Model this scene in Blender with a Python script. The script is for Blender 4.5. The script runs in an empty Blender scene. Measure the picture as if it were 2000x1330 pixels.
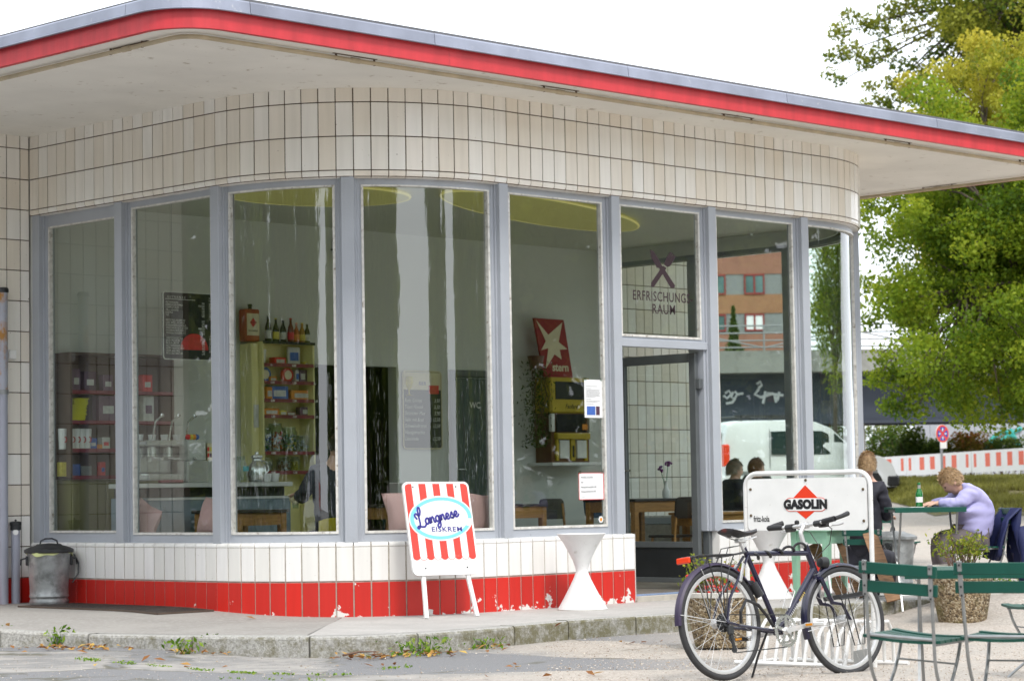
import bpy, bmesh, math, random
import numpy as np
from mathutils import Vector, Matrix
from mathutils.geometry import tessellate_polygon
random.seed(7)
rng = np.random.default_rng(7)
S = bpy.context.scene
COL = S.collection
PI = math.pi
R_ = math.radians

# ------------------------------------------------------------------ camera
F_PX, YAW, PITCH, ROLL = 4656.77, 0.78225, 0.06314, -0.01687
CAM = Vector((-13.38259, -15.32836, 1.00946))
_f = Vector((math.cos(YAW)*math.cos(PITCH), math.sin(YAW)*math.cos(PITCH), math.sin(PITCH)))
_r = Vector((math.sin(YAW), -math.cos(YAW), 0))
_u = _r.cross(_f)
CR = math.cos(ROLL)*_r + math.sin(ROLL)*_u
CU = -math.sin(ROLL)*_r + math.cos(ROLL)*_u
cam_d = bpy.data.cameras.new('camera')
cam = bpy.data.objects.new('camera', cam_d)
COL.objects.link(cam)
m = Matrix((CR, CU, -_f)).transposed().to_4x4()
m.translation = CAM
cam.matrix_world = m
cam_d.sensor_width = 36
cam_d.sensor_fit = 'HORIZONTAL'
cam_d.lens = F_PX*36/2000
cam_d.clip_start = 0.1
cam_d.clip_end = 2000
cam_d.dof.use_dof = True
cam_d.dof.focus_distance = 17.0
cam_d.dof.aperture_fstop = 5.0
S.camera = cam

# ------------------------------------------------------------------ sky, sun, exposure
W = bpy.data.worlds.new('World')
S.world = W
W.use_nodes = True
nt = W.node_tree
nt.nodes.clear()
wo = nt.nodes.new('ShaderNodeOutputWorld')
bg = nt.nodes.new('ShaderNodeBackground')
sky = nt.nodes.new('ShaderNodeTexSky')
sky.sky_type = 'NISHITA'
sky.sun_disc = False
sky.sun_elevation = R_(52)
SUN_AZ = R_(-118)               # direction towards the sun in the ground plane, from +X
sky.sun_rotation = PI/2 - SUN_AZ
sky.air_density = 1.0
sky.dust_density = 3.0
mixs = nt.nodes.new('ShaderNodeMixRGB')
mixs.inputs[0].default_value = 0.86          # thin bright cloud over the blue
mixs.inputs[2].default_value = (11.9, 12.5, 13.2, 1)
nt.links.new(sky.outputs[0], mixs.inputs[1])
nt.links.new(mixs.outputs[0], bg.inputs[0])
bg.inputs[1].default_value = 0.13
nt.links.new(bg.outputs[0], wo.inputs[0])
sun_d = bpy.data.lights.new('sun', 'SUN')
sun_d.energy = 2.0
sun_d.angle = R_(11)
sun_d.color = (1.0, 0.95, 0.88)
sun = bpy.data.objects.new('sun', sun_d)
COL.objects.link(sun)
sd = Vector((math.cos(SUN_AZ)*math.cos(R_(52)), math.sin(SUN_AZ)*math.cos(R_(52)), math.sin(R_(52))))
sun.rotation_euler = sd.to_track_quat('Z', 'Y').to_euler()
S.view_settings.view_transform = 'Standard'
S.view_settings.look = 'None'
S.view_settings.exposure = 0.36
S.view_settings.gamma = 1
S.view_settings.use_curve_mapping = False
S.render.engine = 'CYCLES'
S.cycles.use_denoising = True
S.cycles.max_bounces = 10
S.cycles.diffuse_bounces = 5
S.cycles.glossy_bounces = 4
S.cycles.transparent_max_bounces = 24
S.cycles.caustics_reflective = False
S.cycles.caustics_refractive = False
S.cycles.sample_clamp_indirect = 6.0

# ------------------------------------------------------------------ survey of the place
def ray(px, py):
    return _f + CR*((px-1000)/F_PX) - CU*((py-665)/F_PX)
def G(px, py, z=0.0):            # point on the level z
    d = ray(px, py)
    return CAM + d*((z-CAM.z)/d.z)
def AX(px, py, x=0.0):           # point on the plane x = const
    d = ray(px, py)
    return CAM + d*((x-CAM.x)/d.x)
def BY(px, py, y=0.0):           # point on the plane y = const
    d = ray(px, py)
    return CAM + d*((y-CAM.y)/d.y)
def D(px, py, dep):              # point at a distance along the view axis
    return CAM + ray(px, py)*dep
def depth(v):
    return (Vector(v)-CAM).dot(_f)
FWD = Vector((math.cos(YAW), math.sin(YAW), 0))   # level directions along and across the view
RGT = Vector((math.sin(YAW), -math.cos(YAW), 0))
UP = Vector((0, 0, 1))

# ------------------------------------------------------------------ materials
def _nodes(name):
    mt = bpy.data.materials.new(name)
    mt.use_nodes = True
    n = mt.node_tree.nodes
    return mt, n, mt.node_tree.links, n['Principled BSDF']
def mat(name, col, rough=0.5, metal=0.0, var=0.12, scale=6.0, bump=0.0, bscale=None, dirt=None, dirt_amt=0.0, dscale=3.0, objvar=0.0, coat=0.0, spec=None, stretch=None, coord='Object'):
    mt, n, l, b = _nodes(name)
    c = (*col[:3], 1)
    b.inputs['Roughness'].default_value = rough
    b.inputs['Metallic'].default_value = metal
    if coat:
        b.inputs['Coat Weight'].default_value = coat
        b.inputs['Coat Roughness'].default_value = 0.08
    if spec is not None:
        b.inputs['Specular IOR Level'].default_value = spec
    tc = n.new('ShaderNodeTexCoord')
    vec = tc.outputs[coord]
    if stretch:
        mp = n.new('ShaderNodeMapping')
        mp.inputs['Scale'].default_value = stretch
        l.new(vec, mp.inputs[0])
        vec = mp.outputs[0]
    ns = n.new('ShaderNodeTexNoise')
    ns.inputs['Scale'].default_value = scale
    ns.inputs['Detail'].default_value = 6
    l.new(vec, ns.inputs['Vector'])
    mr = n.new('ShaderNodeMapRange')
    mr.inputs[1].default_value = 0.25
    mr.inputs[2].default_value = 0.75
    mr.inputs[3].default_value = 1-var
    mr.inputs[4].default_value = 1+var
    l.new(ns.outputs[0], mr.inputs[0])
    val = mr.outputs[0]
    if objvar:
        oi = n.new('ShaderNodeObjectInfo')
        mo = n.new('ShaderNodeMapRange')
        mo.inputs[3].default_value = 1-objvar
        mo.inputs[4].default_value = 1+objvar
        l.new(oi.outputs['Random'], mo.inputs[0])
        mm = n.new('ShaderNodeMath')
        mm.operation = 'MULTIPLY'
        l.new(val, mm.inputs[0])
        l.new(mo.outputs[0], mm.inputs[1])
        val = mm.outputs[0]
    hv = n.new('ShaderNodeHueSaturation')
    hv.inputs['Color'].default_value = c
    l.new(val, hv.inputs['Value'])
    out = hv.outputs[0]
    if dirt:
        n2 = n.new('ShaderNodeTexNoise')
        n2.inputs['Scale'].default_value = dscale
        n2.inputs['Detail'].default_value = 8
        n2.inputs['Roughness'].default_value = 0.65
        l.new(vec, n2.inputs['Vector'])
        cr = n.new('ShaderNodeMapRange')
        cr.inputs[1].default_value = 0.72-dirt_amt*0.45
        cr.inputs[2].default_value = 0.80-dirt_amt*0.30
        l.new(n2.outputs[0], cr.inputs[0])
        mx = n.new('ShaderNodeMixRGB')
        l.new(cr.outputs[0], mx.inputs[0])
        l.new(out, mx.inputs[1])
        mx.inputs[2].default_value = (*dirt[:3], 1)
        out = mx.outputs[0]
    l.new(out, b.inputs['Base Color'])
    if bump:
        bs = n.new('ShaderNodeTexNoise')
        bs.inputs['Scale'].default_value = bscale or scale*6
        bs.inputs['Detail'].default_value = 5
        l.new(vec, bs.inputs['Vector'])
        bp = n.new('ShaderNodeBump')
        bp.inputs['Strength'].default_value = bump
        bp.inputs['Distance'].default_value = 0.01
        l.new(bs.outputs[0], bp.inputs['Height'])
        l.new(bp.outputs[0], b.inputs['Normal'])
    return mt
def glass_mat(name, tint, gain=1.0, wav=0.0):
    mt, n, l, b = _nodes(name)
    n.remove(b)
    out = n['Material Output']
    tr = n.new('ShaderNodeBsdfTransparent')
    tr.inputs[0].default_value = (*tint, 1)
    gl = n.new('ShaderNodeBsdfGlossy')
    gl.inputs['Roughness'].default_value = 0.0
    fr = n.new('ShaderNodeFresnel')
    fr.inputs[0].default_value = 1.5
    ge = n.new('ShaderNodeNewGeometry')
    inv = n.new('ShaderNodeMath'); inv.operation = 'SUBTRACT'; inv.inputs[0].default_value = 1
    l.new(ge.outputs['Backfacing'], inv.inputs[1])
    mu = n.new('ShaderNodeMath'); mu.operation = 'MULTIPLY'
    l.new(fr.outputs[0], mu.inputs[0]); l.new(inv.outputs[0], mu.inputs[1])
    m2 = n.new('ShaderNodeMath'); m2.operation = 'MULTIPLY'; m2.inputs[1].default_value = gain; m2.use_clamp = True
    l.new(mu.outputs[0], m2.inputs[0])
    mx = n.new('ShaderNodeMixShader')
    l.new(m2.outputs[0], mx.inputs[0]); l.new(tr.outputs[0], mx.inputs[1]); l.new(gl.outputs[0], mx.inputs[2])
    if wav:
        tc = n.new('ShaderNodeTexCoord')
        ns = n.new('ShaderNodeTexNoise'); ns.inputs['Scale'].default_value = 2.2; ns.inputs['Detail'].default_value = 1
        l.new(tc.outputs['Object'], ns.inputs['Vector'])
        bp = n.new('ShaderNodeBump'); bp.inputs['Strength'].default_value = 1; bp.inputs['Distance'].default_value = wav
        l.new(ns.outputs[0], bp.inputs['Height']); l.new(bp.outputs[0], gl.inputs['Normal'])
    l.new(mx.outputs[0], out.inputs[0])
    return mt
def leaf_mat(name, c1, c2, c3, trans=0.45):
    mt, n, l, b = _nodes(name)
    out = n['Material Output']
    at = n.new('ShaderNodeAttribute'); at.attribute_name = 'tone'
    rp = n.new('ShaderNodeValToRGB')
    rp.color_ramp.elements[0].color = (*c1, 1)
    rp.color_ramp.elements[1].color = (*c3, 1)
    e = rp.color_ramp.elements.new(0.5); e.color = (*c2, 1)
    l.new(at.outputs['Fac'], rp.inputs[0])
    l.new(rp.outputs[0], b.inputs['Base Color'])
    b.inputs['Roughness'].default_value = 0.55
    b.inputs['Specular IOR Level'].default_value = 0.25
    t = n.new('ShaderNodeBsdfTranslucent')
    hs = n.new('ShaderNodeHueSaturation'); hs.inputs['Value'].default_value = 1.5; hs.inputs['Hue'].default_value = 0.485
    l.new(rp.outputs[0], hs.inputs['Color']); l.new(hs.outputs[0], t.inputs[0])
    mx = n.new('ShaderNodeMixShader'); mx.inputs[0].default_value = trans
    l.new(b.outputs[0], mx.inputs[1]); l.new(t.outputs[0], mx.inputs[2]); l.new(mx.outputs[0], out.inputs[0])
    return mt
def emit_mat(name, col, strength, base=None):
    mt, n, l, b = _nodes(name)
    b.inputs['Base Color'].default_value = (*(base or col), 1)
    b.inputs['Emission Color'].default_value = (*col, 1)
    b.inputs['Emission Strength'].default_value = strength
    return mt

# ------------------------------------------------------------------ mesh helper
def frame_of(d):
    d = Vector(d).normalized()
    a = Vector((0, 0, 1)) if abs(d.z) < 0.95 else Vector((1, 0, 0))
    x = a.cross(d).normalized()
    return x, d.cross(x)
class MB:
    def __init__(s):
        s.v, s.f, s.M = [], [], None
    def at(s, M):
        s.M = M
        return s
    def add(s, vs, fs):
        o = len(s.v)
        if s.M is not None:
            vs = [s.M @ Vector(p) for p in vs]
        s.v += [tuple(p) for p in vs]
        s.f += [tuple(i+o for i in f) for f in fs]
        return s
    def box(s, lo, hi, ch=0.0):
        (a, b, c), (d, e, f) = lo, hi
        if ch <= 0:
            vs = [(a,b,c),(d,b,c),(d,e,c),(a,e,c),(a,b,f),(d,b,f),(d,e,f),(a,e,f)]
            return s.add(vs, [(0,3,2,1),(4,5,6,7),(0,1,5,4),(1,2,6,5),(2,3,7,6),(3,0,4,7)])
        bm = bmesh.new()
        bmesh.ops.create_cube(bm, size=1)
        for v in bm.verts:
            v.co = Vector(((a+d)/2+v.co.x*(d-a), (b+e)/2+v.co.y*(e-b), (c+f)/2+v.co.z*(f-c)))
        bmesh.ops.bevel(bm, geom=bm.edges[:], offset=min(ch, 0.45*min(d-a, e-b, f-c)), segments=1, affect='EDGES')
        bm.verts.index_update()
        s.add([v.co.copy() for v in bm.verts], [[v.index for v in fc.verts] for fc in bm.faces])
        bm.free()
        return s
    def cbox(s, c, size, ch=0.0):
        h = [q/2 for q in size]
        return s.box([c[i]-h[i] for i in range(3)], [c[i]+h[i] for i in range(3)], ch)
    def bar(s, p, q, w, t, up=(0,0,1)):        # flat bar from p to q, w across, t along 'up'
        p, q = Vector(p), Vector(q)
        d = (q-p).normalized()
        x = d.cross(Vector(up))
        if x.length < 1e-4:
            x = d.cross(Vector((0, 1, 0)))
        x.normalize()
        y = x.cross(d).normalized()
        vs = [b + x*sx*w/2 + y*sy*t/2 for b in (p, q) for sx, sy in ((-1,-1),(1,-1),(1,1),(-1,1))]
        return s.add(vs, [(3,2,1,0),(4,5,6,7),(0,1,5,4),(1,2,6,5),(2,3,7,6),(3,0,4,7)])
    def tube(s, pts, r, n=8, closed=False, caps=True):
        pts = [Vector(p) for p in pts]
        k = len(pts)
        rr = r if isinstance(r, (list, tuple)) else [r]*k
        vs, fs = [], []
        px = None
        for i, p in enumerate(pts):
            if closed:
                d = pts[(i+1) % k]-pts[i-1]
            else:
                d = pts[min(i+1, k-1)]-pts[max(i-1, 0)]
            d.normalize()
            if px is None:
                px, _ = frame_of(d)
            x = (px-d*px.dot(d))
            if x.length < 1e-5:
                x, _ = frame_of(d)
            x.normalize()
            y = d.cross(x)
            px = x
            for j in range(n):
                a = 2*PI*j/n
                vs.append(p+(x*math.cos(a)+y*math.sin(a))*rr[i])
        for i in range(k if closed else k-1):
            for j in range(n):
                a, b = i*n+j, i*n+(j+1) % n
                c, e = ((i+1) % k)*n+(j+1) % n, ((i+1) % k)*n+j
                fs.append((a, b, c, e))
        if not closed and caps:
            fs.append(tuple(reversed(range(n))))
            fs.append(tuple(range((k-1)*n, k*n)))
        return s.add(vs, fs)
    def lathe(s, prof, n=24, c=(0,0,0), axis=None, cap=True):   # prof: (radius, height)
        c = Vector(c)
        if axis is None:
            x, y, z = Vector((1,0,0)), Vector((0,1,0)), Vector((0,0,1))
        else:
            z = Vector(axis).normalized()
            x, y = frame_of(z)
        vs, fs = [], []
        for r, h in prof:
            for j in range(n):
                a = 2*PI*j/n
                vs.append(c+(x*math.cos(a)+y*math.sin(a))*r+z*h)
        for i in range(len(prof)-1):
            for j in range(n):
                fs.append((i*n+j, i*n+(j+1) % n, (i+1)*n+(j+1) % n, (i+1)*n+j))
        if cap:
            fs.append(tuple(reversed(range(n))))
            k = (len(prof)-1)*n
            fs.append(tuple(range(k, k+n)))
        return s.add(vs, fs)
    def prism(s, poly, o, x, y, t):            # polygon in the (x, y) frame at o, thickness vector t
        o, x, y, t = Vector(o), Vector(x), Vector(y), Vector(t)
        a = [o+x*p[0]+y*p[1] for p in poly]
        k = len(poly)
        vs = a+[p+t for p in a]
        tris = tessellate_polygon([[Vector((p[0], p[1], 0)) for p in poly]])
        fs = []
        for tr in tris:
            fs.append(tuple(tr))
            fs.append(tuple(k+i for i in reversed(tr)))
        for i in range(k):
            j = (i+1) % k
            fs.append((i, j, k+j, k+i))
        return s.add(vs, fs)
    def sweep(s, path, prof, closed=False, zs=None):   # horizontal path [(x,y,nx,ny)], prof [(outward, z)] closed outline
        k = len(prof)
        vs, fs = [], []
        for i, (x, y, nx, ny) in enumerate(path):
            dz = zs[i] if zs else 0
            for o, z in prof:
                vs.append((x+nx*o, y+ny*o, z+dz))
        for i in range(len(path)-1):
            for j in range(k):
                a, b = i*k+j, i*k+(j+1) % k
                fs.append((a, b, b+k, a+k))
        fs.append(tuple(reversed(range(k))))
        q = (len(path)-1)*k
        fs.append(tuple(range(q, q+k)))
        return s.add(vs, fs)
    def ball(s, c, r, n=12, sq=(1,1,1)):
        prof = []
        m_ = max(4, n//2)
        for i in range(m_+1):
            a = -PI/2+PI*i/m_
            prof.append((max(1e-4, math.cos(a)), math.sin(a)))
        o = len(s.v)
        t = MB().lathe(prof, n)
        return s.add([(c[0]+p[0]*r*sq[0], c[1]+p[1]*r*sq[1], c[2]+p[2]*r*sq[2]) for p in t.v], t.f)
    def mesh(s, name, smooth=False, recalc=True):
        me = bpy.data.meshes.new(name)
        me.from_pydata(s.v, [], s.f)
        if recalc:
            bm = bmesh.new(); bm.from_mesh(me)
            bmesh.ops.recalc_face_normals(bm, faces=bm.faces[:])
            bm.to_mesh(me); bm.free()
        if smooth:
            me.polygons.foreach_set('use_smooth', [True]*len(me.polygons))
            try:
                me.set_sharp_from_angle(angle=R_(38))
            except Exception:
                pass
        me.update()
        return me
    def build(s, name, mt, parent=None, smooth=False, world=True, kind=None, label=None):
        if parent is not None and world:
            iv = WM(parent).inverted()
            s.v = [tuple(iv @ Vector(p)) for p in s.v]
        me = s.mesh(name, smooth)
        me.materials.append(mt)
        return link(name, me, parent, kind, label)
ROOTM = {}
def WM(o):
    while o.parent is not None:
        o = o.parent
    return ROOTM.get(o.name, Matrix.Identity(4))
def link(name, data, parent=None, kind=None, label=None):
    o = bpy.data.objects.new(name, data)
    COL.objects.link(o)
    if parent is not None:
        o.parent = parent
    if kind:
        o['kind'] = kind
    if label:
        o['label'] = label
    return o
def tag(o, label, cat, group=None):
    o['label'] = label
    o['category'] = cat
    if group:
        o['group'] = group
    return o
def thing(name, label, cat, loc=(0,0,0), rz=0.0, group=None, M=None):
    o = bpy.data.objects.new(name, None)
    COL.objects.link(o)
    if M is None:
        M = Matrix.Translation(Vector(loc)) @ Matrix.Rotation(rz, 4, 'Z')
    o.matrix_world = M
    ROOTM[o.name] = M.copy()
    return tag(o, label, cat, group)
def copy_tree(o, parent=None, M=None, label=None, group=None):
    c = o.copy()
    COL.objects.link(c)
    c.parent = parent
    if parent is None:
        if M is not None:
            c.matrix_world = M
        ROOTM[c.name] = M.copy()
        if label:
            c['label'] = label
        if group:
            c['group'] = group
    for ch in [q for q in ALLKIDS(o)]:
        copy_tree(ch, c)
    return c
def ALLKIDS(o):
    return list(o.children)
def TR(loc, rz=0.0, rx=0.0, ry=0.0):
    return Matrix.Translation(Vector(loc)) @ Matrix.Rotation(rz, 4, 'Z') @ Matrix.Rotation(ry, 4, 'Y') @ Matrix.Rotation(rx, 4, 'X')
def yaw_of(v):
    return math.atan2(v[1], v[0])
def arc(c, r, a0, a1, n, z=None):
    return [(c[0]+r*math.cos(a0+(a1-a0)*i/n), c[1]+r*math.sin(a0+(a1-a0)*i/n)) for i in range(n+1)]
def rrect(w, h, r, n=5, x0=0, y0=0):
    p = []
    for cx, cy, a in ((w-r, r, -PI/2), (w-r, h-r, 0), (r, h-r, PI/2), (r, r, PI)):
        p += arc((cx+x0, cy+y0), r, a, a+PI/2, n)
    return p
_tc = {}
def text_part(txt, size, mt, parent, o, x, y, t=0.002, bold=0.0, sx=1.0, name='lettering', align='LEFT', shear=0.0, space=1.0):
    """flat lettering with a little depth: origin o, reading along x, up along y (world vectors)"""
    key = (txt, size, bold, t, align, shear, space)
    if key not in _tc:
        cu = bpy.data.curves.new('lettering', 'FONT')
        cu.body = txt
        cu.size = size
        cu.extrude = t/2
        cu.offset = bold
        cu.align_x = align
        cu.shear = shear
        cu.space_character = space
        cu.resolution_u = 3
        tmp = bpy.data.objects.new('tmp', cu)
        COL.objects.link(tmp)
        dg = bpy.context.evaluated_depsgraph_get()
        me = bpy.data.meshes.new_from_object(tmp.evaluated_get(dg))
        bpy.data.objects.remove(tmp)
        bpy.data.curves.remove(cu)
        _tc[key] = me
    me = _tc[key].copy()
    x, y = Vector(x).normalized(), Vector(y).normalized()
    z = x.cross(y)
    M = Matrix((x*sx, y, z)).transposed().to_4x4()
    M.translation = Vector(o)
    if parent is not None:
        M = WM(parent).inverted() @ M
    me.transform(M)
    me.materials.clear()
    me.materials.append(mt)
    return link(name, me, parent)
def skin_mesh(name, pts, edges, sub=2, root=0):
    """pts: (x,y,z,r) or (x,y,z,rx,ry)"""
    me = bpy.data.meshes.new(name)
    me.from_pydata([p[:3] for p in pts], edges, [])
    ob = bpy.data.objects.new(name, me)
    COL.objects.link(ob)
    ob.modifiers.new('skin', 'SKIN')
    sv = me.skin_vertices[0].data
    for i, p in enumerate(pts):
        sv[i].radius = (p[3], p[4] if len(p) > 4 else p[3])
        sv[i].use_root = (i == root)
    sm = ob.modifiers.new('sub', 'SUBSURF')
    sm.levels = sub
    dg = bpy.context.evaluated_depsgraph_get()
    out = bpy.data.meshes.new_from_object(ob.evaluated_get(dg))
    bpy.data.objects.remove(ob)
    out.polygons.foreach_set('use_smooth', [True]*len(out.polygons))
    out.name = name
    return out
# ================================================================== materials in use
T, RAD, N1, N2 = 0.1568, 1.8038, 18.578, 68.501
LARC = RAD*PI/2
LB = T*(N2-N1)-LARC
XE = RAD*2+LB                     # far end of the front
YB = 4.72                         # wing walls
Z1, Z2, Z3, ZS, ZL, ZR = 3.880, 4.184, 4.490, 4.625, 0.550, 0.245

def tile_mat(name, col, col2, rough, chip=None, streak=0.0):
    mt, n, l, b = _nodes(name)
    oi = n.new('ShaderNodeObjectInfo')
    mx = n.new('ShaderNodeMixRGB')
    mx.inputs[1].default_value = (*col, 1); mx.inputs[2].default_value = (*col2, 1)
    l.new(oi.outputs['Random'], mx.inputs[0])
    tc = n.new('ShaderNodeTexCoord')
    geo = n.new('ShaderNodeNewGeometry')
    mp = n.new('ShaderNodeMapping'); mp.inputs['Scale'].default_value = (14, 14, 1.2)
    l.new(geo.outputs['Position'], mp.inputs[0])
    ns = n.new('ShaderNodeTexNoise'); ns.inputs['Scale'].default_value = 1.0; ns.inputs['Detail'].default_value = 5
    l.new(mp.outputs[0], ns.inputs['Vector'])
    mr = n.new('ShaderNodeMapRange'); mr.inputs[3].default_value = 1-streak-0.04; mr.inputs[4].default_value = 1.05
    mr.inputs[1].default_value = 0.3; mr.inputs[2].default_value = 0.65
    l.new(ns.outputs[0], mr.inputs[0])
    hv = n.new('ShaderNodeHueSaturation')
    l.new(mx.outputs[0], hv.inputs['Color']); l.new(mr.outputs[0], hv.inputs['Value'])
    out = hv.outputs[0]
    # specks
    n3 = n.new('ShaderNodeTexNoise'); n3.inputs['Scale'].default_value = 38; n3.inputs['Detail'].default_value = 3
    l.new(geo.outputs['Position'], n3.inputs['Vector'])
    c3 = n.new('ShaderNodeMapRange'); c3.inputs[1].default_value = 0.735; c3.inputs[2].default_value = 0.78
    l.new(n3.outputs[0], c3.inputs[0])
    m3 = n.new('ShaderNodeMixRGB'); m3.inputs[2].default_value = (0.09, 0.06, 0.035, 1)
    l.new(c3.outputs[0], m3.inputs[0]); l.new(out, m3.inputs[1])
    out = m3.outputs[0]
    if chip:
        n4 = n.new('ShaderNodeTexNoise'); n4.inputs['Scale'].default_value = 7.5; n4.inputs['Detail'].default_value = 9; n4.inputs['Roughness'].default_value = 0.62
        l.new(geo.outputs['Position'], n4.inputs['Vector'])
        sp = n.new('ShaderNodeSeparateXYZ'); l.new(geo.outputs['Position'], sp.inputs[0])
        # peeled paint: more of it low down and towards the door
        zr = n.new('ShaderNodeMapRange'); zr.inputs[1].default_value = 0.12; zr.inputs[2].default_value = -0.06; zr.inputs[3].default_value = 0.0; zr.inputs[4].default_value = 0.15
        l.new(sp.outputs['Z'], zr.inputs[0])
        xr = n.new('ShaderNodeMapRange'); xr.inputs[1].default_value = 0.4; xr.inputs[2].default_value = 3.7; xr.inputs[3].default_value = 0.0; xr.inputs[4].default_value = 0.085
        l.new(sp.outputs['X'], xr.inputs[0])
        ad = n.new('ShaderNodeMath'); l.new(zr.outputs[0], ad.inputs[0]); l.new(xr.outputs[0], ad.inputs[1])
        a2 = n.new('ShaderNodeMath'); l.new(ad.outputs[0], a2.inputs[0]); l.new(n4.outputs[0], a2.inputs[1])
        cr = n.new('ShaderNodeMapRange'); cr.inputs[1].default_value = 0.722; cr.inputs[2].default_value = 0.732
        l.new(a2.outputs[0], cr.inputs[0])
        m4 = n.new('ShaderNodeMixRGB'); m4.inputs[2].default_value = (*chip, 1)
        l.new(cr.outputs[0], m4.inputs[0]); l.new(out, m4.inputs[1])
        out = m4.outputs[0]
    l.new(out, b.inputs['Base Color'])
    b.inputs['Roughness'].default_value = rough
    nb = n.new('ShaderNodeTexNoise'); nb.inputs['Scale'].default_value = 5; nb.inputs['Detail'].default_value = 2
    l.new(geo.outputs['Position'], nb.inputs['Vector'])
    bp = n.new('ShaderNodeBump'); bp.inputs['Strength'].default_value = 0.5; bp.inputs['Distance'].default_value = 0.004
    l.new(nb.outputs[0], bp.inputs['Height']); l.new(bp.outputs[0], b.inputs['Normal'])
    return mt
m_cream = tile_mat('cream_tile_glaze', (0.87, 0.855, 0.82), (0.80, 0.74, 0.65), 0.16, streak=0.0)
m_white = tile_mat('white_tile_paint', (0.80, 0.79, 0.78), (0.74, 0.73, 0.70), 0.32)
m_red = tile_mat('red_tile_paint', (0.60, 0.020, 0.012), (0.50, 0.022, 0.016), 0.38, chip=(0.72, 0.70, 0.67))
m_grout_d = mat('dark_grout', (0.10, 0.07, 0.045), 0.9, var=0.35, scale=20)
m_grout_l = mat('pale_grout', (0.42, 0.38, 0.33), 0.9, var=0.2, scale=20)
m_post = mat('grey_window_paint', (0.38, 0.405, 0.45), 0.38, var=0.06, scale=2.5, bump=0.15, bscale=60, dirt=(0.16, 0.16, 0.18), dirt_amt=0.10, dscale=14)
m_bead = mat('pale_glazing_bead', (0.62, 0.61, 0.58), 0.35, var=0.2, scale=18, dirt=(0.25, 0.21, 0.16), dirt_amt=0.35, dscale=25)
m_dkframe = mat('dark_grey_paint', (0.10, 0.11, 0.115), 0.4, var=0.12)
m_glass = glass_mat('window_glass', (0.93, 0.965, 0.95), 1.9, wav=0.0005)
m_glass_c = glass_mat('curved_window_glass', (0.93, 0.965, 0.95), 4.0, wav=0.0013)
m_soffit = mat('soffit_paint', (0.82, 0.80, 0.75), 0.75, var=0.07, scale=1.6, dirt=(0.36, 0.30, 0.22), dirt_amt=0.22, dscale=7, bump=0.15, bscale=18)
m_fred = mat('red_fascia_paint', (0.54, 0.034, 0.045), 0.46, var=0.20, scale=2.2, stretch=(3, 3, .6), bump=0.1, dirt=(0.35, 0.03, 0.035), dirt_amt=0.15, dscale=6)
m_zinc = mat('zinc_sheet', (0.29, 0.31, 0.385), 0.42, metal=0.35, var=0.2, scale=2.5, objvar=.10, bump=0.05, dirt=(0.5, 0.5, 0.52), dirt_amt=0.2, dscale=12)
m_felt = mat('roof_felt', (0.10, 0.10, 0.11), 0.9, var=0.2)
m_inwall = mat('interior_wall_paint', (0.66, 0.67, 0.63), 0.7, var=0.04, scale=1.5)
m_inceil = mat('interior_ceiling_paint', (0.62, 0.62, 0.54), 0.7, var=0.03)
m_infloor = mat('interior_floor', (0.20, 0.18, 0.16), 0.45, var=0.2, scale=3)
m_yelceil = emit_mat('lit_yellow_ceiling_panel', (1.0, 0.88, 0.30), 0.05, (0.58, 0.54, 0.18))
m_blk = mat('black_void', (0.012, 0.012, 0.013), 0.7, var=0.1)

# ================================================================== ground
def sstep(a, b, x):
    t = min(1, max(0, (x-a)/(b-a)))
    return t*t*(3-2*t)
def gz(x, y):
    d = (x-CAM.x)*FWD.x+(y-CAM.y)*FWD.y
    l = (x-CAM.x)*RGT.x+(y-CAM.y)*RGT.y
    h = -0.155-0.065*sstep(14.8, 17.4, d)+0.235*sstep(20.2, 21.6, d)*sstep(3.2, 4.6, l)
    h += 0.05*sstep(-1.6, -3.4, l)*sstep(14, 17, d) if l < -1.6 else 0
    h += (0.62*sstep(38, 54, d)+0.2*sstep(56, 66, d))*sstep(2.0, 4.5, l)
    h += 0.46*math.exp(-((d-57)/4.6)**2)*sstep(8.35, 9.3, l)
    return h
def zp(x, y):                                   # top of the pavement
    return -0.066+0.066*sstep(0.5, 2.4, y)*(1-sstep(0.6, 2.0, x))
def GP(px, py):
    p = G(px, py, 0)
    for _ in range(4):
        p = G(px, py, zp(p.x, p.y))
    return p
dl = [-120, -60, -30, -12, -4, 0, 4, 7] + list(np.arange(8, 26, 0.5)) + list(range(26, 72, 2)) + [80, 95, 120, 160, 220, 320, 500]
ll = [-300, -150, -80, -40, -20, -12] + list(np.arange(-8, 12.01, 0.5)) + [14, 17, 20, 26, 34, 44, 60, 80, 120, 200, 320]
vs, fs = [], []
for d in dl:
    for q in ll:
        p = Vector((CAM.x, CAM.y, 0))+FWD*d+RGT*q
        h = gz(p.x, p.y)
        if 6 < d < 30:
            h += 0.010*math.sin(p.x*2.1+p.y*0.7)*math.sin(p.y*1.7-p.x*0.4)
        vs.append((p.x, p.y, h))
nl = len(ll)
for i in range(len(dl)-1):
    for j in range(nl-1):
        fs.append((i*nl+j, i*nl+j+1, (i+1)*nl+j+1, (i+1)*nl+j))
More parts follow.
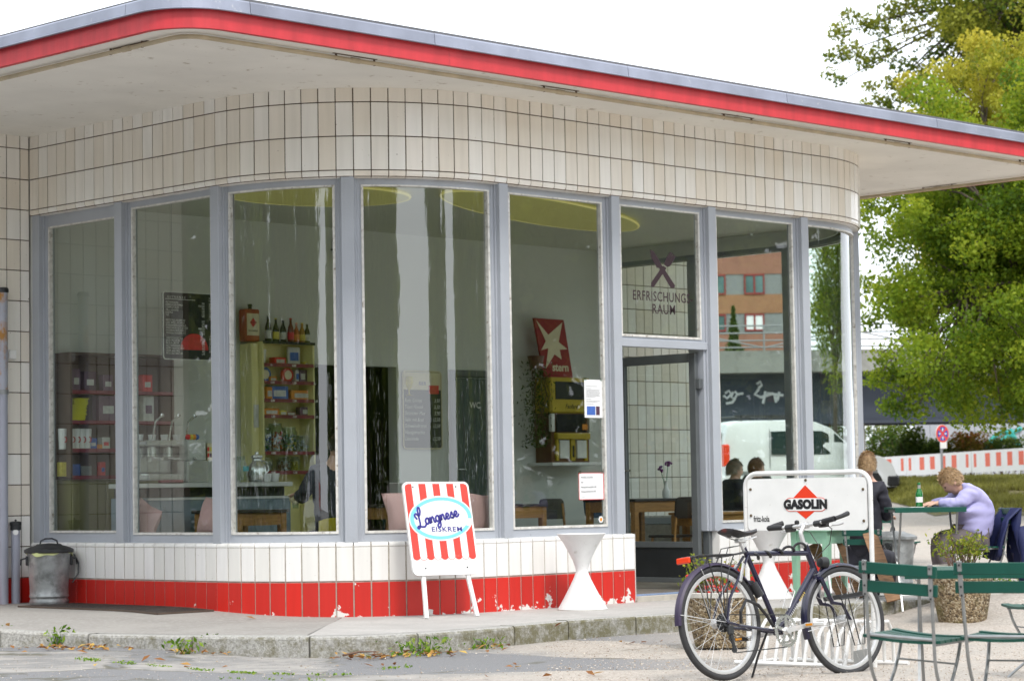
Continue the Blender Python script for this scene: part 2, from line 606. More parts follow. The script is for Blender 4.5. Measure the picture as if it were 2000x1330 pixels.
def ground_mat():
    mt, n, l, b = _nodes('forecourt_asphalt_and_grit')
    geo = n.new('ShaderNodeNewGeometry')
    def noise(sc, det=6, ro=0.6, vec=None):
        q = n.new('ShaderNodeTexNoise'); q.inputs['Scale'].default_value = sc; q.inputs['Detail'].default_value = det; q.inputs['Roughness'].default_value = ro
        l.new(vec or geo.outputs['Position'], q.inputs['Vector']); return q.outputs[0]
    def rng_(src, a, b_, c=0.0, d=1.0):
        q = n.new('ShaderNodeMapRange'); l.new(src, q.inputs[0])
        for i, v in enumerate((a, b_, c, d)): q.inputs[1+i].default_value = v
        return q.outputs[0]
    def mix(f, a, c):
        q = n.new('ShaderNodeMixRGB'); 
        if isinstance(f, float): q.inputs[0].default_value = f
        else: l.new(f, q.inputs[0])
        for k, s_ in ((1, a), (2, c)):
            if isinstance(s_, tuple): q.inputs[k].default_value = (*s_, 1)
            else: l.new(s_, q.inputs[k])
        return q.outputs[0]
    def ramp(src, stops):
        q = n.new('ShaderNodeValToRGB'); l.new(src, q.inputs[0])
        e = q.color_ramp.elements
        while len(e) < len(stops): e.new(0.5)
        for k, (p, c) in enumerate(stops): e[k].position = p; e[k].color = (*c, 1)
        return q.outputs[0]
    dot = n.new('ShaderNodeVectorMath'); dot.operation = 'DOT_PRODUCT'
    l.new(geo.outputs['Position'], dot.inputs[0]); dot.inputs[1].default_value = RGT
    base = CAM.dot(RGT)
    big = noise(0.9, 4)
    wob = n.new('ShaderNodeMath'); wob.operation = 'MULTIPLY_ADD'; l.new(big, wob.inputs[0]); wob.inputs[1].default_value = 3.2; l.new(dot.outputs['Value'], wob.inputs[2])
    grit = rng_(wob.outputs[0], base+0.9, base+1.9)
    fine = noise(150, 3, 0.7)
    stone = n.new('ShaderNodeTexVoronoi'); stone.inputs['Scale'].default_value = 70; l.new(geo.outputs['Position'], stone.inputs['Vector'])
    asph = ramp(fine, [(0.25, (0.12, 0.12, 0.12)), (0.5, (0.23, 0.225, 0.22)), (0.75, (0.40, 0.39, 0.375))])
    old = noise(2.3, 8, 0.7)
    asph = mix(rng_(old, 0.44, 0.60), asph, (0.36, 0.34, 0.315))
    sp = n.new('ShaderNodeSeparateColor'); l.new(stone.outputs['Color'], sp.inputs[0])
    peb = ramp(sp.outputs[0], [(0.0, (0.17, 0.14, 0.115)), (0.35, (0.36, 0.315, 0.27)), (0.7, (0.49, 0.44, 0.39)), (1.0, (0.66, 0.62, 0.57))])
    peb = mix(0.55, peb, ramp(noise(60, 5, 0.75), [(0.3, (0.25, 0.21, 0.175)), (0.6, (0.48, 0.43, 0.375))]))
    peb = mix(rng_(noise(1.3, 6), 0.46, 0.62, 0, 0.5), peb, (0.34, 0.32, 0.29))
    col = mix(grit, asph, peb)
    # darker asphalt mends and moss in the cracks
    patch = n.new('ShaderNodeTexVoronoi'); patch.inputs['Scale'].default_value = 0.75; patch.feature = 'F1'
    wv = n.new('ShaderNodeMixRGB'); wv.inputs[0].default_value = 0.35
    pn = n.new('ShaderNodeTexNoise'); pn.inputs['Scale'].default_value = 2.2; pn.inputs['Detail'].default_value = 5; l.new(geo.outputs['Position'], pn.inputs['Vector'])
    l.new(geo.outputs['Position'], wv.inputs[1]); l.new(pn.outputs['Color'], wv.inputs[2])
    l.new(wv.outputs[0], patch.inputs['Vector'])
    sc = n.new('ShaderNodeSeparateColor'); l.new(patch.outputs['Color'], sc.inputs[0])
    near = rng_(dot.outputs['Value'], base+2.0, base+0.6)
    pm = n.new('ShaderNodeMath'); pm.operation = 'MULTIPLY'; l.new(rng_(sc.outputs[1], 0.60, 0.62), pm.inputs[0]); l.new(near, pm.inputs[1])
    dk = ramp(noise(170, 3, 0.7), [(0.3, (0.10, 0.10, 0.105)), (0.7, (0.30, 0.30, 0.305))])
    col = mix(pm.outputs[0], col, dk)
    edge = n.new('ShaderNodeTexVoronoi'); edge.feature = 'DISTANCE_TO_EDGE'; edge.inputs['Scale'].default_value = 0.75; l.new(wv.outputs[0], edge.inputs['Vector'])
    cr = rng_(edge.outputs['Distance'], 0.022, 0.006, 0, 0.8)
    ck = n.new('ShaderNodeMath'); ck.operation = 'MULTIPLY'; l.new(cr, ck.inputs[0]); l.new(rng_(noise(2.0, 3), 0.45, 0.6), ck.inputs[1])
    ck2 = n.new('ShaderNodeMath'); ck2.operation = 'MULTIPLY'; l.new(ck.outputs[0], ck2.inputs[0]); l.new(near, ck2.inputs[1])
    col = mix(ck2.outputs[0], col, (0.10, 0.095, 0.06))
    l.new(col, b.inputs['Base Color'])
    b.inputs['Roughness'].default_value = 0.9
    ad = n.new('ShaderNodeMath'); l.new(noise(90, 4, 0.7), ad.inputs[0]); l.new(noise(9, 4), ad.inputs[1])
    bp = n.new('ShaderNodeBump'); bp.inputs['Strength'].default_value = 0.7; bp.inputs['Distance'].default_value = 0.012
    l.new(ad.outputs[0], bp.inputs['Height']); l.new(bp.outputs[0], b.inputs['Normal'])
    return mt
m_ground = ground_mat()
g_ = MB(); g_.v, g_.f = vs, fs
g_.build('ground', m_ground, kind='structure', smooth=True)

# ------------------------------------------------------------------ kerb and pavement
kpx = [(-260, 1213), (-120, 1222), (0, 1230), (85, 1235), (172, 1238), (275, 1240), (375, 1241.5), (490, 1243), (604, 1243), (710, 1241.5), (817, 1236), (910, 1230), (1005, 1222), (1058, 1217), (1110, 1212.5),
       (1175, 1208), (1242, 1203.5), (1290, 1200), (1340, 1197), (1400, 1193), (1460, 1189.5), (1530, 1185.5), (1600, 1181.5), (1660, 1178), (1720, 1174.5), (1790, 1170.5), (1860, 1166.5), (1905, 1164)]
joints = [-260, 0, 172, 375, 604, 817, 1005, 1110, 1242, 1340, 1460, 1600, 1720, 1860, 1905]
kp = {p: GP(p, y) for p, y in kpx}
# the kerb runs on to the left, parallel to the left front, and turns in at its right-hand end
first = kp[-260]
def kerb_mat():
    mt, n, l, b = _nodes('mossy_granite')
    geo = n.new('ShaderNodeNewGeometry'); tc = n.new('ShaderNodeTexCoord')
    a = n.new('ShaderNodeTexNoise'); a.inputs['Scale'].default_value = 45; a.inputs['Detail'].default_value = 6; a.inputs['Roughness'].default_value = 0.75; l.new(geo.outputs['Position'], a.inputs['Vector'])
    r1 = n.new('ShaderNodeValToRGB'); l.new(a.outputs[0], r1.inputs[0])
    r1.color_ramp.elements[0].position = 0.3; r1.color_ramp.elements[0].color = (0.19, 0.185, 0.17, 1)
    r1.color_ramp.elements[1].position = 0.72; r1.color_ramp.elements[1].color = (0.56, 0.55, 0.52, 1)
    c = n.new('ShaderNodeTexNoise'); c.inputs['Scale'].default_value = 9; c.inputs['Detail'].default_value = 12; c.inputs['Roughness'].default_value = 0.8; l.new(geo.outputs['Position'], c.inputs['Vector'])
    dt = n.new('ShaderNodeVectorMath'); dt.operation = 'DOT_PRODUCT'; l.new(geo.outputs['Position'], dt.inputs[0]); dt.inputs[1].default_value = (1, 0, 0)
    xr = n.new('ShaderNodeMapRange'); l.new(dt.outputs['Value'], xr.inputs[0]); xr.inputs[1].default_value = -2.6; xr.inputs[2].default_value = 0.6; xr.inputs[3].default_value = -0.03; xr.inputs[4].default_value = 0.09
    ad = n.new('ShaderNodeMath'); l.new(c.outputs[0], ad.inputs[0]); l.new(xr.outputs[0], ad.inputs[1])
    mr = n.new('ShaderNodeMapRange'); mr.inputs[1].default_value = 0.47; mr.inputs[2].default_value = 0.64; l.new(ad.outputs[0], mr.inputs[0])
    # moss grows on the upright face, feet have rubbed it off the top
    sx = n.new('ShaderNodeSeparateXYZ'); l.new(geo.outputs['Normal'], sx.inputs[0])
    up = n.new('ShaderNodeMapRange'); up.inputs[1].default_value = 0.5; up.inputs[2].default_value = 0.9; up.inputs[3].default_value = 0.85; up.inputs[4].default_value = 0.0; l.new(sx.outputs['Z'], up.inputs[0])
    ml = n.new('ShaderNodeMath'); ml.operation = 'MULTIPLY'; l.new(mr.outputs[0], ml.inputs[0]); l.new(up.outputs[0], ml.inputs[1])
    m2 = n.new('ShaderNodeMixRGB'); l.new(ml.outputs[0], m2.inputs[0]); l.new(r1.outputs[0], m2.inputs[1]); m2.inputs[2].default_value = (0.125, 0.112, 0.045, 1)
    l.new(m2.outputs[0], b.inputs['Base Color']); b.inputs['Roughness'].default_value = 0.9
    bp = n.new('ShaderNodeBump'); bp.inputs['Strength'].default_value = 0.8; bp.inputs['Distance'].default_value = 0.01; l.new(a.outputs[0], bp.inputs['Height']); l.new(bp.outputs[0], b.inputs['Normal'])
    return mt
m_kerb = kerb_mat()
kerb = bpy.data.objects.new('kerb', None); COL.objects.link(kerb); kerb['kind'] = 'structure'
pxs = sorted(kp)
def kerb_line(a, b, n):
    out = []
    for i in range(n+1):
        q = a+(b-a)*i/n
        for k in range(len(pxs)-1):
            if pxs[k] <= q <= pxs[k+1] or k == len(pxs)-2:
                t = (q-pxs[k])/(pxs[k+1]-pxs[k])
                out.append(kp[pxs[k]].lerp(kp[pxs[k+1]], t))
                break
    return out
def kerb_piece(line, gap=0.008):
    mb = MB()
    k = len(line)
    prof = [(0.0, -0.30), (0.0, -0.022), (-0.008, -0.006), (-0.025, 0.0), (-0.150, 0.0), (-0.150, -0.30)]
    path = []
    for i, p in enumerate(line):
        t = (line[min(i+1, k-1)]-line[max(i-1, 0)]); t.z = 0; t.normalize()
        q = p.copy()
        if i == 0: q += t*gap
        if i == k-1: q -= t*gap
        path.append((q.x, q.y, t.y, -t.x))
    dz = random.uniform(-0.006, 0.004)
    mb.sweep(path, prof, zs=[p.z+dz+0.004 for p in line])
    mb.build('kerb_stone', m_kerb, kerb, smooth=False)
p0 = first
for i in range(6):
    a = Vector((first.x, first.y+1.15*(i+1), 0)); b = Vector((first.x, first.y+1.15*i, 0))
    kerb_piece([a, a.lerp(b, .5), b])
for a, b in zip(joints[:-1], joints[1:]):
    kerb_piece(kerb_line(a, b, 6 if b-a > 110 else 4))
kend = kp[1905]
ep = [kend+Vector(q) for q in ((0, 0, 0), (0.22, -0.03, 0), (0.40, 0.06, 0), (0.50, 0.24, 0), (0.52, 0.5, 0))]
kerb_piece(ep)
def pave_mat(name, c1, c2):
    return mat(name, c1, 0.88, var=0.16, scale=1.7, bump=0.35, bscale=110, dirt=c2, dirt_amt=0.5, dscale=24, coord='Object')
m_pave_l = pave_mat('worn_asphalt_pavement', (0.30, 0.285, 0.265), (0.37, 0.355, 0.335))
m_pave_r = pave_mat('pale_concrete_pavement', (0.42, 0.405, 0.385), (0.36, 0.345, 0.33))
outl = [Vector((first.x, first.y+1.15*i, 0)) for i in range(6, 0, -1)] + [kp[p] for p in pxs]
def pave(line, name, m_, tgt):
    mb = MB(); v_ = []; f_ = []
    k = len(line)
    for i, p in enumerate(line):
        t = (line[min(i+1, k-1)]-line[max(i-1, 0)]); t.z = 0; t.normalize()
        a = p+Vector((-t.y, t.x, 0))*0.145
        q = tgt[i]
        for s in range(9):
            w = a.lerp(q, s/8)
            v_.append((w.x, w.y, zp(w.x, w.y)))
    for i in range(k-1):
        for s in range(8):
            f_.append((i*9+s, (i+1)*9+s, (i+1)*9+s+1, i*9+s+1))
    mb.v, mb.f = v_, f_
    return mb.build(name, m_, kind='structure', smooth=True)
ks = kerb_line(-260, 588, 16)
ll_ = [Vector((first.x, first.y+1.15*i, 0)) for i in range(6, 0, -1)]
def tg_l(n):                                    # points under the building that the left slab runs to
    pth = [Vector((0.3, 8.0, 0)), Vector((0.3, 2.0, 0)), Vector((0.9, 0.95, 0))]
    return pth
nL = len(ll_)+len(ks)
A_ = [Vector((0.3, 8.0-6.2*i/(nL-4), 0)) if i <= nL-4 else Vector((0.3+0.55*(i-nL+4)/3, 1.8-0.85*(i-nL+4)/3, 0)) for i in range(nL)]
pave(ll_+ks, 'pavement', m_pave_l, A_)
kr = kerb_line(590.5, 1905, 26)
tail = [ep[2], ep[4]+Vector((.2, .6, 0)), Vector((9.0, -2.2, 0)), Vector((14, -2.0, 0))]
nR = len(kr)
B_ = [Vector((0.865+5.5*i/(nR-1), 0.945-0.55*min(1, i/5), 0)) for i in range(nR)]+[Vector((7.0, .4, 0)), Vector((8.0, .4, 0)), Vector((10.0, 1.5, 0)), Vector((14.5, 2.5, 0))]
pave(kr+tail, 'pavement', m_pave_r, B_)
# ================================================================== the pavilion
pav = thing('cafe_pavilion', 'cream tiled refreshment pavilion with rounded corners, tall grey windows and red edged flat roof', 'building', (0, 0, 0))
def pp(s):
    if s < 0: return (0, RAD-s, -1, 0)
    if s < LARC:
        t = s/RAD; c, q = math.cos(t), math.sin(t)
        return (RAD-RAD*c, RAD-RAD*q, -c, -q)
    s -= LARC
    if s < LB: return (RAD+s, 0, 0, -1)
    s -= LB
    if s < LARC:
        t = s/RAD; c, q = math.cos(t), math.sin(t)
        return (RAD+LB+RAD*q, RAD-RAD*c, q, -c)
    return (XE, RAD+s-LARC, 1, 0)
S0 = -(YB-RAD); S1 = 2*LARC+LB+(YB-RAD)
def walk(a, b, step=0.12):
    n = max(1, int(math.ceil((b-a)/step)))
    return [pp(a+(b-a)*i/n) for i in range(n+1)]
def frame_at(s, inset=0.0):
    x, y, nx, ny = pp(s)
    M = Matrix(((-ny, -nx, 0, x-nx*inset), (nx, -ny, 0, y-ny*inset), (0, 0, 1, 0), (0, 0, 0, 1)))
    return M                                    # local x along the front, y inwards, z up

fw = MB().sweep(walk(S0, S1), [(-0.011, 3.822), (-0.011, 4.66), (-0.24, 4.66), (-0.24, 3.822)]).build('frieze_wall', m_grout_d, pav)
me_in = MB().sweep(walk(S0+.02, S1-.02), [(-0.242, 3.80), (-0.242, 4.60), (-0.26, 4.60), (-0.26, 3.80)]).build('frieze_lining', m_inwall, pav)
def tile_mesh(w, h, t=0.011, ch=0.0022):
    return MB().box((-w/2, 0, 0), (w/2, t, h), ch).mesh('tile')
JG = 0.0095
rows = [(Z1, Z2), (Z2, Z3), (Z3, ZS)]
rm = [tile_mesh(T-JG, b-a-JG) for a, b in rows]
for q in rm: q.materials.append(m_cream)
edge_me = MB().prism([(0, 0.066-JG/2), (0.002, 0.034), (0.010, 0.016), (0.024, 0.005), (0.045, 0), (0.095, 0), (0.095, 0.012), (0.05, 0.02), (0.012, 0.04), (0.012, 0.066-JG/2)],
                     (-(T-JG)/2, 0, 0), (0, 1, 0), (0, 0, 1), (T-JG, 0, 0)).mesh('edge_tile')
edge_me.materials.append(m_cream)
def put(me, name, parent, M):
    o = link(name, me, parent)
    o.matrix_local = M
    return o
NT = int((S1-S0)/T)
far_v = MB()
for i in range(NT):
    s = T*(i+0.5-N1)
    if s+T/2 > S1: break
    M = frame_at(s)
    for k, (a, b) in enumerate(rows):
        Mt = M @ Matrix.Translation((random.uniform(-.001, .001), random.uniform(-.0012, .0008), a+JG/2)) @ Matrix.Rotation(random.gauss(0, 0.010), 4, 'Z') @ Matrix.Rotation(random.gauss(0, 0.003), 4, 'Y')
        if i < 86:
            put(rm[k], 'tile', fw, Mt)
        else:
            far_v.at(Mt).add([tuple(v.co) for v in rm[k].vertices], [tuple(p.vertices) for p in rm[k].polygons])
    put(edge_me, 'edge_tile', fw, M @ Matrix.Translation((0, random.uniform(-.001, .001), Z1-0.066)))
far_v.at(None).build('side_tiles', m_cream, pav, kind='stuff')

# plinth: white row over red row, rounded cap
XD0, XD1 = 3.665, 4.925                        # the doorway
sD0, sD1 = LARC+XD0-RAD, LARC+XD1-RAD
cap_me = MB().prism([(0, 0), (0, 0.014), (0.004, 0.026), (0.014, 0.035), (0.03, 0.038), (0.105, 0.038), (0.105, 0.02), (0.02, 0.02), (0.012, 0.0)],
                    (-(T-.011)/2, 0, 0), (0, 1, 0), (0, 0, 1), (T-.011, 0, 0)).mesh('cap_tile')
cap_me.materials.append(m_white)
JP = 0.013
wt = tile_mesh(T-JP, ZL-ZR-JG); wt.materials.append(m_white)
rt = tile_mesh(T-JP, ZR+0.10-JG); rt.materials.append(m_red)
for a, b in ((S0, sD0), (sD1, S1)):
    pl = MB().sweep(walk(a+0.004, b-0.004), [(-0.009, -0.3), (-0.009, 0.556), (-0.10, 0.576), (-0.23, 0.576), (-0.23, -0.3)]).build('plinth_wall', m_grout_l, pav)
    i0 = math.ceil((a/T)+N1-0.3) if a < 0 else 0
    off = 0 if a < 0 else (sD1-0)
    n = int(round((b-a)/T))
    w = (b-a)/n
    for i in range(n):
        s = a+w*(i+0.5)
        M = frame_at(s)
        sc = Matrix.Diagonal((w/T, 1, 1, 1))
        put(wt, 'white_tile', pl, M @ Matrix.Translation((0, random.uniform(-.001, .001), ZR+JG/2)) @ Matrix.Rotation(random.gauss(0, 0.006), 4, 'Z') @ sc)
        put(rt, 'red_tile', pl, M @ Matrix.Translation((0, random.uniform(-.0005, .001), -0.10)) @ sc)
        put(cap_me, 'cap_tile', pl, M @ Matrix.Translation((0, random.uniform(-.001, .001), ZL)) @ sc)
# tiled door reveals
for x, sg in ((XD0, 1), (XD1, -1)):
    MB().box((min(x, x+sg*0.006), 0.0, -0.05), (max(x, x+sg*0.006), 0.10, 0.583), 0.002).build('door_reveal', m_white, pav)

# ------------------------------------------------------------------ posts
posts = [S0+0.085, -(3.255-RAD), -(1.776-RAD), LARC/2, LARC+(1.979-RAD), LARC+(3.498-RAD), LARC+(4.935-RAD), LARC+(6.437-RAD), LARC+LB+LARC/2, 2*LARC+LB+0.0, 2*LARC+LB+1.45, S1-0.085]
post_me = MB().box((-0.058, 0.012, 0.583), (0.058, 0.098, 3.828), 0.004).box((-0.098, 0.082, 0.583), (0.098, 0.175, 3.828), 0.004)
post_me.box((-0.072, 0.060, 0.583), (0.072, 0.09, 3.826), 0.003)
pm_ = post_me.mesh('post'); pm_.materials.append(m_post)
for s in posts:
    put(pm_, 'window_post', pav, frame_at(s))
# ------------------------------------------------------------------ windows
def offp(path, o):
    return path
def rail(path, o0, o1, z0, z1):
    return MB().sweep(path, [(-o0, z0), (-o0, z1), (-o1, z1), (-o1, z0)])
def window(sa, sb, z0, z1, name='window', curved=False, rails=(0.074, 0.062), stile=0.05, gl=None, deep=0.0):
    a, b = sa, sb
    o0, o1 = 0.088+deep, 0.150+deep
    P = walk(a, b, 0.10)
    mb = MB()
    zb, zt = z0+rails[0], z1-rails[1]
    for lo, hi in ((z0, zb), (zt, z1)):
        t = rail(P, o0, o1, lo, hi); mb.add(t.v, t.f)
    for q in (a, b):
        M = frame_at(q)
        sg = 1 if q == a else -1
        mb.at(M).box((min(0, sg*stile), o0+0.001, zb-.002), (max(0, sg*stile), o1-0.001, zt+.002)).at(None)
    w = mb.build(name, m_post, pav)
    e = 0.022
    Pb = walk(a+stile, b-stile, 0.10)
    bb = MB()
    for lo, hi in ((zb, zb+e), (zt-e*0.7, zt)):
        t = rail(Pb, o0-0.010, o0+0.035, lo, hi); bb.add(t.v, t.f)
    for q, sg in ((a+stile, 1), (b-stile, -1)):
        bb.at(frame_at(q)).box((min(0, sg*e), o0-0.009, zb+e), (max(0, sg*e), o0+0.034, zt-e*0.7)).at(None)
    bb.build('glazing_bead', m_bead, w)
    pn = rail(walk(a+stile+0.012, b-stile-0.012, 0.05), o0+0.024, o0+0.031, zb+0.012, zt-0.010)
    pn.build('pane', gl or (m_glass_c if curved else m_glass), w, smooth=True)
    return w
hw = 0.072
ZW0, ZW1 = 0.588, 3.822
for i in range(len(posts)-1):
    if i == 5: continue
    cv = i in (2, 3, 7, 8)
    if i == 0:
        window(posts[0]+hw, posts[1]-hw, ZW0, ZW1, rails=(0.092, 0.120))
    else:
        window(posts[i]+hw, posts[i+1]-hw, ZW0, ZW1, curved=cv, gl=m_glass if i > 6 else None)
wt_ = window(posts[5]+hw, posts[6]-hw, 2.43, ZW1, 'transom_window', rails=(0.055, 0.06))
MB().at(frame_at(0)).at(None).box((XD0-0.09, 0.055, 2.385), (XD1-0.05, 0.135, 2.46), 0.004).build('door_transom', m_post, pav)
for x in (XD0-0.095, XD1-0.055):
    MB().box((x, 0.09, 0.05), (x+0.06, 0.17, 2.385), 0.003).build('door_jamb', m_dkframe, pav)
MB().box((XD0+.008, -0.012, -0.12), (XD1-.008, 0.30, -0.012), 0.006).build('door_step', mat('worn_concrete_step', (0.42, 0.39, 0.34), 0.85, var=0.2, scale=8, bump=0.3), pav)
MB().box((XD0+.01, 0.03, -0.014), (XD1-.01, 0.075, 0.004), 0.003).build('door_threshold', mat('blue_grey_threshold', (0.20, 0.27, 0.42), 0.4), pav)
# open glazed door, hinged on its far side and swung inwards
LX, LY0, LY1 = 4.80, 0.15, 1.18
dl_ = MB()
for y0, y1, z0, z1 in ((LY0, LY0+0.08, 0.07, 2.36), (LY1-0.08, LY1, 0.07, 2.36), (LY0+0.08, LY1-0.08, 2.27, 2.36), (LY0+0.08, LY1-0.08, 0.07, 0.12), (LY0+0.08, LY1-0.08, 0.42, 0.48)):
    dl_.box((LX-0.025, y0, z0), (LX+0.025, y1, z1), 0.003)
leaf = dl_.build('door', m_dkframe, pav)
MB().box((LX-0.014, LY0+.08, 0.12), (LX+0.014, LY1-.08, 0.42)).build('kick_panel', mat('black_kick_panel', (0.022, 0.024, 0.026), 0.35, var=0.2), leaf)
MB().box((LX-0.004, LY0+.08, 0.48), (LX+0.004, LY1-.08, 2.27)).build('pane', m_glass, leaf)
hd = MB().tube([(LX-0.03, LY1-0.045, 1.20), (LX-0.085, LY1-0.045, 1.20), (LX-0.09, LY1-0.06, 1.20), (LX-0.09, LY1-0.19, 1.20)], 0.011, 8).lathe([(0.022, 0), (0.022, 0.008)], 12, (LX-0.026, LY1-0.045, 1.20), (-1, 0, 0))
hd.build('handle', mat('brushed_steel', (0.55, 0.55, 0.54), 0.25, metal=1.0), leaf)
MB().box((LX-0.02, LY0-.05, 2.0), (LX+0.05, LY0, 2.1), .004).box((LX-0.02, LY0-.05, 0.25), (LX+0.05, LY0, 0.35), .004).build('hinge', m_dkframe, leaf)

# ------------------------------------------------------------------ roof
RX0, RX1, RY0, RR = -2.42, 10.93, -0.93, 0.46
edge = [(RX0, 9.0-0.6*i, -1, 0) for i in range(0, 16)]
edge = [e for e in edge if e[1] > RY0+RR+.05]
c0 = (RX0+RR, RY0+RR)
edge += [(c0[0]-RR*math.cos(t), c0[1]-RR*math.sin(t), -math.cos(t), -math.sin(t)) for t in [PI/2*i/10 for i in range(11)]]
edge += [(x, RY0, 0, -1) for x in np.arange(-1.5, RX1-RR, 0.6)]
c1 = (RX1-RR, RY0+RR)
edge += [(c1[0]+RR*math.sin(t), c1[1]-RR*math.cos(t), math.sin(t), -math.cos(t)) for t in [PI/2*i/10 for i in range(11)]]
edge += [(RX1, y, 1, 0) for y in np.arange(RY0+RR+0.4, 9.01, 0.6)]
roof = MB().sweep(edge, [(0, 4.602), (0.0, 4.80), (-0.05, 4.80), (-0.05, 4.602)]).build('red_fascia', m_fred, pav)
poly = [(e[0]-e[2]*0.04, e[1]-e[3]*0.04) for e in edge]
MB().prism(poly, (0, 0, 4.617), (1, 0, 0), (0, 1, 0), (0, 0, 0.16)).build('roof_slab', m_soffit, pav)
# zinc edge in lengths
sl = [0]
for a, b in zip(edge[:-1], edge[1:]):
    sl.append(sl[-1]+math.hypot(b[0]-a[0], b[1]-a[1]))
def cutedge(a, b):
    out = []
    ts = sorted(set([a, b]+[q for q in sl if a < q < b]))
    for t in ts:
        for i in range(len(sl)-1):
            if sl[i] <= t <= sl[i+1]+1e-6:
                k = (t-sl[i])/(sl[i+1]-sl[i])
                v = [edge[i][j]*(1-k)+edge[i+1][j]*k for j in range(4)]
                h = math.hypot(v[2], v[3]); v[2] /= h; v[3] /= h
                out.append(v); break
    return out
def s_of(x):
    for i in range(len(edge)-1):
        if edge[i][3] == -1 and edge[i+1][3] == -1 and edge[i][0] <= x <= edge[i+1][0]:
            return sl[i]+x-edge[i][0]
xs_ = [G(p, y, 4.78).x for p, y in ((862, 78), (1248, 140), (1572, 190), (1862, 240))]
cuts = [0, 3.0, 6.0, s_of(RX0+RR+0.05)-0.95, s_of(RX0+RR+0.05)+0.15]+[s_of(x) for x in xs_]
cuts += [cuts[-1]+2.6, sl[-1]-3, sl[-1]]
cuts = sorted(cuts)
for a, b in zip(cuts[:-1], cuts[1:]):
    MB().sweep(cutedge(a+0.003, b-0.003), [(0.006, 4.748), (0.048, 4.742), (0.052, 4.748), (0.040, 4.756), (0.034, 4.836), (0.026, 4.848), (-0.14, 4.865), (-0.14, 4.80), (0.006, 4.80)]).build('zinc_edge', m_zinc, pav)
MB().sweep(edge, [(-0.06, 4.85), (-0.075, 4.895), (-0.16, 4.905), (-0.20, 4.80), (-0.06, 4.80)]).build('roof_upstand', m_felt, pav)
MB().prism([(e[0]-e[2]*0.18, e[1]-e[3]*0.18) for e in edge], (0, 0, 4.79), (1, 0, 0), (0, 1, 0), (0, 0, 0.07)).build('roof_covering', m_felt, pav)
# conduit under the soffit
zc = 4.584
ci = 0.27
cpath = [(e[0]-e[2]*ci, e[1]-e[3]*ci, zc) for e in edge if not (e[0] < RX0+RR-0.01 and e[1] < RY0+RR-0.01 and False)]
cond = MB().tube(cpath, 0.019, 8).build('conduit', mat('cream_conduit', (0.50, 0.42, 0.29), 0.5, var=0.2), pav, smooth=True)
m_rust = mat('rusty_bracket', (0.12, 0.085, 0.06), 0.8, var=0.4, scale=30)
def conduit_fit(x, y, dx, dy):
    d = Vector((dx, dy, 0))
    for k in (-0.21, 0.21):
        p = Vector((x, y, zc))+d*k
        MB().bar(p-Vector((0, 0, .020)), p+Vector((0, 0, .04)), 0.020, 0.008, d).build('conduit_clamp', m_rust, cond)
    p = Vector((x, y, zc))
    MB().lathe([(0.023, -0.05), (0.023, 0.05)], 10, p, d).build('conduit_socket', bpy.data.materials['cream_conduit'], cond)
    q = p+Vector((dy*0.02, -dx*0.02, 0.0235+.007))
    MB().bar(q-d*0.26, q+d*0.22, 0.022, 0.003).build('rust_scar', m_rust, cond)
for px, py in ((690, 120), (1110, 178), (1455, 232), (1755, 282), (1990, 325)):
    p = G(px, py, zc); conduit_fit(p.x, RY0+ci, 1, 0)
p = G(252, 97, zc); conduit_fit(RX0+ci, p.y, 0, 1)
p = G(1860, 366, zc)
conduit_fit(RX1-ci, 1.25, 0, 1); conduit_fit(RX1-ci, 3.0, 0, 1)

# ------------------------------------------------------------------ body behind, floor, ceiling, back wall
FZ = 0.0
def inner_outline(o):
    return [(x-nx*o, y-ny*o) for x, y, nx, ny in walk(S0, S1, 0.15)]
MB().prism(inner_outline(0.20), (0, 0, -0.2), (1, 0, 0), (0, 1, 0), (0, 0, 0.2+FZ)).build('floor', m_infloor, pav)
MB().prism(inner_outline(0.255), (0, 0, 3.96), (1, 0, 0), (0, 1, 0), (0, 0, 0.05)).build('ceiling', m_inceil, pav)
MB().box((0.02, 4.66, -0.2), (3.62, 4.80, 4.60)).box((3.62, 4.66, 2.44), (4.86, 4.80, 4.60)).box((4.86, 4.66, -0.2), (8.58, 4.80, 4.60)).build('back_wall', m_inwall, pav)
MB().box((3.50, 5.60, -0.2), (5.0, 6.2, 2.7)).box((3.40, 4.802, -0.2), (3.50, 6.2, 2.7)).box((5.0, 4.802, -0.2), (5.1, 6.2, 2.7)).box((3.5, 4.802, 2.6), (5.0, 5.6, 2.7)).box((3.5, 4.802, -0.2), (5.0, 5.6, -0.05)).build('dark_passage', m_blk, pav)
for cx, cy, ra_, rb2, rt_ in ((4.55, 1.96, 2.1, .56, R_(19)), (1.75, 2.35, .95, .72, R_(-10))):
    def el(k, n=56):
        out = []
        for i in range(n):
            q = 2*PI*i/n; x, y = (ra_+k)*math.cos(q), (rb2+k)*math.sin(q)
            out.append((cx+x*math.cos(rt_)-y*math.sin(rt_), cy+x*math.sin(rt_)+y*math.cos(rt_)))
        return out
    dsk = MB().prism(el(0), (0, 0, 3.915), (1, 0, 0), (0, 1, 0), (0, 0, .042)).build('ceiling_panel', m_yelceil, pav, smooth=True)
    MB().tube([(x, y, 3.925) for x, y in el(.012)], 0.013, 6, closed=True).build('light_rim', bpy.data.materials.get('yellow_cove_light') or emit_mat('yellow_cove_light', (1.0, 0.88, 0.32), 0.16, (0.7, 0.6, 0.2)), dsk, smooth=True)
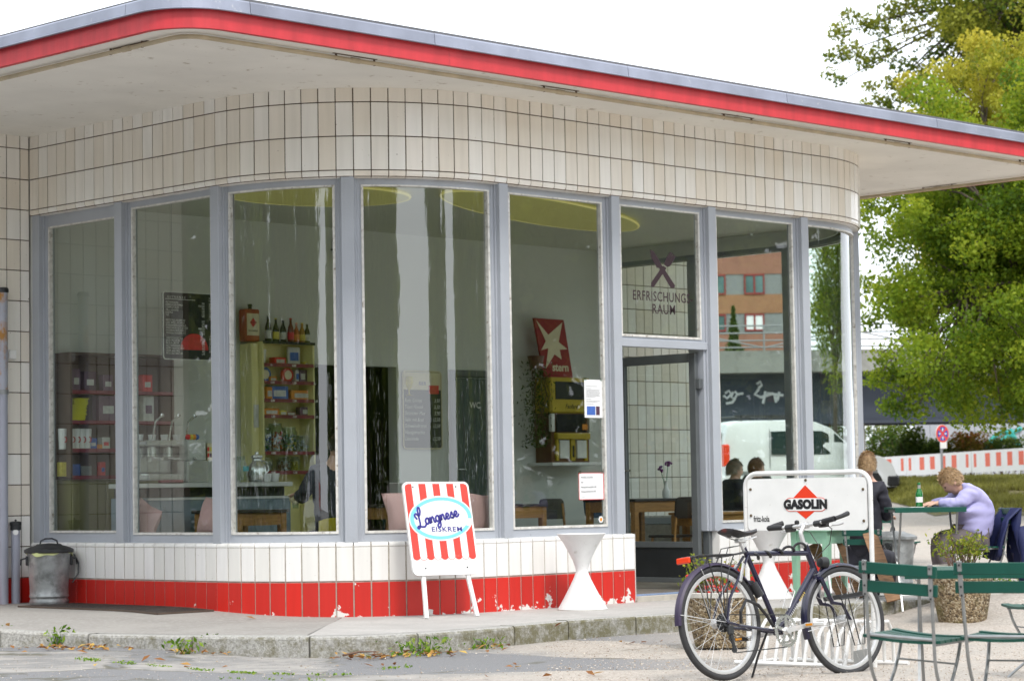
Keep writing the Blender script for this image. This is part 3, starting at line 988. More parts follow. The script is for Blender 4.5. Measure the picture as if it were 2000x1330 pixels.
# main body behind (roof deck support) and the two tiled wing walls
MB().box((-1.9, 6.3, -0.2), (10.4, 8.8, 4.6)).build('rear_block', m_cream, pav)
def wing(x0, x1, label):
    w = thing('wing_wall', label, 'wall', ((x0+x1)/2, YB, 0))
    MB().box((x0, YB+0.011, -0.2), (x1, YB+0.4, 4.617)).build('wall_core', m_grout_d, w)
    zr = [ZR+0.3045*i for i in range(15)]
    zr = [-0.05, ZR]+[ZR+0.3055*i for i in range(1, 14)]+[Z3, ZS]
    zr = [-0.05, ZR, 0.55]+[0.55+(Z1-0.55)/11*i for i in range(1, 12)]+[Z2, Z3, ZS]
    ms = {}
    first_ = 0.105
    xs = [x1-first_]
    if x0 > 5: xs = [x0+first_]
    n = int((x1-x0-first_)/T)
    for c in range(n+1):
        if x0 < 0:
            b = x1 if c == 0 else x1-first_-T*(c-1); a = b-(first_ if c == 0 else T)
        else:
            a = x0 if c == 0 else x0+first_+T*(c-1); b = a+(first_ if c == 0 else T)
        for k in range(len(zr)-1):
            key = (c == 0, round(zr[k+1]-zr[k], 3), k == 0)
            if key not in ms:
                ms[key] = tile_mesh(b-a-JG, zr[k+1]-zr[k]-JG); ms[key].materials.append(m_red if k == 0 else m_white if k == 1 else m_cream)
            o = link('red_tile' if k == 0 else 'tile', ms[key], w)
            o.matrix_local = WM(w).inverted() @ Matrix.Translation(((a+b)/2, YB+random.uniform(-.001, .001), zr[k]+JG/2)) @ Matrix.Rotation(random.gauss(0, 0.004), 4, 'Z')
    return w
wing(-1.75, 0.0, 'cream tiled wall behind the drainpipes, with a dark red bottom row')
wing(XE, XE+1.75, 'cream tiled wall seen through the glass of the open door')
# ================================================================== street things
m_wpaint = mat('white_gloss_paint', (0.78, 0.78, 0.77), 0.35, var=0.06, scale=7, dirt=(0.42, 0.38, 0.32), dirt_amt=0.12, dscale=30)
m_wrough = mat('rough_white_paint', (0.74, 0.74, 0.74), 0.7, var=0.07, scale=10, bump=0.3, bscale=26, dirt=(0.52, 0.50, 0.46), dirt_amt=0.25, dscale=12)
m_galv = mat('galvanised_steel', (0.33, 0.345, 0.35), 0.5, metal=0.65, var=0.35, scale=9, bump=0.06, dirt=(0.17, 0.18, 0.18), dirt_amt=0.45, dscale=7)
m_dkgalv = mat('dark_weathered_steel', (0.045, 0.047, 0.05), 0.5, metal=0.5, var=0.4, scale=12)
m_steel = mat('bare_grey_steel', (0.30, 0.31, 0.315), 0.42, metal=0.55, var=0.15, scale=20)
m_chrome = mat('polished_metal', (0.72, 0.72, 0.71), 0.22, metal=0.75, var=0.06)
m_alu = mat('satin_aluminium', (0.66, 0.66, 0.66), 0.36, metal=0.5, var=0.08)
m_black = mat('black_plastic', (0.018, 0.018, 0.02), 0.45, var=0.2)
m_rubber = mat('tyre_rubber', (0.032, 0.032, 0.034), 0.7, var=0.25, scale=30, bump=0.2, bscale=200)
m_green = mat('green_slat_paint', (0.002, 0.064, 0.045), 0.36, var=0.15, scale=6, dirt=(0.01, 0.10, 0.075), dirt_amt=0.15, dscale=20)
m_greent = m_green
m_mint = mat('mint_table_paint', (0.30, 0.55, 0.40), 0.55, var=0.08, scale=6, dirt=(0.45, 0.50, 0.38), dirt_amt=0.25, dscale=15)
m_plank = mat('weathered_board', (0.27, 0.15, 0.075), 0.75, var=0.35, scale=4, stretch=(2, 2, 14), dirt=(0.11, 0.07, 0.045), dirt_amt=0.4, dscale=5)
m_aggr = None
def aggregate_mat():
    mt, n, l, b = _nodes('exposed_aggregate')
    tc = n.new('ShaderNodeTexCoord')
    v = n.new('ShaderNodeTexVoronoi'); v.inputs['Scale'].default_value = 62; l.new(tc.outputs['Object'], v.inputs['Vector'])
    sp = n.new('ShaderNodeSeparateColor'); l.new(v.outputs['Color'], sp.inputs[0])
    r = n.new('ShaderNodeValToRGB'); l.new(sp.outputs[0], r.inputs[0])
    e = r.color_ramp.elements
    e[0].color = (0.075, 0.055, 0.035, 1); e[1].color = (0.50, 0.43, 0.32, 1)
    for p, c in ((0.35, (0.24, 0.17, 0.095)), (0.7, (0.36, 0.28, 0.17))):
        q = e.new(p); q.color = (*c, 1)
    d = n.new('ShaderNodeMapRange'); l.new(v.outputs['Distance'], d.inputs[0]); d.inputs[1].default_value = 0.0; d.inputs[2].default_value = 0.7; d.inputs[3].default_value = 1; d.inputs[4].default_value = 0.0
    mo = n.new('ShaderNodeTexNoise'); mo.inputs['Scale'].default_value = 6; mo.inputs['Detail'].default_value = 6; l.new(tc.outputs['Object'], mo.inputs['Vector'])
    mr = n.new('ShaderNodeMapRange'); mr.inputs[1].default_value = 0.52; mr.inputs[2].default_value = 0.66; mr.inputs[4].default_value = 0.7; l.new(mo.outputs[0], mr.inputs[0])
    mx = n.new('ShaderNodeMixRGB'); l.new(mr.outputs[0], mx.inputs[0]); l.new(r.outputs[0], mx.inputs[1]); mx.inputs[2].default_value = (0.17, 0.15, 0.05, 1)
    l.new(mx.outputs[0], b.inputs['Base Color']); b.inputs['Roughness'].default_value = 0.85
    bp = n.new('ShaderNodeBump'); bp.inputs['Strength'].default_value = 1; bp.inputs['Distance'].default_value = 0.012; l.new(d.outputs[0], bp.inputs['Height']); l.new(bp.outputs[0], b.inputs['Normal'])
    return mt
m_aggr = aggregate_mat()
m_concrete = mat('pale_concrete', (0.47, 0.45, 0.41), 0.85, var=0.15, scale=7, bump=0.3, bscale=60, dirt=(0.22, 0.20, 0.12), dirt_amt=0.3, dscale=8)
m_soil = mat('planter_soil', (0.05, 0.035, 0.025), 0.95, var=0.4, scale=30)

# ------------------------------------------------------------------ drainpipes by the wing wall
def pipe_y(px, y): return BY(px, 900, y)
m_pipe = mat('blue_grey_pipe_paint', (0.36, 0.375, 0.45), 0.4, var=0.08, scale=3, dirt=(0.42, 0.20, 0.05), dirt_amt=0.0)
m_pipe_r = mat('rusting_pipe_paint', (0.36, 0.375, 0.44), 0.5, var=0.12, scale=3, dirt=(0.36, 0.17, 0.03), dirt_amt=0.52, dscale=10, stretch=(1, 1, .6))
p = pipe_y(6, YB-.075)
t = thing('vent_pipe', 'tall blue grey pipe with a rusty upper half and dark cap against tiles', 'pipe', (p.x, p.y, 0))
zt_ = BY(8, 572, YB-.075).z; zm = BY(8, 766, YB-.075).z
MB().lathe([(0.047, -0.1), (0.047, zm)], 20, (p.x, p.y, 0)).build('lower_pipe', m_pipe, t, smooth=True)
MB().lathe([(0.050, zm), (0.050, zt_)], 20, (p.x, p.y, 0)).build('upper_pipe', m_pipe_r, t, smooth=True)
MB().lathe([(0.054, zt_), (0.060, zt_+.004), (0.060, zt_+.035), (0.050, zt_+.05)], 20, (p.x, p.y, 0)).build('cap', m_dkgalv, t, smooth=True)
MB().lathe([(0.056, zm-.02), (0.056, zm+.025)], 20, (p.x, p.y, 0)).bar((p.x, p.y, zm), (p.x+.05, p.y+.075, zm), 0.02, 0.03).build('pipe_clamp', m_steel, t, smooth=True)
p = pipe_y(30, YB-.09)
t = thing('filler_pipe', 'short grey pipe with a capped top and round tag beside the bin', 'pipe', (p.x, p.y, 0))
zt_ = BY(30, 1030, YB-.09).z
MB().lathe([(0.043, -0.1), (0.043, zt_-.02)], 20, (p.x, p.y, 0)).build('lower_pipe', m_pipe, t, smooth=True)
MB().lathe([(0.040, zt_-.03), (0.052, zt_-.02), (0.052, zt_+.02), (0.058, zt_+.024), (0.058, zt_+.055), (0.03, zt_+.062)], 20, (p.x, p.y, 0)).bar((p.x-.065, p.y-.02, zt_+.05), (p.x+.065, p.y+.02, zt_+.05), .015, .012).ball((p.x, p.y, zt_+.07), 0.012, 8).build('cap', m_dkgalv, t, smooth=True)
q = (CAM-Vector((p.x, p.y, 0))); q.z = 0; q.normalize()
MB().lathe([(0.028, 0), (0.026, 0.004)], 16, Vector((p.x, p.y, zt_-.045))+q*.045, q).build('tag', m_wpaint, t)
p = BY(20, 693, YB)
t = thing('junction_box', 'small white box fixed to the tiles behind the rusty pipe', 'box', (p.x, YB-.03, p.z))
MB().box((p.x-.05, YB-.065, p.z-.045), (p.x+.035, YB-.002, p.z+.045), .008).build('housing', m_wpaint, t)

# ------------------------------------------------------------------ galvanised bins
def bin_(px, py, z0, dep, rb, rt_, h, label, bag, lid_dark, rz):
    if dep is None:
        b = GP(px, py)
    else:
        b = D(px, py, dep); b.z = z0
    t = thing('dustbin', label, 'dustbin', b, rz)
    X = lambda prof, n=36: MB().at(WM(t)).lathe(prof, n)
    pr = [(rb*0.97, 0.0), (rb, 0.004), (rb+.008, 0.02), (rb+.008, 0.045), (rb, 0.06), (rb+.002, 0.075), (rb+.009, 0.082), (rb+.009, 0.092), (rb+.004, 0.10)]
    pr += [(rb+(rt_-rb)*k/6, 0.10+(h-.10)*k/6) for k in range(1, 7)] + [(rt_+.010, h+.002), (rt_+.010, h+.014), (rt_-.006, h+.016), (rt_-.02, h-.1), (0.01, h-.1)]
    X(pr).build('body', m_galv, t, smooth=True)
    zl = h+.018
    lp = [(rt_+.022, zl-.02), (rt_+.030, zl-.012), (rt_+.030, zl+.012), (rt_+.012, zl+.022), (rt_-.03, zl+.040), (rt_*.62, zl+.052), (rt_*.55, zl+.064), (0.01, zl+.072)]
    lid = X(lp).build('lid', m_dkgalv if lid_dark else m_galv, t, smooth=True)
    MB().at(WM(t)).tube([(-.085, 0, zl+.055), (-.075, 0, zl+.095), (-.03, 0, zl+.115), (.03, 0, zl+.115), (.075, 0, zl+.095), (.085, 0, zl+.055)], 0.008, 8).build('lid_handle', m_dkgalv, lid, smooth=True)
    for s in (-1, 1):
        MB().at(WM(t)).box((s*(rt_+.002)-.012, -.04, h-.12), (s*(rt_+.002)+.016, .04, h-.03), .006).tube([(s*(rt_+.01), -.03, h-.05), (s*(rt_+.055), -.03, h-.06), (s*(rt_+.06), 0, h-.11), (s*(rt_+.055), .03, h-.06), (s*(rt_+.01), .03, h-.05)], .008, 6).build('side_handle', m_dkgalv, t, smooth=True)
    MB().at(WM(t)).tube([((rt_+.02)*math.cos(a), (rt_+.02)*math.sin(a)*0.35-.5*rt_, h-.06-0.24*math.sin(a)**1.0*0.0) for a in [PI*i/10 for i in range(0)]] or [(rt_+.03, 0, h-.02), (rt_+.075, -.02, h-.10), (rt_+.07, -.05, h-.2), (rt_+.01, -.07, h-.29)], .007, 6).build('bail', m_dkgalv, t, smooth=True)
    if bag:
        mb = MB(); n = 44
        vs, fs = [], []
        for i in range(n):
            a = 2*PI*i/n
            dr = 0.014+0.008*math.sin(a*5)+0.005*math.sin(a*11)
            lo = h-.012-0.018*math.sin(a*3+1)-0.010*math.sin(a*8)
            for r_, z_ in ((rt_-.01, h+.012), (rt_+dr, h+.018), (rt_+dr+.003, lo), (rt_+.011, lo+.003)):
                vs.append((r_*math.cos(a), r_*math.sin(a), z_))
        for i in range(n):
            for k in range(3):
                fs.append((i*4+k, ((i+1) % n)*4+k, ((i+1) % n)*4+k+1, i*4+k+1))
        mb.at(WM(t)).add(vs, fs).build('bin_liner', mat('pale_yellow_liner', (0.62, 0.66, 0.30), 0.4, var=0.1), t, smooth=True)
    return t
bin_(96, 1181, 0, None, .178, .205, .50, 'galvanised dustbin with black lid and yellow liner beside the drainpipes', True, True, yaw_of(RGT)+.25)

# cellar grating in the pavement
pts = [GP(x, y) for x, y in ((150, 1184), (320, 1184), (208, 1198), (20, 1196))]
t = thing('cellar_grating', 'dark metal grating let into the pavement below the dustbin', 'grating', pts[0])
a0, a1 = Vector((-0.06, 3.9, 0)), Vector((-0.06, 1.75, 0))
mb = MB()
wv = Vector((-0.62, 0, 0))
for i in range(46):
    c = a0.lerp(a1, i/45)
    z = max(zp(c.x, c.y), zp(c.x-.62, c.y))+.006
    mb.bar((c.x, c.y, z), (c.x-.62, c.y, z), .016, .014)
mb.build('grid_bars', mat('dark_grating_iron', (0.055, 0.047, 0.042), 0.6, var=0.4), t)
f_ = MB()
for a, b in ((a0, a1), (a0+wv, a1+wv), (a0, a0+wv), (a1, a1+wv)):
    k = 6
    for i in range(k):
        u, v = a.lerp(b, i/k), a.lerp(b, (i+1)/k)
        f_.bar((u.x, u.y, zp(u.x, u.y)+.008), (v.x, v.y, zp(v.x, v.y)+.008), .03, .014)
f_.build('grid_frame', mat('rusty_iron', (0.085, 0.06, 0.045), 0.7, var=0.3), t)

# ------------------------------------------------------------------ ice cream board
FL, FR = GP(833, 1208), GP(932, 1203)
xb = (FR-FL); xb.z = 0; xb.normalize()
bk = Vector((-xb.y, xb.x, 0))
if bk.dot(FWD) < 0: bk = -bk
lean = R_(13)
nrm = (bk*math.cos(lean)-UP*math.sin(lean))
def onpl(px, py, P0, N):
    d = ray(px, py); return CAM+d*((P0-CAM).dot(N)/d.dot(N))
P0 = (FL+FR)/2-nrm*0.012
TL, TRc, BRc, BLc = [onpl(x, y, P0, nrm) for x, y in ((796, 941), (921, 940.5), (941, 1120), (808, 1124))]
ux = ((BRc-BLc)+(TRc-TL)).normalized()
uy = ux.cross(nrm); uy = uy if uy.z > 0 else -uy
uz = ux.cross(uy)                               # out of the face, towards the viewer
BWd = ((BRc-BLc).length+(TRc-TL).length)/2; BH = ((TL-BLc).length+(TRc-BRc).length)/2
o = BLc.copy()
t = thing('ice_cream_board', 'red and white awning striped ice cream board leaning on the plinth', 'sign board', (FL+FR)/2)
m_sred = mat('faded_red_print', (0.66, 0.045, 0.03), 0.45, var=0.12, scale=9, dirt=(0.62, 0.20, 0.17), dirt_amt=0.2, dscale=16)
m_lblue = mat('light_blue_print', (0.18, 0.55, 0.82), 0.4, var=0.04)
m_dblue = mat('dark_blue_print', (0.030, 0.024, 0.24), 0.4, var=0.04)
board = MB().prism(rrect(BWd, BH, 0.05), o, ux, uy, -uz*0.022).build('board', m_wpaint, t)
def P2(u, v, k): return o+ux*u+uy*v+uz*k
m_ = 0.018; SW = (BWd-2*m_)/9
zb_ = BH*0.195
for i in range(9):
    u0 = m_+SW*i
    red = i % 2 == 0
    pl_ = [(u0+SW, zb_), (u0+SW, BH-m_), (u0, BH-m_), (u0, zb_)]
    if i == 0: pl_ = [(u0+SW, zb_), (u0+SW, BH-m_), (u0+.035, BH-m_), (u0+.008, BH-m_-.012), (u0, BH-m_-.035), (u0, zb_)]
    if i == 8: pl_ = [(u0+SW, zb_), (u0+SW, BH-m_-.035), (u0+SW-.008, BH-m_-.012), (u0+SW-.035, BH-m_), (u0, BH-m_), (u0, zb_)]
    bot_ = [(u0+SW/2-SW/2*math.cos(a), zb_-SW/2*0.8*math.sin(a)) for a in [PI*k/10 for k in range(11)]]
    if red:
        MB().prism(bot_[1:-1]+pl_, o+uz*0.0005, ux, uy, uz*0.0012).build('red_stripe', m_sred, board)
    else:
        arcp = [P2(u, v, .001) for u, v in bot_]
        MB().tube(arcp, 0.0022, 5).build('scallop_line', m_dblue if 0 else m_sred, board)
ce = (BWd*0.515, BH*0.605)
def ell(a, b, n=56, rot=R_(4), a0=0, a1=2*PI):
    out = []
    for i in range(n):
        q = a0+(a1-a0)*i/(n if a1-a0 > 6.2 else n-1)
        x, y = a*math.cos(q), b*math.sin(q)
        out.append((ce[0]+x*math.cos(rot)-y*math.sin(rot), ce[1]+x*math.sin(rot)+y*math.cos(rot)))
    return out
ra, rb_ = BWd*0.485, BH*0.242
MB().prism(ell(ra, rb_), o+uz*.0016, ux, uy, uz*.0014).build('white_oval', m_wpaint, board)
ro, ri = ell(ra*.965, rb_*.935, 60, a0=R_(-8), a1=R_(330)), ell(ra*.845, rb_*.79, 60, a0=R_(-8), a1=R_(330))
ring = MB()
for i in range(59):
    q = [ro[i], ro[i+1], ri[i+1], ri[i]]
    ring.add([P2(*w, .0032) for w in q]+[P2(*w, .0045) for w in q], [(0,1,2,3),(4,5,6,7),(0,1,5,4),(2,3,7,6)])
ring.build('blue_ring', m_lblue, board)
# script lettering in strokes (unit: x-height 1)
def stroke_word(strokes, ox, oy, sc, w, mt, parent, rot=0.0, name='script_lettering'):
    mb = MB()
    c, s_ = math.cos(rot), math.sin(rot)
    for st in strokes:
        # smooth by Catmull-Rom
        P_ = [Vector((a, b, 0)) for a, b in st]
        if len(P_) > 2:
            Q = []
            for i in range(len(P_)-1):
                p0, p1, p2, p3 = P_[max(i-1,0)], P_[i], P_[i+1], P_[min(i+2,len(P_)-1)]
                for k in range(5):
                    u = k/5
                    Q.append(0.5*((2*p1)+(p2-p0)*u+(2*p0-5*p1+4*p2-p3)*u*u+(3*p1-p0-3*p2+p3)*u**3))
            Q.append(P_[-1]); P_ = Q
        pts_ = []
        for q in P_:
            x, y = q.x*sc, q.y*sc
            pts_.append(P2(ox+x*c-y*s_, oy+x*s_+y*c, .0052))
        k = len(pts_)
        vs, fs = [], []
        for i, q in enumerate(pts_):
            d = (pts_[min(i+1,k-1)]-pts_[max(i-1,0)]).normalized()
            nn = d.cross(uz)
            e = nn*w/2
            vs += [q-e, q+e, q+e+uz*.0012, q-e+uz*.0012]
        for i in range(k-1):
            for j in range(4):
                a, b = i*4+j, i*4+(j+1) % 4
                fs.append((a, b, b+4, a+4))
        fs += [(0,1,2,3), tuple(range(k*4-4, k*4))]
        mb.add(vs, fs)
        for q in (pts_[0], pts_[-1]):
            mb.lathe([(w/2, 0), (w/2, .0011)], 10, q, uz)
    return mb.build(name, mt, parent)
a_ = lambda x: [(x+.75, .85), (x+.45, 1.0), (x+.1, .75), (x+.05, .3), (x+.3, .02), (x+.6, .25), (x+.78, .95), (x+.74, .3), (x+.9, .05), (x+1.1, .3)]
n_ = lambda x: [(x, .95), (x+.05, .05), (x+.12, .6), (x+.45, 1.0), (x+.62, .75), (x+.6, .3), (x+.75, .03), (x+1.0, .3)]
g__ = lambda x: [(x+.75, .85), (x+.45, 1.0), (x+.1, .75), (x+.05, .3), (x+.3, .05), (x+.6, .25), (x+.78, .95), (x+.74, -.5), (x+.45, -1.0), (x+.1, -.85), (x+.2, -.5), (x+.8, 0), (x+1.1, .35)]
e_ = lambda x: [(x, .3), (x+.55, .55), (x+.6, .85), (x+.4, 1.0), (x+.12, .75), (x+.1, .3), (x+.35, .02), (x+.7, .12), (x+.9, .35)]
s__ = lambda x: [(x, .3), (x+.45, 1.05), (x+.5, .65), (x+.7, .3), (x+.5, .0), (x+.15, .08), (x+.5, .05), (x+.9, .35)]
Lw = [[(0.15, 1.3), (-.1, 1.9), (.25, 2.15), (.75, 1.7), (1.15, 2.3), (1.2, 2.9), (.95, 3.1), (.72, 2.5), (.62, 1.2), (.5, .2), (.15, -.35), (-.15, -.25), (.1, .0), (.7, -.2), (1.3, -.3), (1.7, .1)]]
word = Lw+[a_(1.65), n_(2.75), g__(3.75), n_(4.85), e_(5.85), s__(6.75), e_(7.6)]
stroke_word(word, BWd*.155, BH*.52, BWd*.0765, BWd*.026, m_dblue, board, rot=R_(11.5))
text_part('EISKREM', BH*.072, m_dblue, board, P2(BWd*.345, BH*.462, .0050), ux, uy, t=.0016, bold=.0007, sx=1.30, space=1.12)
for u, v in ((.19, .075), (.82, .075), (.15, .945), (.80, .945)):
    MB().lathe([(0.0075, 0), (0.006, 0.005)], 12, P2(BWd*u, BH*v, .0005), uz).build('screw', m_dkgalv, board)
for s_, foot, u in ((0, FL, .16), (1, FR, .76)):
    top_ = P2(BWd*(u+.035), BH*.32, -.036)
    MB().bar(foot+UP*.004, top_, .036, .022, uz).build('leg', m_wpaint, t)

# ------------------------------------------------------------------ hourglass planters
def hourglass(b, label, rz=0):
    t = thing('hourglass_planter', label, 'planter', b, rz, group='white hourglass planters on the pavement')
    H = .685
    pr = [(.222, 0), (.226, .008), (.200, .05), (.160, .12), (.118, .20), (.080, .275), (.060, .325), (.054, .35), (.060, .38), (.085, .45), (.125, .53), (.170, .61), (.216, H-.012), (.222, H-.004), (.220, H), (.205, H), (.195, H-.02), (.14, H-.10), (.01, H-.12)]
    mb = MB().at(WM(t)).lathe(pr, 40)
    mb.build('body', m_wrough, t, smooth=True)
    MB().at(WM(t)).lathe([(.232, -.012), (.232, .004)], 30).build('foot', m_concrete, t)
    return t
hourglass(GP(1138, 1190), 'white hourglass planter standing by the doorway, in front of plinth tiles')
hg2 = hourglass(G(1503, 1169, -.066), 'white hourglass planter half hidden behind the bicycle saddle and rack sign', .6)

# ------------------------------------------------------------------ exposed aggregate planters with plants
m_leafA = leaf_mat('planter_leaves', (0.05, 0.10, 0.012), (0.17, 0.22, 0.02), (0.34, 0.34, 0.04), 0.35)
m_flower = mat('red_flowers', (0.50, 0.02, 0.012), 0.5, var=0.3)
m_twig = mat('brown_twigs', (0.13, 0.075, 0.05), 0.8, var=0.3)
def leaf_mesh(name, P_, size, mt, tone, parent=None, kind=None, asp=0.55, droop=0.3, world=True):
    """P_: n x 3 centres; each leaf a folded pair of quads"""
    n = len(P_)
    d = rng.normal(size=(n, 3)); d[:, 2] -= droop
    d /= np.linalg.norm(d, axis=1)[:, None]
    e = np.cross(d, rng.normal(size=(n, 3))); e /= np.linalg.norm(e, axis=1)[:, None]
    nn = np.cross(d, e)
    sz = size*rng.uniform(0.6, 1.3, n)[:, None]
    a = P_-d*sz*0.5; b = P_+d*sz*0.5
    l_ = P_+e*sz*asp*0.5+nn*sz*0.10; r__ = P_-e*sz*asp*0.5+nn*sz*0.10
    V = np.stack([a, l_, b, r__], 1).reshape(-1, 3)
    if parent is not None and world:
        iv = np.array(WM(parent).inverted()); V = V@iv[:3, :3].T+iv[:3, 3]
    me = bpy.data.meshes.new(name)
    me.vertices.add(4*n); me.vertices.foreach_set('co', V.ravel())
    me.loops.add(6*n)
    idx = np.arange(n)[:, None]*4+np.array([[0, 1, 2, 0, 2, 3]])
    me.loops.foreach_set('vertex_index', idx.ravel())
    me.polygons.add(2*n)
    me.polygons.foreach_set('loop_start', np.arange(2*n)*3)
    me.update(calc_edges=True)
    at = me.attributes.new('tone', 'FLOAT', 'POINT')
    at.data.foreach_set('value', np.repeat(np.clip(tone, 0, 1), 4).astype(np.float32))
    me.materials.append(mt)
    return link(name, me, parent, kind)
def planter(b, label, rt_, rb, h, flowers, plh, dens, rz=0, sub='shrub'):
    t = thing('aggregate_planter', label, 'planter', b, rz, group='exposed aggregate tubs')
    pr = [(rb, 0), (rb+.005, .01), (rt_, h-.05), (rt_+.004, h-.04)]
    MB().at(WM(t)).lathe(pr, 36).build('tub', m_aggr, t, smooth=True)
    MB().at(WM(t)).lathe([(rt_+.004, h-.04), (rt_+.012, h-.036), (rt_+.012, h-.004), (rt_+.004, h), (rt_-.035, h), (rt_-.045, h-.03), (.01, h-.03)], 36).build('rim', m_concrete, t, smooth=True)
    pl_ = thing('planter_shrub', sub, 'plant', (b.x, b.y, b.z+h-.03), rz)
    tw = MB(); C_ = []
    base = Vector((b.x, b.y, b.z+h-.03))
    for i in range(26):
        a = random.uniform(0, 2*PI); r0 = random.uniform(0, rt_*.6); out = random.uniform(.4, 1.25)*rt_
        p0 = base+Vector((math.cos(a)*r0, math.sin(a)*r0, 0))
        p2 = base+Vector((math.cos(a)*out, math.sin(a)*out, plh*random.uniform(.45, 1.0)*(1.15-.3*out/rt_)))
        p1 = p0.lerp(p2, .5)+UP*plh*.12
        tw.tube([p0, p1, p2], [.005, .004, .002], 5)
        for k in range(dens):
            u = random.uniform(.35, 1.05)
            q = (p0.lerp(p1, u*2) if u < .5 else p1.lerp(p2, u*2-1))+Vector([random.gauss(0, .028) for _ in range(3)])
            C_.append(q)
    tw.build('stems', m_twig, pl_)
    P_ = np.array([tuple(c) for c in C_])
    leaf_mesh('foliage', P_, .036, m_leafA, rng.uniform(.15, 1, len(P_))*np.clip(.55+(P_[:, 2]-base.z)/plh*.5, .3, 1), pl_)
    if flowers:
        fb = MB()
        for i in range(70):
            a = random.uniform(0, 2*PI); r0 = rt_*random.uniform(.1, .95)
            fb.ball(base+Vector((math.cos(a)*r0, math.sin(a)*r0, random.uniform(.02, .16))), random.uniform(.010, .018), 6, (1, 1, .7))
        fb.build('blossoms', m_flower, pl_, kind='stuff')
    return t
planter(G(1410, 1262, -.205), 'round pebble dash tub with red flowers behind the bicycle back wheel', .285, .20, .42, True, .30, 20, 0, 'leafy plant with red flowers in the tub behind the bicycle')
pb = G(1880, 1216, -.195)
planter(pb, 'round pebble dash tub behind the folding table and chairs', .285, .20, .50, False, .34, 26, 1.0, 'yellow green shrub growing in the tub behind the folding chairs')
b = G(1941, 1197, -.18)
t = thing('concrete_block', 'stubby pale concrete block at the end of the kerb', 'block', b, yaw_of(RGT))
MB().at(WM(t)).box((-.085, -.12, -.1), (.075, .12, .20), .02).build('block', m_concrete, t)

# ------------------------------------------------------------------ mint table with boards behind the rack
b = G(1634, 1163, -.066)
t = thing('mint_table', 'peeling mint green wooden table by the plinth, behind the bike rack', 'table', b, 0)
Wt, Dt, Ht = .84, .45, .67
mt_at = lambda: MB().at(WM(t))
mt_at().box((-Wt/2-.03, -Dt/2-.03, Ht-.03), (Wt/2+.03, Dt/2+.03, Ht), .005).build('tabletop', m_mint, t)
mt_at().box((-Wt/2+.04, -Dt/2+.01, Ht-.15), (Wt/2-.04, -Dt/2+.035, Ht-.03), .003).box((-Wt/2+.04, Dt/2-.035, Ht-.15), (Wt/2-.04, Dt/2-.01, Ht-.03), .003).box((-Wt/2+.01, -Dt/2+.04, Ht-.15), (-Wt/2+.035, Dt/2-.04, Ht-.03), .003).box((Wt/2-.035, -Dt/2+.04, Ht-.15), (Wt/2-.01, Dt/2-.04, Ht-.03), .003).build('apron', m_mint, t)
for sx in (-1, 1):
    for sy in (-1, 1):
        x, y = sx*(Wt/2-.035), sy*(Dt/2-.035)
        mb = mt_at()
        mb.add([(x-.024, y-.024, 0), (x+.024, y-.024, 0), (x+.024, y+.024, 0), (x-.024, y+.024, 0), (x-.035, y-.035, Ht-.031), (x+.035, y-.035, Ht-.031), (x+.035, y+.035, Ht-.031), (x-.035, y+.035, Ht-.031)],
               [(0,3,2,1),(4,5,6,7),(0,1,5,4),(1,2,6,5),(2,3,7,6),(3,0,4,7)]).build('leg', m_mint, t)
for (x0, y0, x1, y1, dp, w, lab) in ((1724, 1112, 1698, 1040, 22.3, .13, 'wide bare wooden board leaning beside the can, right of the mint table'), (1672, 1135, 1640, 1052, 23.0, .09, 'thin splintered board leaning under the mint table'), (1640, 1150, 1588, 1062, 23.3, .12, 'dark brown board leaning at a slant under the mint table')):
    a = D(x0, y0, dp); c = D(x1, y1, dp+.25)
    dd = (a-c).normalized(); a = c+dd*((c.z+.06)/max(.05, -dd.z))
    t = thing('leaning_board', lab, 'wooden board', a)
    MB().bar(a, c, w, .02, FWD).build('plank', m_plank, t)
# ================================================================== bike rack with sign
m_logo_red = mat('bright_red_print', (0.75, 0.045, 0.012), 0.35, var=0.04)
m_ink = mat('black_print', (0.012, 0.012, 0.013), 0.4, var=0.05)
m_rackw = mat('chipped_white_tube', (0.70, 0.70, 0.69), 0.4, var=0.08, scale=12, dirt=(0.20, 0.16, 0.12), dirt_amt=0.22, dscale=35)
zg_ = -.185
gl_, gr_ = G(1464, 1299, zg_), G(1709, 1308, zg_)
rx = (gr_-gl_); rx.z = 0; rw = rx.length; rx.normalize(); ry = Vector((-rx.y, rx.x, 0))
if ry.dot(FWD) < 0: ry = -ry
t = thing('bike_rack', 'white tubular bike rack with an advertising panel between its posts', 'bike rack', (gl_+gr_)/2)
topz = D(1475, 925, depth(gl_)).z
def rp(u, v, w=0): return gl_+rx*u+UP*v+ry*w
H = topz-zg_; cr_ = .09
pth = [rp(0, 0), rp(0, .3), rp(0, H-cr_)]+[rp(cr_-cr_*math.cos(a), H-cr_+cr_*math.sin(a)) for a in [PI/2*i/6 for i in range(1, 7)]]
pth += [rp(rw-cr_+cr_*math.sin(a), H-cr_+cr_*math.cos(a)) for a in [PI/2*i/6 for i in range(0, 7)]]+[rp(rw, .3), rp(rw, 0)]
MB().tube(pth, .0165, 10).build('post_frame', m_rackw, t, smooth=True)
PH0, PH1 = .905, H-.035
pw0, pw1 = .022, rw-.022
panel = MB().prism(rrect(pw1-pw0, PH1-PH0, .03), rp(pw0, PH0, -.012), rx, UP, ry*.012).build('sign_panel', m_wpaint, t)
def q_(u, v, k): return rp(pw0+u, PH0+v, -.012-k)
pwid, phei = pw1-pw0, PH1-PH0
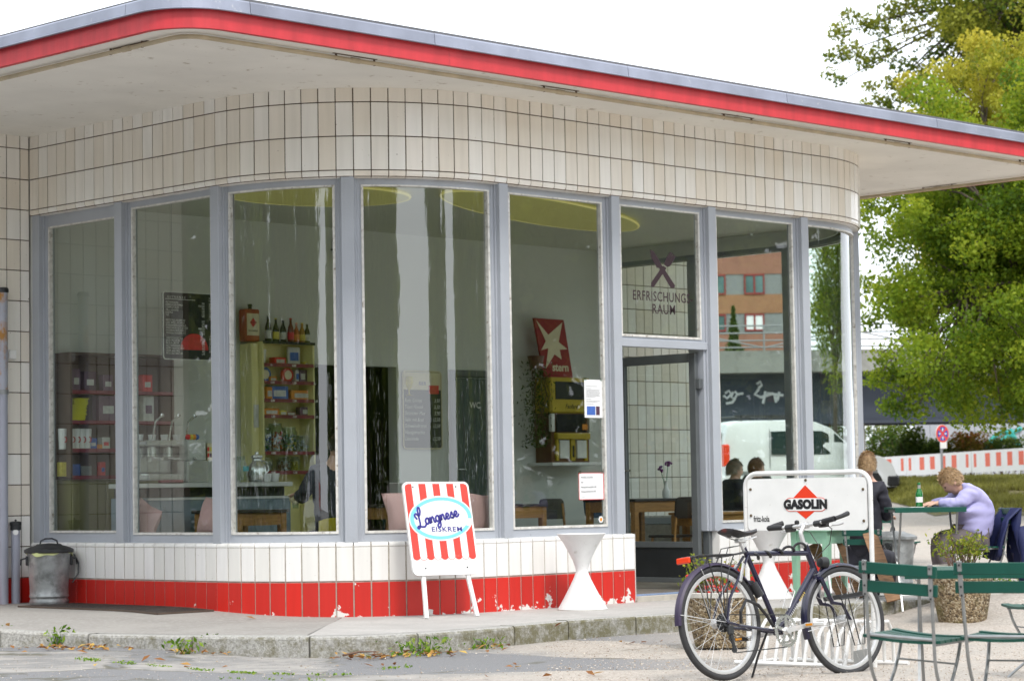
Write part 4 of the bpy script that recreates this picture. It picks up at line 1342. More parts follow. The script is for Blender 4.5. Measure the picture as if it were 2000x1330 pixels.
for u, v in ((.025, .10), (.025, phei-.07), (pwid*.5, phei-.014), (pwid-.025, .06), (pwid-.025, phei-.08)):
    MB().lathe([(.010, 0), (.008, .006)], 10, q_(u, v, 0), -ry).build('bolt', mat('rusty_bolt', (.14, .10, .06), .5, metal=.5) if 'rusty_bolt' not in bpy.data.materials else bpy.data.materials['rusty_bolt'], panel)
cu, cvv = pwid*.495, phei*.505
dw, dh = pwid*.150, phei*.36
MB().prism([(-dw, 0), (0, -dh*.80), (dw, 0), (0, dh)], q_(cu, cvv, .0005), rx, UP, -ry*.001).build('red_diamond', m_logo_red, panel)
pl_w, pl_h = pwid*.355, phei*.265
def pill(w, h, n=8): return rrect(w, h, h/2-.0005, n)
MB().prism([(a-pl_w/2, b-pl_h/2) for a, b in pill(pl_w, pl_h)], q_(cu, cvv-.004, .0017), rx, UP, -ry*.0008).build('red_outline', m_logo_red, panel)
MB().prism([(a-pl_w/2+.004, b-pl_h/2+.004) for a, b in pill(pl_w-.008, pl_h-.008)], q_(cu, cvv-.004, .0026), rx, UP, -ry*.0008).build('white_band', m_wpaint, panel)
text_part('GASOLIN', pl_h*.86, m_ink, panel, q_(cu, cvv-.004-pl_h*.275, .0040), rx, UP, t=.0012, bold=.0058, sx=.96, align='CENTER', space=1.06)
text_part('fritz-kola', phei*.165, m_ink, panel, q_(.046, phei*.17, .0012), rx, UP, t=.0012, bold=.0006, sx=.60)
# floor rails and hoops
r0 = MB().tube([rp(-.10, .02, -.02), rp(rw-.23, .02, -.02)], .0165, 8).tube([rp(.10, .02, .36), rp(rw+.05, .02, .36)], .0165, 8).tube([rp(.0, .02, -.02), rp(0, .02, .36)], .012, 8)
r0.build('floor_rail', m_rackw, t, smooth=True)
for k in range(6):
    u = .09+k*.155
    for du in (-.035, .035):
        MB().tube([rp(u+du, .02, -.02), rp(u+du+.01, .22, .03), rp(u+du+.02, .30, .10), rp(u+du+.02, .30, .25), rp(u+du+.01, .22, .33), rp(u+du, .02, .36)], .0125, 8).build('hoop', m_rackw, t, smooth=True)
MB().prism([(0, 0), (.10, .02), (.10, .12), (0, .10)], rp(rw-.14, .02, -.03), rx, UP, ry*.006).build('number_plate', mat('grey_plate', (.36, .36, .35), .6), t)

# ================================================================== bicycle
RW = .345
hubR = D(1413, 1216, 14.30); hubF = D(1657, 1211, 15.02)
gR, gF = hubR-UP*RW, hubF-UP*RW
bx = hubF-hubR; WBs = bx.length; bx.normalize()
byv = UP.cross(bx).normalized()                  # rider's left
bz = bx.cross(byv)
Mb = Matrix((bx, byv, bz)).transposed().to_4x4(); Mb.translation = gR
Mb = Mb @ Matrix.Rotation(R_(-7), 4, 'X')
bike = thing('bicycle', 'dark blue touring bicycle with carrier and mudguards parked at the rack', 'bicycle', M=Mb)
m_frame = mat('dark_blue_frame_paint', (0.009, 0.008, 0.032), 0.25, var=0.15, coat=0.4)
m_guard = mat('plum_mudguard', (0.036, 0.023, 0.058), 0.4, var=0.25, scale=8, dirt=(0.10, 0.08, 0.10), dirt_amt=0.15, dscale=20)
m_redl = mat('red_lens', (0.80, 0.06, 0.02), 0.15, var=0.05)
m_grip = mat('black_grip', (0.02, 0.02, 0.022), 0.6, var=0.2)
B = lambda: MB().at(Mb)
WB_ = WBs
def wheel(cx, name, steer=None):
    Mw = Mb @ Matrix.Translation((cx, 0, RW))
    if steer: Mw = steer @ Matrix.Translation((cx, 0, RW))
    X = lambda: MB().at(Mw)
    def ringpts(r, n=56): return [(r*math.cos(2*PI*i/n), 0, r*math.sin(2*PI*i/n)) for i in range(n)]
    hub = X().lathe([(.012, -.05), (.03, -.048), (.03, -.042), (.017, -.038), (.015, 0), (.017, .038), (.03, .042), (.03, .048), (.012, .05)], 16, (0, 0, 0), (0, 1, 0)).build('wheel', m_alu, bike, smooth=True)
    X().tube(ringpts(RW-.020), .020, 10, closed=True).build('tyre', m_rubber, hub, smooth=True)
    prof = [(RW-.038, -.011), (RW-.044, -.012), (RW-.060, -.009), (RW-.063, 0), (RW-.060, .009), (RW-.044, .012), (RW-.038, .011)]
    X().lathe(prof, 56, (0, 0, 0), (0, 1, 0), cap=False).build('rim', m_alu, hub, smooth=True)
    sp = X()
    for k in range(32):
        a = 2*PI*k/32
        s = -1 if k % 2 else 1
        off = (.55 if (k//2) % 2 else -.55)
        sp.tube([(.028*math.cos(a+off*2.2), s*.045, .028*math.sin(a+off*2.2)), ((RW-.062)*math.cos(a), 0, (RW-.062)*math.sin(a))], .0011, 4)
    sp.build('spokes', m_chrome, hub)
    return hub
steer_ax = Vector((-.30, 0, .954)).normalized()
Mst = Mb @ Matrix.Translation((WB_, 0, RW)) @ Matrix.Rotation(R_(-4), 4, steer_ax) @ Matrix.Translation((-WB_, 0, -RW))
wr = wheel(0, 'rear')
wf = wheel(WB_, 'front', Mst)
MB().at(Mst).lathe([(.034, -.036), (.038, -.03), (.038, .03), (.034, .036)], 20, (WB_, 0, RW), (0, 1, 0)).build('hub_dynamo', m_alu, wf, smooth=True)
BBx, BBz = WB_*.455, .285
ST = (WB_*.235, .80); HT = (WB_*.735, .800); HB = (WB_*.79, .655)
B().tube([(BBx, 0, BBz), (ST[0], 0, ST[1])], .0165, 12).tube([(ST[0]+.012, 0, ST[1]-.035), (HT[0]+.006, 0, HT[1]-.03)], .0165, 12).tube([(HB[0]-.006, 0, HB[1]+.02), (BBx, 0, BBz)], .020, 12).tube([(HT[0]-.006, 0, HT[1]+.02), (HB[0]+.004, 0, HB[1]-.012)], .020, 12).tube([(BBx, -.036, BBz), (BBx, .036, BBz)], .022, 12) \
   .tube([(ST[0]+.012, .02, ST[1]-.05), (.05, .05, RW+.14), (0, .062, RW)], .0085, 8).tube([(ST[0]+.012, -.02, ST[1]-.05), (.05, -.05, RW+.14), (0, -.062, RW)], .0085, 8) \
   .tube([(BBx-.02, .03, BBz), (.1, .055, RW-.02), (0, .062, RW)], .0095, 8).tube([(BBx-.02, -.03, BBz), (.1, -.055, RW-.02), (0, -.062, RW)], .0095, 8).build('frame', m_frame, bike, smooth=True)
# wrapped cable lock along the top tube
lk = []
for i in range(60):
    u = i/59; c = Vector((ST[0]+.04, 0, ST[1]-.055)).lerp(Vector((HT[0]+.02, 0, HT[1]+.03)), u); a = u*2*PI*5
    lk.append((c.x, .024*math.cos(a), c.z+.020*math.sin(a)-.012*math.sin(u*PI)))
B().tube(lk, .0085, 6).build('cable_lock', m_black, bike, smooth=True)
# fork, guards
def S_(): return MB().at(Mst)
S_().tube([(HB[0]-.002, 0, HB[1]-.02), (HB[0]+.012, 0, HB[1]-.06)], .02, 10).tube([(HB[0]+.01, .045, HB[1]-.05), (HB[0]+.01, -.045, HB[1]-.05)], .018, 10) \
    .tube([(HB[0]+.01, .048, HB[1]-.045), (HB[0]+.09, .05, HB[1]-.20), (WB_-.06, .052, RW+.10), (WB_, .055, RW)], [.015, .014, .011, .009], 10).tube([(HB[0]+.01, -.048, HB[1]-.045), (HB[0]+.09, -.05, HB[1]-.20), (WB_-.06, -.052, RW+.10), (WB_, -.055, RW)], [.015, .014, .011, .009], 10).build('fork', m_frame, bike, smooth=True)
def guard(Mg, cx, a0, a1, m__, nm):
    mb = MB().at(Mg); vs, fs = [], []
    n = 30; r = RW+.014
    pr = [(-.027, -.012), (-.018, .002), (0, .006), (.018, .002), (.027, -.012), (.016, -.003), (0, .001), (-.016, -.003)]
    for i in range(n+1):
        a = a0+(a1-a0)*i/n
        for y, dr in pr:
            vs.append((cx+(r+dr)*math.cos(a), y, RW+(r+dr)*math.sin(a)))
    k = len(pr)
    for i in range(n):
        for j in range(k):
            fs.append((i*k+j, i*k+(j+1) % k, (i+1)*k+(j+1) % k, (i+1)*k+j))
    fs += [tuple(range(k)), tuple(range(n*k, n*k+k))]
    return mb.add(vs, fs).build(nm, m__, bike, smooth=True)
gR_ = guard(Mb, 0, R_(28), R_(182), m_guard, 'rear_mudguard')
gF_ = guard(Mst, WB_, R_(62), R_(198), m_frame, 'front_mudguard')
for s in (-.06, .06):
    B().tube([(0, s, RW), (-(RW+.012)*math.cos(R_(8)), s*.5, RW+(RW+.012)*math.sin(R_(8)))], .0022, 5).tube([(0, s, RW), ((RW+.012)*math.cos(R_(115)), s*.5, RW+(RW+.012)*math.sin(R_(115)))], .0022, 5).build('mudguard_stay', m_alu, gR_)
    S_().tube([(WB_, s, RW), (WB_+(RW+.012)*math.cos(R_(190)), s*.5, RW+(RW+.012)*math.sin(R_(190)))], .0022, 5).build('mudguard_stay', m_alu, gF_)
# drive side (right, towards y<0)
cz = B(); ck = B()
cy = -.062
n = 38
for r0_, r1_, yy in ((.080, .098, cy), (.062, .074, cy+.010)):
    for i in range(n*2):
        a, b_ = 2*PI*i/(n*2), 2*PI*(i+1)/(n*2)
        ro_ = r1_+(.004 if i % 2 else 0)
        q = [(BBx+r*math.cos(w), yy+k, BBz+r*math.sin(w)) for k in (0, .003) for r, w in ((r0_, a), (ro_, a), (ro_, b_), (r0_, b_))]
        cz.add(q, [(0,1,2,3),(4,5,6,7),(1,2,6,5),(0,3,7,4)])
for k in range(5):
    a = 2*PI*k/5+.3
    cz.bar((BBx+.015*math.cos(a), cy, BBz+.015*math.sin(a)), (BBx+.086*math.cos(a), cy, BBz+.086*math.sin(a)), .006, .018, (math.sin(a), 0, -math.cos(a)))
cz.lathe([(.024, -.01), (.026, 0), (.018, .012)], 16, (BBx, cy, BBz), (0, -1, 0))
crs = cz.build('chainring', m_chrome, bike)
pa = R_(10)
def crank(sy, ang, nm):
    y = sy*.075
    e = (BBx+.17*math.cos(ang), y+sy*.008, BBz+.17*math.sin(ang))
    c_ = B().bar((BBx, y, BBz), e, .014, .026, (math.sin(ang), 0, -math.cos(ang))).lathe([(.018, -.012), (.018, .012)], 12, (BBx, y, BBz), (0, 1, 0)).lathe([(.016, -.009), (.016, .009)], 12, e, (0, 1, 0)).build(nm, m_alu, bike, smooth=True)
    py_ = e[1]+sy*.058
    B().box((e[0]-.045, py_-.040, e[2]-.012), (e[0]-.030, py_+.040, e[2]+.012), .003).box((e[0]+.030, py_-.040, e[2]-.012), (e[0]+.045, py_+.040, e[2]+.012), .003).box((e[0]-.045, py_-.042, e[2]-.010), (e[0]+.045, py_-.034, e[2]+.010), .003).box((e[0]-.045, py_+.034, e[2]-.010), (e[0]+.045, py_+.042, e[2]+.010), .003).box((e[0]-.014, py_-.034, e[2]-.012), (e[0]+.014, py_+.034, e[2]+.012), .003).build('pedal', m_alu if sy < 0 else m_black, c_)
    for sg in (-1, 1):
        B().box((e[0]+sg*.0455-.003, py_-.026, e[2]-.007), (e[0]+sg*.0455+.003, py_+.026, e[2]+.007)).build('reflector', mat('amber_reflector', (.75, .30, .02), .2) if 'amber_reflector' not in bpy.data.materials else bpy.data.materials['amber_reflector'], c_)
crank(-1, pa, 'crank'); crank(1, pa+PI, 'crank')
cs = B()
for i, r in enumerate((.052, .047, .041, .036, .031, .027)):
    cs.lathe([(r, -.0012), (r, .0012)], 28, (0, -.036-.0045*i*1.0+.004, RW), (0, 1, 0))
cs.lathe([(.058, -.003), (.058, .0)], 28, (0, -.028, RW), (0, 1, 0))
cs.build('cassette', m_dkgalv, bike)
der = B().box((-.01, -.085, RW-.075), (.035, -.06, RW-.02), .006).bar((.012, -.072, RW-.05), (.035, -.07, RW-.165), .008, .022, (1, 0, 0))
for zz in (-.095, -.165):
    der.lathe([(.020, -.004), (.020, .004)], 16, (.018-.0*zz+(.0 if zz > -.1 else .018), -.068, RW+zz), (0, 1, 0))
der.build('rear_derailleur', m_dkgalv, bike)
B().tube([(-.0, -.042, RW+.047), (BBx, cy, BBz+.098)], .0035, 5).tube([(.05, -.068, RW-.183), (BBx-.01, cy, BBz-.098)], .0035, 5).tube([(0, -.05, RW-.047), (.03, -.068, RW-.085)], .0035, 5).build('chain', m_dkgalv, bike)
# saddle and post
sx_ = ST[0]-.02
B().tube([(ST[0]+.003, 0, ST[1]-.02), (sx_-.008, 0, ST[1]+.045)], .0135, 10).box((sx_-.04, -.022, ST[1]+.030), (sx_+.03, .022, ST[1]+.055), .006).tube([(sx_-.10, .022, ST[1]+.066), (sx_-.03, .022, ST[1]+.050), (sx_+.06, .016, ST[1]+.050), (sx_+.13, .01, ST[1]+.068)], .004, 6).tube([(sx_-.10, -.022, ST[1]+.066), (sx_-.03, -.022, ST[1]+.050), (sx_+.06, -.016, ST[1]+.050), (sx_+.13, -.01, ST[1]+.068)], .004, 6).build('seat_post', m_alu, bike, smooth=True)
sad = B(); vs, fs = [], []
secs = [(-.135, .045, .008), (-.125, .074, .022), (-.08, .080, .030), (-.02, .058, .028), (.04, .034, .022), (.10, .024, .018), (.135, .017, .014), (.145, .006, .006)]
for x, w, h in secs:
    zt2 = ST[1]+.100+.018*((x-.0)/.14)**2
    for k in range(12):
        a = 2*PI*k/12
        vs.append((sx_+x, w*math.cos(a), zt2-.012+(h*math.sin(a) if math.sin(a) < 0 else .012*math.sin(a))))
for i in range(len(secs)-1):
    for k in range(12):
        fs.append((i*12+k, i*12+(k+1) % 12, (i+1)*12+(k+1) % 12, (i+1)*12+k))
fs += [tuple(range(12)), tuple(range(84, 96))]
sad.add(vs, fs).build('saddle', mat('worn_black_saddle', (.022, .020, .022), .5, var=.3, scale=20, dirt=(.13, .02, .015), dirt_amt=.3, dscale=14), bike, smooth=True)
# stem, bars, grips, levers, bar ends
hc = Vector((HT[0]+.02, 0, HT[1]+.145)); 
S_().tube([(HT[0]-.004, 0, HT[1]+.01), (HT[0]-.02, 0, HT[1]+.075), (HT[0]-.026, 0, HT[1]+.10), (HT[0]+.0, 0, HT[1]+.135), hc], [.0165, .0145, .014, .015, .018], 10).lathe([(.026, -.012), (.026, .012)], 12, (HT[0]-.004, 0, HT[1]+.02), (-.3, 0, .95)).lathe([(.021, -.025), (.021, .025)], 14, hc, (0, 1, 0)).build('stem', m_alu, bike, smooth=True)
bar_ = S_().tube([hc+Vector((-.035, .285, .01)), hc+Vector((-.012, .12, .0)), hc, hc+Vector((-.012, -.12, .0)), hc+Vector((-.035, -.285, .01))], .0115, 10).build('handlebar', m_alu, bike, smooth=True)
for s in (-1, 1):
    S_().tube([hc+Vector((-.022, s*.185, .006)), hc+Vector((-.036, s*.30, .012))], .0175, 12).build('grip', m_grip, bar_, smooth=True)
    S_().tube([hc+Vector((-.036, s*.305, .012)), hc+Vector((.02, s*.315, .028)), hc+Vector((.085, s*.295, .045))], [.013, .014, .016], 10).build('bar_end', m_grip, bar_, smooth=True)
    S_().box(tuple(hc+Vector((-.01, s*.15-.035, -.026))), tuple(hc+Vector((.035, s*.15+.035, .022))), .008).lathe([(.020, -.03), (.020, .03)], 10, hc+Vector((-.012, s*.13, 0)), (0, 1, 0)).build('shifter', m_black, bar_)
    S_().tube([hc+Vector((.015, s*.15, -.005)), hc+Vector((.05, s*.18, -.018)), hc+Vector((.045, s*.26, -.02)), hc+Vector((.055, s*.285, -.012))], .0055, 6).build('brake_lever', m_alu, bar_, smooth=True)
    S_().tube([hc+Vector((.03, s*.14, 0)), hc+Vector((.13, s*.10, -.03)), hc+Vector((.15, s*.05, -.12)), hc+Vector((.07, s*.01, -.2)), hc+Vector((.02, s*.015, -.27))], .003, 5).build('brake_cable', m_black, bar_, smooth=True)
S_().lathe([(.012, 0), (.016, .01), (.014, .022), (.004, .028)], 14, hc+Vector((0, .075, .014)), (0, 0, 1)).build('bell', m_black, bar_, smooth=True)
# lamp, carriers, red lamp, stand, cage, pump
S_().lathe([(.012, -.035), (.03, -.028), (.038, 0), (.039, .022), (.036, .026)], 18, (HB[0]+.085, 0, HB[1]+.055), (1, 0, -.05)).bar((HB[0]+.02, 0, HB[1]-.03), (HB[0]+.075, 0, HB[1]+.03), .012, .006).build('headlamp', m_black, bike, smooth=True)
S_().lathe([(.034, 0), (.034, .004)], 18, (HB[0]+.1085, 0, HB[1]+.054), (1, 0, -.05)).build('lamp_glass', mat('lamp_lens', (.75, .75, .72), .1), bike)
cr2 = B(); zc_ = RW*2+.055
x0_, x1_ = -.245, .175
for y in (-.065, -.022, .022, .065):
    cr2.tube([(x0_, y, zc_-.012), (x0_+.04, y, zc_), (x1_, y*.8, zc_+.012), (ST[0]-.0, y*.3, zc_+.03)], .0045, 6)
for x in (x0_, -.08, .08):
    cr2.tube([(x, -.065, zc_-(.012 if x == x0_ else 0)), (x, .065, zc_-(.012 if x == x0_ else 0))], .0045, 6)
for s in (-1, 1):
    for xx in (-.13, 0.0, .10):
        cr2.tube([(xx, s*.065, zc_), (xx*.6-.02, s*.068, RW+.3), (-.012, s*.07, RW+.03)], .004, 6)
cr2.tube([(x1_-.1, -.03, zc_+.012), (x1_-.08, -.03, zc_+.05), (x1_+.02, -.03, zc_+.065), (x1_+.02, .03, zc_+.065), (x1_-.08, .03, zc_+.05), (x1_-.1, .03, zc_+.012)], .003, 5)
car = cr2.build('rear_carrier', m_black, bike, smooth=True)
B().box((x0_-.028, -.055, zc_-.045), (x0_-.008, .055, zc_-.008), .006).build('tail_lamp', m_redl, bike)
fr = S_()
for s in (-1, 1):
    y = s*.075
    fr.tube([(WB_-.09, y, RW+.13), (WB_+.105, y*1.1, RW+.15)], .005, 6).bar((WB_-.10, y-s*.004, RW+.14), (WB_+.11, y-s*.004, RW+.165), .004, .026)
    fr.tube([(WB_-.085, y, RW+.13), (WB_-.02, y*1.25, RW-.16), (WB_+.07, y*1.25, RW-.15), (WB_+.105, y*1.1, RW+.15)], .004, 6).tube([(WB_-.03, y*1.05, RW+.14), (WB_+.03, y*1.25, RW-.155)], .004, 6)
fr.build('front_carrier', m_black, bike, smooth=True)
B().tube([(BBx-.075, .03, BBz+.0), (BBx-.10, .10, BBz-.14), (BBx-.115, .155, .012)], .008, 8).ball((BBx-.116, .158, .012), .014, 8).build('kick_stand', m_black, bike, smooth=True)
dvec = Vector((HB[0]-BBx, 0, HB[1]-BBz)).normalized(); nv = Vector((-dvec.z, 0, dvec.x))
c0_ = Vector((BBx, 0, BBz))+dvec*.16+nv*.025
cg = []
for u, s, o_ in ((0, -.03, .02), (0, .03, .02), (.11, .034, .05), (.13, .0, .075), (.11, -.034, .05), (0, -.03, .02)):
    cg.append(c0_+dvec*u+Vector((0, s, 0))+nv*o_)
B().tube(cg, .003, 5, closed=True).tube([c0_+nv*-.0, c0_+dvec*.02+nv*.075, c0_+dvec*.02+Vector((0, .03, 0))+nv*.06], .003, 5).build('bottle_cage', m_alu, bike)
B().tube([(ST[0]+.03, -.02, ST[1]-.22), (ST[0]+.07, -.035, ST[1]-.30)], .028, 10).box((ST[0]-.01, -.02, ST[1]-.24), (ST[0]+.05, .02, ST[1]-.20), .006).build('lock_holder', m_black, bike, smooth=True)
B().tube([(.11, -.07, RW-.01), (.10, -.085, RW+.06), (.15, -.09, RW+.13), (.26, -.08, RW+.10), (.36, -.05, RW+.035), (.42, -.04, BBz+.03)], .010, 8).build('loop_cable', m_black, bike, smooth=True)
for s in (-1, 1):
    B().bar((ST[0]-.045, s*.03, ST[1]-.10), (ST[0]-.105, s*.05, ST[1]-.21), .012, .016).build('brake_arm', m_alu, bike)
    S_().bar((HB[0]+.09, s*.035, HB[1]-.03), (HB[0]+.085, s*.05, HB[1]-.14), .012, .016).build('brake_arm', m_alu, bike)
m_gold = mat('gold_frame_lettering', (.55, .40, .10), .35)
ds = Vector((BBx, 0, BBz))+dvec*.12+Vector((0, -.0212, 0))
for k, (u0, u1, mm_) in enumerate(((.0, .13, m_alu), (.15, .24, m_gold))):
    for j in range(int((u1-u0)/.016)):
        c = ds+dvec*(u0+j*.016)
        B().bar(c-nv*.007, c+nv*.007, .007, .001, (0, 1, 0)).build('frame_mark', mm_, bike)

# ================================================================== folding chairs and tables
def chair_parts(t):
    X = lambda: MB().at(WM(t))
    for k, (z, y) in enumerate(((.768, -.262), (.682, -.243))):
        X().box((-.195, y-.007, z-.028), (.195, y+.007, z+.028), .003).build('back_slat', m_green, t)
    for k in range(6):
        y = -.165+k*.066
        n = 8; vs, fs = [], []
        for i in range(n+1):
            x = -.195+.39*i/n
            dz = -.012*(1-(x/.195)**2)
            for yy, zz in ((-.026, 0), (.026, 0), (.026, .014), (-.026, .014)):
                vs.append((x, y+yy, .438+zz+dz+(.006 if k == 5 else 0)))
        for i in range(n):
            for j in range(4):
                fs.append((i*4+j, i*4+(j+1) % 4, (i+1)*4+(j+1) % 4, (i+1)*4+j))
        fs += [(0, 1, 2, 3), (n*4, n*4+1, n*4+2, n*4+3)]
        X().add(vs, fs).build('seat_slat', m_green, t)
    def flat(pts, w, th, mb):
        P_ = [Vector(p) for p in pts]; Q = []
        for i in range(len(P_)-1):
            p0, p1, p2, p3 = P_[max(i-1, 0)], P_[i], P_[i+1], P_[min(i+2, len(P_)-1)]
            for k in range(4):
                u = k/4
                Q.append(0.5*((2*p1)+(p2-p0)*u+(2*p0-5*p1+4*p2-p3)*u*u+(3*p1-p0-3*p2+p3)*u**3))
        Q.append(P_[-1])
        return mb.tube(Q, .0085, 8)
    for s in (-1, 1):
        x = s*.165
        L1 = [(x, -.268, .80), (x, -.235, .64), (x, -.195, .45), (x, -.165, .33), (x, -.10, .23), (x, .02, .13), (x, .13, .05), (x, .19, 0)]
        flat(L1, .020, .007, X()).bar((x, -.272, .803), (x, -.244, .64), .021, .010, (0, 1, 0)).build('back_leg', m_steel, t, smooth=True)
        x2 = s*.150
        L2 = [(x2, .16, .43), (x2, .13, .34), (x2, .06, .23), (x2, -.06, .12), (x2, -.17, .05), (x2, -.215, 0)]
        flat(L2, .020, .007, X()).build('front_leg', m_steel, t, smooth=True)
        X().bar((s*.165, -.20, .432), (s*.165, .165, .432), .007, .018).build('seat_rail', m_steel, t)
        for z, y in ((.785, -.2775), (.745, -.268), (.685, -.2545), (.645, -.246)):
            X().lathe([(.006, 0), (.004, .004)], 8, (x, y-.003, z), (0, -1, 0)).build('rivet', m_dkgalv, t)
    X().tube([(-.165, -.19, .452), (.165, -.19, .452)], .008, 8).build('pivot_bar', m_steel, t)
    X().tube([(-.165, -.02, .165), (.165, -.02, .165)], .005, 6).tube([(-.15, .12, .32), (.15, .12, .32)], .005, 6).build('cross_bar', m_steel, t)
def chair(M, label, first=None):
    if first is None:
        t = thing('folding_chair', label, 'folding chair', M=M, group='green slatted folding chairs'); chair_parts(t); return t
    return copy_tree(first, None, M, label)
def cm(p, face, tilt=0.0, rx_=0.0):
    """chair at ground point p, sitter facing the level direction 'face'"""
    a = yaw_of(face)-PI/2
    return Matrix.Translation(p) @ Matrix.Rotation(a, 4, 'Z') @ Matrix.Rotation(tilt, 4, 'Y') @ Matrix.Rotation(rx_, 4, 'X')
def rot2(v, a): return Vector((v.x*math.cos(a)-v.y*math.sin(a), v.x*math.sin(a)+v.y*math.cos(a), 0))
def table_parts(t, w, d, h, nsl=7, top=None):
    X = lambda: MB().at(WM(t))
    sw = d/nsl
    for k in range(nsl):
        X().box((-w/2, -d/2+k*sw+.003, h-.020), (w/2, -d/2+(k+1)*sw-.003, h), .003).build('top_slat', m_green, t)
    X().box((-w/2+.04, -d/2+.02, h-.045), (-w/2+.06, d/2-.02, h-.0205)).box((w/2-.06, -d/2+.02, h-.045), (w/2-.04, d/2-.02, h-.0205)).build('top_rail', m_steel, t)
    X().box((-w/2+.005, -d/2-.009, h-.045), (w/2-.005, -d/2+.002, h-.002)).box((-w/2+.005, d/2-.002, h-.045), (w/2-.005, d/2+.009, h-.002)).build('top_edge', m_green, t)
    for s in (-1, 1):
        x = s*(w/2-.06)
        for q, dx in ((1, 0), (-1, -s*.012)):
            pts_ = [(x+dx, q*(d/2-.08), h-.04), (x+dx, q*(d/2-.14), h*.80), (x+dx, q*.02, h*.5), (x+dx, -q*(d/2-.12), h*.15), (x+dx, -q*(d/2-.05), 0)]
            mb = X()
            for a, b in zip(pts_[:-1], pts_[1:]):
                mb.bar(a, b, .016, .022, (0, 1, 0))
            mb.build('leg', m_steel, t)
    X().tube([(-w/2+.06, -d/2+.12, h*.15), (w/2-.06, -d/2+.12, h*.15)], .006, 6).tube([(-w/2+.06, d/2-.12, h*.15), (w/2-.06, d/2-.12, h*.15)], .006, 6).build('cross_bar', m_steel, t)
# near pair with the table between
zr_ = -.150
fA = (FWD*math.cos(R_(33))+RGT*math.sin(R_(33)))
cA = D(1780, 1200, 11.3); cA.z = zr_-.0
chairA = chair(cm(cA, fA, R_(3.8)), 'green slatted folding chair overlapping the bicycle front wheel')
fB = (FWD*math.cos(R_(26))+RGT*math.sin(R_(26)))
cB = D(1976, 1200, 11.2); cB.z = zr_
chair(cm(cB, fB, R_(-0.3)), 'green slatted folding chair in front of the low green folding table', chairA)
cT = D(1905, 1110, 12.5); cT.z = -.165
tbl = thing('folding_table', 'green slatted folding table between the two near chairs and the tub', 'folding table', M=Matrix.Translation(cT) @ Matrix.Rotation(yaw_of(fB)-PI/2+.25, 4, 'Z'), group='green folding tables')
table_parts(tbl, .72, .56, .735)
cC = D(2040, 1200, 14.3); cC.z = -.175
chair(cm(cC, (-RGT*math.cos(R_(12))-FWD*math.sin(R_(12)))), 'green slatted folding chair at the far side of the near folding table', chairA)
# far table with the guests
zt3 = gz(*D(1800, 1100, 22).xy)
pT = D(1806, 990, 22.0); pT.z = zt3
ht = D(1806, 990, 22.0).z-zt3
tbl2 = thing('folding_table', 'green folding table where the woman in lilac writes beside a beer bottle', 'folding table', M=Matrix.Translation(pT) @ Matrix.Rotation(yaw_of(RGT), 4, 'Z'), group='green folding tables')
table_parts(tbl2, .66, .62, ht)
pW = D(1912, 1100, 22.0); pW.z = gz(pW.x, pW.y)
chW = chair(cm(pW, -RGT*.98-FWD*.1), 'green folding chair with a navy jacket, under the woman in lilac', chairA)
pD = D(1702, 1100, 22.8); pD.z = gz(pD.x, pD.y)
chair(cm(pD, FWD*.9+RGT*.45), 'green folding chair carrying the guest in the dark jacket', chairA)
pE = D(1748, 1060, 25.7); pE.z = gz(pE.x, pE.y)
chair(cm(pE, -FWD*.8+RGT*.5), 'empty green folding chair on the far side of the writing woman\'s table', chairA)
pF = D(1992, 1120, 23.5); pF.z = gz(pF.x, pF.y)
chair(cm(pF, -RGT*.9+FWD*.4), 'empty green folding chair just behind the hanging navy jacket', chairA)
bin_(1746, 1120, -.066, 24.3, .185, .215, .52, 'galvanised dustbin with its own grey lid standing behind the near chair backrest', False, False, .4)
# ================================================================== people
m_skin = mat('skin', (0.56, 0.34, 0.25), 0.5, var=0.06, scale=10)
m_hairb = mat('dark_blond_hair', (0.40, 0.265, 0.14), 0.55, var=0.4, scale=60)
m_hairg = mat('brown_hair', (0.22, 0.11, 0.05), 0.55, var=0.4, scale=30)
m_haird = mat('dark_hair', (0.02, 0.014, 0.010), 0.5, var=0.4, scale=30)
m_hairgr = mat('grey_brown_hair', (0.32, 0.25, 0.18), 0.55, var=0.3, scale=30)
m_lilac = mat('lilac_sweater', (0.40, 0.385, 0.66), 0.8, var=0.10, scale=5, bump=0.4, bscale=9)
m_taupe = mat('taupe_trousers', (0.125, 0.105, 0.11), 0.85, var=0.12, scale=6, bump=0.4, bscale=9)
m_navy = mat('navy_jacket', (0.010, 0.016, 0.075), 0.6, var=0.3, scale=5, bump=0.6, bscale=9)
m_dkcoat = mat('dark_jacket', (0.018, 0.018, 0.028), 0.75, var=0.25, scale=6, bump=0.4, bscale=9)
m_shoe = mat('dark_shoe', (0.02, 0.018, 0.017), 0.5)
m_eye = mat('eye_dark', (0.02, 0.015, 0.012), 0.3)
def xfmesh(me, M):
    me.transform(M); me.update(); return me
